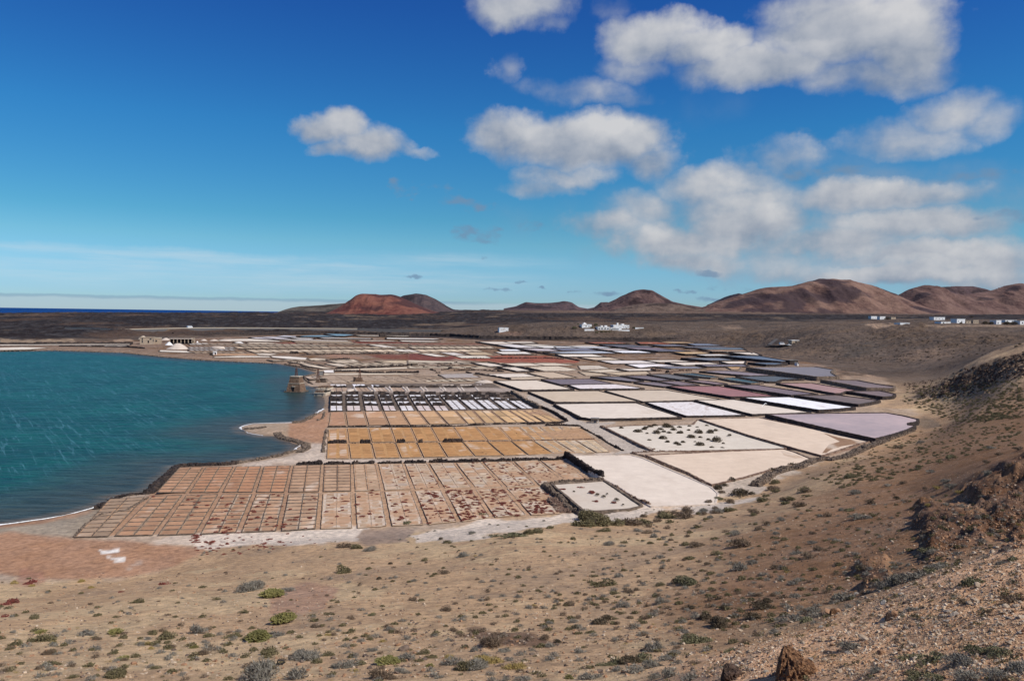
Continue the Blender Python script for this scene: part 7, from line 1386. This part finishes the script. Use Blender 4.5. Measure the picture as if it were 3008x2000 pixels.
# more scrub where the photograph shows it thick, in looser order
rs = np.random.RandomState(12)
def scatter(P, n, w0, w1, kinds):
    xs = [p[0] for p in P]; ys = [p[1] for p in P]; c = 0
    while c < n:
        x, y = rs.uniform(min(xs), max(xs)), rs.uniform(min(ys), max(ys))
        if poly_sd(np.array([x]), np.array([y]), P)[0] > 0: SH.append((x, y, rs.uniform(w0, w1), kinds[rs.randint(len(kinds))])); c += 1
scatter([(2250,1440),(2450,1380),(2700,1290),(3000,1260),(3000,1380),(2600,1480),(2300,1560),(1900,1600),(1900,1540)], 60, 16, 34, 'ogobbn')
scatter([(1850,1560),(2500,1500),(2500,1620),(2100,1700),(1700,1700)], 34, 14, 30, 'googb')
N_FULL = len(SH)
pts3 = []
for px, py, w, k in SH:
    g = hit(px, py); d = -(np.array([g[0], g[1], g[2]-CAMZ]) @ CRn)[2]; pts3.append((g, w*d/FPX, w))
order = sorted(range(len(SH)), key=lambda i: -pts3[i][2]); keep = set(order[:300])
def region(px, py):
    if py < 1400 and px < 2150 and px > 1700 and 1240 < py < 1330: return 'on the shrub dotted pan'
    if px > 1600 and px < 2000 and py < 1500: return 'on the small greyish pan'
    r = 'left part of the slope' if px < 800 else 'middle of the slope' if px < 1650 else 'right of centre' if px < 2250 else 'right side'
    b = 'near the salt edge' if py < 1620 else 'halfway down' if py < 1790 else 'low down' if py < 1900 else 'by the bottom edge'
    return r+', '+b
labs = {}
for i in sorted(keep, key=lambda i: SH[i][0]):
    px, py, w, k = SH[i]; size = 'large' if w > 60 else 'medium' if w > 32 else 'small'
    labs.setdefault((size, k, region(px, py)), []).append(i)
LAB = {}
for (size, k, reg), L in labs.items():
    for j, i in enumerate(L):
        base = '%s %s %s' % (size, KIND[k][0], 'spurge bush' if k == 's' else 'cushion plant' if k == 'r' else 'grass tuft' if k == 'y' else 'shrub')
        LAB[i] = base+(' ' if reg.startswith('on') else ', ')+reg if len(L) == 1 else '%s %s, %s' % (base, reg, NUM[j]+' from the left')
small_V, small_F, small_C, off = [], [], [], 0
for i, (px, py, w, k) in enumerate(SH):
    g, size, _ = pts3[i]; r = random.random()
    if i in keep:
        res = 'hi' if w > 60 else 'mid' if w > 26 else 'lo'; v = i % 3
        o = thing('spurge_bush' if k == 's' else 'cushion_plant' if k == 'r' else 'grass_tuft' if k == 'y' else 'shrub', LAB[i], 'bush' if k == 's' else 'plant' if k in 'ry' else 'shrub', (g[0], g[1], g[2]-.03), r*6.28, 'scrub growing on the slopes')
        s = size*(1.0 if k == 's' else 1.35 if w > 40 else 1.2); q_ = random.uniform(.8, 1.15); o.scale = (s*q_, s/q_, s*random.uniform(.65, 1.05)*(.75 if k == 's' else 1))
        f = bpy.data.objects.new('foliage', LIB[k, res, v]); C.objects.link(f); f.parent = o
        q = bpy.data.objects.new('stems', STEM[res]); C.objects.link(q); q.parent = o
def mass(name, label, rows, kindmat, seed, lod='lo', k='o'):
    """rows: (x, y, z, size) of many small plants merged into one mesh"""
    V0 = [np.array([v.co[:] for v in LIB[k, lod, v_].vertices]) for v_ in range(3)]; rs_ = np.random.RandomState(seed); VV, FF, off = [], [], 0
    for j, (x, y, z, s) in enumerate(rows):
        V = V0[j % 3][:rs_.randint(50, 90)*3 if s < .4 else None]; a = rs_.rand()*6.28; c, s_n = math.cos(a), math.sin(a)
        VV.append(np.column_stack([x+(V[:, 0]*c-V[:, 1]*s_n)*s, y+(V[:, 0]*s_n+V[:, 1]*c)*s, z-.02+V[:, 2]*s])); FF.append(np.arange(len(V)).reshape(-1, 3)+off); off += len(V)
    o = meshfast(name, np.concatenate(VV), np.concatenate(FF), MAT[kindmat]); tag(o, label, None, None, 'stuff')
WD = {'g': 'grey', 'o': 'olive', 'b': 'brown', 'n': 'green', 'd': 'dark brown', 'r': 'red', 'y': 'yellow', 's': 'yellow-green'}
for k in KIND:
    R_ = [(pts3[i][0][0], pts3[i][0][1], pts3[i][0][2]+(.28 if region(SH[i][0], SH[i][1]).startswith('on the') else 0), pts3[i][1]*(1.7 if region(SH[i][0], SH[i][1]).startswith('on the shrub') else 1.1)) for i in range(len(SH)) if i not in keep and SH[i][3] == k]
    if R_: mass('small_shrubs', 'lesser %s shrubs between the larger ones' % WD[k], R_, KIND[k][1], 50+ord(k), 'mid', k)
rs = np.random.RandomState(33)
def sow(n, smin, smax, seed, dens):        # even over the picture, so nearer ground gets smaller gaps
    out = []; px = rs.uniform(-60, 3070, n); py = 1440+580*rs.rand(n)**.9
    u = rs.rand(n); 
    for a, b, q in zip(px, py, u):
        if q > dens(a, b): continue
        g = hit(a, b); rr_ = math.hypot(g[0], g[1])
        if rr_ > 330 or poly_sd(np.array([g[0]]), np.array([g[1]]), FLAT)[0] > -1 or g[2] < .3: continue
        out.append((g[0], g[1], g[2], rs.uniform(smin, smax)*min(1, max(.35, rr_/45))))
    return out
dn = lambda a, b: .30+.7*min(1, max(0, (a-900)/1100)) if b < 1850 else .6
mass('low_scrub', 'low olive scrub dotted over the whole slope', sow(1500, .25, .75, 1, dn), 'leaf_olive', 1, k='o')
mass('low_scrub', 'low grey scrub dotted over the whole slope', sow(1200, .25, .70, 2, dn), 'leaf_grey', 2, k='g')
mass('low_scrub', 'low brown scrub dotted over the whole slope', sow(1000, .2, .6, 3, dn), 'leaf_brown', 3, k='b')
mass('dry_grass', 'tufts of dry yellow grass between the shrubs', sow(350, .15, .45, 4, lambda a, b: 1 if b > 1830 else .3), 'leaf_yellow', 4, k='y')
def sow_in(P, n, smin, smax, zz=None, dmax=1e9):
    out = []; xs = [p[0] for p in P]; ys = [p[1] for p in P]; X = rs.uniform(min(xs), max(xs), n*3); Y = rs.uniform(min(ys), max(ys), n*3); m = poly_sd(X, Y, P) > 0
    for a, b in list(zip(X[m], Y[m]))[:n]:
        g = atz(a, b, zz) if zz is not None else hit(a, b); out.append((g[0], g[1], g[2], rs.uniform(smin, smax)))
    return out
red = []
for k, q in enumerate(lowq):
    w = [0, .05, .25, .7, .6, .5, .35, .35, .5, 1.5, 2.6, 1.7, 1.2][k]; red += sow_in(q, int(46*w), .35, 1.1, ZF+.03)
for k, q in enumerate(up):
    w = [0, 0, 0, 0, 0, 0, .1, .5, .6, .4, .5, 1.7, 1.0, .4][k] if k < 14 else 0; red += sow_in(q, int(38*w), .3, .9, ZF+.03)
red += sow_in(cE([(1340,640),(1500,650),(1480,720),(1300,690)]), 18, .5, 1.0)+sow_in(cE([(1300,640),(1900,600),(2300,690),(1500,740)]), 40, .3, .7)+sow_in(cE([(1350,700),(1900,690),(1900,760),(1300,800)]), 30, .3, .8)
red += sow_in(D1((1640,330),(1700,380),(1790,480),(1560,490),(1500,420)), 60, .5, 1.0, ZF+.03)
mass('glasswort', 'dark red glasswort creeping over the cells of the front field', red, 'leaf_red', 5, k='r')
dk = sow_in(G_q, 40, .2, .5, .95) if (G_q := cA([(1400,745),(2100,745),(2300,910),(1300,935)])) else []
mass('glasswort', 'small dark tufts on the ochre field', dk, 'leaf_brown', 6, k='r')
far = sow_in(cH([(1350,980),(1900,960),(2359,900),(2359,1250),(1800,1300),(1500,1180),(1300,1100)]), 650, .5, 1.7)+sow_in([(2350,1400),(2700,1270),(3000,1180),(3000,1300),(2500,1430)], 600, .3, 1.1)
mass('low_scrub', 'far olive and yellow scrub at the foot of the rocky slope', far, 'leaf_olive', 7, k='o')
far = sow_in(cH([(100,560),(700,480),(1400,520),(2359,520),(2359,640),(1900,740),(900,790),(300,700)]), 330, .6, 2.2)+sow_in([(1600,975),(2100,975),(2100,1000),(1600,1000)], 80, .8, 2.0)
mass('low_scrub', 'far dark scrub speckling the bare mid hill', far, 'leaf_dark', 8, k='d')
far = sow_in(cE([(740,380),(1030,360),(1000,400),(600,620),(520,640)]), 120, .15, .4)
mass('low_scrub', 'dark tufts among the ruined left cells', far, 'leaf_dark', 9, k='d')
# garden trees and hedges by the houses
def garden_tree(px, py, w_px, h_px, label, k='n', base=None):
    g = hit(px, py) if base is None else atd(px, py, -base); s = (-(np.array([g[0], g[1], g[2]-CAMZ]) @ CRn)[2])/FPX; o = thing('garden_tree', label, 'tree', (g[0], g[1], g[2]-.2), random.random()*6, 'garden trees by the houses')
    w, h = w_px*s, h_px*s; f = bpy.data.objects.new('crown', LIB[k, 'hi', random.randint(0, 2)]); C.objects.link(f); f.parent = o; f.scale = (w, w, h*1.7); f.location = (0, 0, h*.12)
    mb = MB(); mb.bar((0,0,-.5), (.1,0,h*.5), w*.05, 6, w*.03); mb.build('trunk', MAT['twig'], o)
for (x, y, w, h, lab) in [(430,410,150,110,'round dark tree left of the villa group'),(530,300,70,50,'small dark tree behind the left villa house'),(890,380,90,60,'dark bush between the left villa house and terrace'),(1000,340,110,130,'tall dark tree behind the villa terrace'),(1060,390,110,90,'brownish tree right behind the villa terrace'),(1030,520,110,70,'dark round bush at the left end of the villa hedge'),(1150,500,110,55,'second bush of the hedge below the villa terrace'),(1260,500,110,50,'third bush of the hedge below the villa terrace'),(1360,500,90,50,'last bush of the hedge below the villa terrace'),(2020,400,80,80,'small dark green tree right of the largest villa house')]:
    a, b = V_(x, y); garden_tree(a, b, w/9.07, h/9.07, lab, 'n')
for (x, y, w, h, lab) in [(500,180,80,40,'dark shrub mass between the first plateau houses'),(1820,246,100,60,'round dark tree right of the tan cubes'),(1900,246,90,50,'second dark tree right of the tan cubes'),(2130,250,110,60,'dark bush right of the tall bright house'),(2220,250,110,60,'dark bush left of the edge house'),(1640,150,60,20,'small dark tree behind the tan cubes'),(1500,236,60,30,'bush under the white tower house')]:
    a, b = U_(x, y); garden_tree(a, b, w/4.64, h/4.64, lab, 'd')

# ------------------------------------------------------------------ stones on the near ridge
simple('crag_dark', (.09, .06, .045), .95, .6, 9, .06, .1)
def rockmesh(seed, flat=.6, sub=2, rough=.35):
    bm = bmesh.new(); bmesh.ops.create_icosphere(bm, subdivisions=sub, radius=.5); o = Vector((seed*3.1, seed*1.7, 0))
    rs_ = np.random.RandomState(seed); planes = [(Vector(rs_.randn(3)).normalized(), rs_.uniform(.26, .44)) for _ in range(9)]
    for v in bm.verts:
        for nrm, dd in planes:
            e = v.co.dot(nrm)-dd
            if e > 0: v.co -= nrm*e
        v.co *= 1+rough*.3*mnoise.noise(v.co*3+o); v.co.z *= flat
    me = bpy.data.meshes.new('stone'); bm.to_mesh(me); bm.free(); return me
def stonemat(name, a, b):
    m, t, p = material(name); i = t.info(); n = t.noise(t.obj(), 3.0, 6, .65); c = t.mix(t.ss(n, .35, .65), a, b); c = t.mix(t.math('MULTIPLY', i.outputs['Random'], .45), c, (.20, .125, .08)); t.inp(p.inputs['Base Color'], c)
    t.inp(p.inputs['Normal'], t.bump(n, .8, .08)); MAT[name] = m
stonemat('stone_pale', (.44, .34, .235), (.62, .50, .37)); stonemat('stone_tan', (.42, .27, .155), (.56, .39, .24)); stonemat('stone_dark', (.10, .072, .055), (.19, .14, .105)); stonemat('stone_rust', (.30, .165, .09), (.42, .245, .14)); stonemat('stone_grey', (.33, .29, .24), (.47, .42, .35))
SM = [rockmesh(s, .45+.35*((s*7) % 5)/5) for s in range(10)]
STV = {}
for s in SM:
    for mt in ('stone_pale', 'stone_tan', 'stone_dark', 'stone_rust', 'stone_grey'):
        me = s.copy(); me.materials.clear(); me.materials.append(MAT[mt]); STV[s.name, mt] = me
ST = []
for X, Y, w, m_ in [(1585,740,50,'stone_pale'),(1275,835,42,'stone_pale'),(1250,830,26,'stone_pale'),(1210,805,40,'stone_grey'),(1430,845,40,'stone_rust'),(1565,855,55,'stone_pale'),(1395,870,60,'stone_grey'),(1510,812,40,'stone_grey'),(1650,740,25,'stone_rust'),(1840,930,65,'stone_grey'),(1885,950,70,'stone_grey'),(1830,995,60,'stone_grey'),(1870,860,35,'stone_pale'),(2025,855,90,'stone_pale'),(2050,750,70,'stone_pale'),(2095,750,40,'stone_grey'),(2160,905,45,'stone_pale'),(2230,900,60,'stone_pale'),(2215,940,60,'stone_pale'),(2310,890,50,'stone_pale'),
 (2250,975,60,'stone_grey'),(2345,970,60,'stone_pale'),(2145,520,50,'stone_pale'),(2320,600,40,'stone_pale'),(2060,560,30,'stone_pale'),(1945,1065,60,'stone_pale'),(1845,1025,40,'stone_pale'),(2140,1060,50,'stone_pale'),(2000,1080,40,'stone_pale'),(1750,1065,40,'stone_pale'),(1600,1025,60,'stone_rust'),(1265,1120,90,'stone_pale'),(1150,1215,50,'stone_grey'),(1195,1230,60,'stone_pale'),(1040,1160,50,'stone_rust'),(900,1265,50,'stone_grey'),(860,1310,60,'stone_pale'),(1550,1355,65,'stone_tan'),(1440,1390,40,'stone_pale'),(2165,1385,50,'stone_rust'),
 (2260,1150,60,'stone_pale'),(530,1198,30,'stone_pale'),(405,1210,45,'stone_pale'),(760,1000,40,'stone_pale'),(580,1052,30,'stone_pale'),(950,1130,40,'stone_pale'),(1050,1120,70,'stone_pale'),(1470,950,80,'stone_rust'),(1020,940,90,'stone_rust'),(1075,930,60,'stone_rust'),(1330,1150,40,'stone_pale'),(1570,1140,40,'stone_pale'),(1610,1170,45,'stone_pale'),(1680,1100,35,'stone_dark'),(1135,655,28,'stone_pale'),(935,700,22,'stone_pale'),(1020,1200,30,'stone_rust'),(1380,1215,70,'stone_rust'),(1480,1210,40,'stone_pale'),(2350,1300,40,'stone_rust')]:
    (a, b), = cJ([(X, Y)]); ST.append((a, b, w/2.34, m_))
for X, Y, w, m_ in [(935,408,26,'stone_pale'),(1180,430,40,'stone_dark'),(1560,415,40,'stone_dark'),(2140,340,50,'stone_rust'),(2265,430,40,'stone_dark'),(1850,520,35,'stone_pale'),(810,405,35,'stone_dark'),(905,385,35,'stone_dark'),(400,460,60,'stone_rust'),(440,492,90,'stone_dark'),(920,318,20,'stone_pale'),(700,310,18,'stone_pale'),(475,268,16,'stone_pale'),(1020,350,16,'stone_pale'),(1300,380,18,'stone_pale'),(1990,325,16,'stone_pale'),(980,408,30,'stone_dark')]:
    (a, b), = cG([(X, Y)]); ST.append((a, b, w/2.36, m_))
for X, Y, w, m_ in [(745,358,24,'stone_pale'),(1080,335,18,'stone_pale'),(1205,340,16,'stone_pale'),(1580,295,22,'stone_pale'),(580,100,12,'stone_pale'),(1210,580,30,'stone_pale'),(260,690,22,'stone_pale'),(1010,655,30,'stone_pale')]:
    (a, b), = cF([(X, Y)]); ST.append((a, b, w/2.36, m_))
rs = np.random.RandomState(55)
ridgeP = [(2000,1990),(2150,1900),(2300,1850),(2500,1780),(2700,1670),(2850,1620),(3008,1570),(3008,2000)]
while len(ST) < 298:
    x, y = rs.uniform(2000, 3008), rs.uniform(1570, 2000)
    if poly_sd(np.array([x]), np.array([y]), ridgeP)[0] > 4: ST.append((x, y, rs.uniform(8, 22), ['stone_pale', 'stone_tan', 'stone_pale', 'stone_grey', 'stone_rust', 'stone_dark'][rs.randint(6)]))
grp = {}
for i, (px, py, w, m_) in enumerate(ST):
    if px > 1990:
        bnd = int((py-1560)//48); reg = ['along the crest, upper part','along the crest, lower part','just below the crest','upper ridge face','middle ridge face','lower ridge face','near the bottom','close to the bottom','lowest strip','lowest strip'][max(0, min(9, bnd))]; reg = 'on the near ridge '+reg if bnd >= 0 else 'on the brown slope behind'
    else: reg = 'on the left slope' if px < 1000 else 'on the middle slope'
    grp.setdefault((m_, w > 20, reg), []).append(i)
SL = {}
for (m_, big, reg), L in grp.items():
    L.sort(key=lambda i: ST[i][0]); w = {'stone_pale': 'pale', 'stone_tan': 'tan', 'stone_dark': 'dark brown', 'stone_rust': 'rusty', 'stone_grey': 'grey'}[m_]
    for j, i in enumerate(L): SL[i] = ('%s %s stone %s' % ('larger' if big else 'small', w, reg))+('' if len(L) == 1 else ', '+NUM[j]+' from the left')
for i, (px, py, w, m_) in enumerate(ST):
    g = hit(px, py); s = w*(-(np.array([g[0], g[1], g[2]-CAMZ]) @ CRn)[2])/FPX; o = bpy.data.objects.new('stone', STV[SM[i % 10].name, m_]); C.objects.link(o)
    o.location = (g[0], g[1], g[2]+s*.10); o.rotation_euler = (rs.uniform(-.5, .5), rs.uniform(-.5, .5), rs.rand()*6.28); o.scale = (s*1.15, s*rs.uniform(.7, 1.0), s*rs.uniform(.6, 1.0)); tag(o, SL[i], 'stone', 'stones lying on the slopes')
def litter(P, n, s0, s1, mat, label, seed, dmax=60):
    out, sz = [], []; rs_ = np.random.RandomState(seed); xs = [p[0] for p in P]; ys = [p[1] for p in P]; X = rs_.uniform(min(xs), max(xs), n*3); Y = rs_.uniform(min(ys), max(ys), n*3); m = poly_sd(X, Y, P) > 0; X, Y = X[m][:n], Y[m][:n]
    for a, b in zip(X, Y):
        g = hit(a, b)
        if math.hypot(g[0], g[1]) < dmax: out.append((g[0], g[1], g[2]+.01)); sz.append((s0+(s1-s0)*rs_.rand()**3)*(max(.5, math.hypot(g[0], g[1])/22) if dmax < 100 else 1))
    V, F = rocks(out, sz, seed, .6); tag(meshfast('rubble', V, F, MAT[mat]), label, None, None, 'stuff')
litter(ridgeP, 2400, .016, .085, 'stone_pale', 'pale stone litter covering the near ridge', 1); litter(ridgeP, 3400, .016, .075, 'stone_tan', 'tan stone litter covering the near ridge', 2); litter(ridgeP, 700, .016, .065, 'stone_dark', 'dark stone litter covering the near ridge', 3); litter(ridgeP, 1500, .016, .075, 'stone_rust', 'rusty stone litter covering the near ridge', 8)
SLP = [(0,1700),(1000,1640),(2000,1560),(2500,1450),(3008,1350),(3008,1560),(2300,1850),(2000,1990),(0,1990)]
litter(SLP, 1500, .07, .20, 'stone_pale', 'small pale stones sprinkled over the wide slope', 4, 130); litter(SLP, 1500, .07, .24, 'stone_dark', 'small dark stones sprinkled over the wide slope', 5, 130); litter(SLP, 1200, .07, .22, 'stone_rust', 'small rusty stones sprinkled over the wide slope', 6, 130)
litter([(1150,1850),(1560,1845),(1640,1880),(1900,1860),(1900,1885),(1600,1900),(1400,1885),(1150,1870)], 200, .06, .17, 'stone_dark', 'dark broken ledge stones crossing the middle of the slope', 7, 130)
litter([(2690,1500),(2850,1440),(3050,1380),(3050,1600),(2700,1660)], 450, .07, .28, 'stone_dark', 'dark broken rock over the gully wall on the right', 9, 130); litter([(2690,1500),(2850,1440),(3050,1380),(3050,1600),(2700,1660)], 500, .06, .2, 'stone_rust', 'rusty broken rock over the gully wall on the right', 13, 130)
litter([(2420,1560),(2700,1430),(3008,1330),(3008,1560),(2700,1680),(2400,1780)], 1500, .04, .16, 'stone_rust', 'rusty rubble over the brown slope behind the near ridge', 10, 150)
litter(cH([(1300,960),(1700,880),(2100,760),(2500,640),(2500,860),(2100,960),(1900,1060),(1500,1080)]), 1500, .3, 1.2, 'crag_dark', 'dark boulders and broken ledges on the far right slope', 11, 460)
litter(cH([(1350,1000),(1900,900),(2500,720),(2500,1000),(1900,1100)]), 500, .2, .7, 'stone_tan', 'tan boulders between the ledges of the far right slope', 12, 460)
# crags breaking out of the near ridge
def crag(px, py, w_px, size, mat, label, seed, rz=0):
    g = hit(px, py); s = (-(np.array([g[0], g[1], g[2]-CAMZ]) @ CRn)[2])/FPX; bm = bmesh.new(); bmesh.ops.create_icosphere(bm, subdivisions=5, radius=1); o_ = Vector((seed*5.3, seed, 0))
    for v in bm.verts:
        p = v.co.copy(); n = mnoise.fractal(p*1.1+o_, 1.0, 2.0, 4)*.30; f = abs(mnoise.noise(Vector((p.x*5.5+p.z*2.5, p.y*5.5, p.z*1.2))+o_))*.26; c = mnoise.cell(Vector((p.x*4, p.y*4, p.z*4))+o_)*.06
        v.co *= (1+n-f+c*.6)
        if v.co.x < -.45: v.co.x = -.45+(v.co.x+.45)*.25+mnoise.noise(v.co*4+o_)*.06
    me = bpy.data.meshes.new('rock_outcrop'); bm.to_mesh(me); bm.free(); me.materials.append(MAT[mat]); o = bpy.data.objects.new('rock_outcrop', me); C.objects.link(o)
    w = w_px*s/2; o.scale = (w*size[0], w*size[1], w*size[2]); o.location = (g[0], g[1], g[2]); o.rotation_euler = (.1, .15, rz-math.atan2(g[0], g[1])); tag(o, label, 'rock', 'rocks breaking out of the near ridge')
m, t, p = material('crag_rock'); pp_ = t.obj(); n = t.noise(t.mapping(pp_, (5, 5, 1.5)), 2.0, 7, .7); v = t.vor(pp_, 9.0); c = t.mix(t.ss(n, .35, .62), (.14, .065, .032), (.40, .215, .11)); c = t.mix(t.math('MULTIPLY', t.ss(v, .35, .1), .4), c, (.12, .07, .04)); t.inp(p.inputs['Base Color'], c); t.inp(p.inputs['Normal'], t.bump(t.math('ADD', n, v), 1.0, .12)); MAT['crag_rock'] = m
crag(2325, 1985, 150, (1, 1.2, 1.0), 'crag_rock', 'orange brown crag with a deep shaded left face at the bottom edge', 1)
crag(2140, 1995, 75, (1, 1, 1.1), 'crag_dark', 'dark jagged boulder left of the orange crag', 2); crag(2450, 1803, 34, (1.2, 1, .8), 'crag_rock', 'small orange rock on the ridge crest', 3); crag(2612, 1818, 36, (1, 1, 1.1), 'crag_dark', 'reddish dark block in the middle of the near ridge', 4)
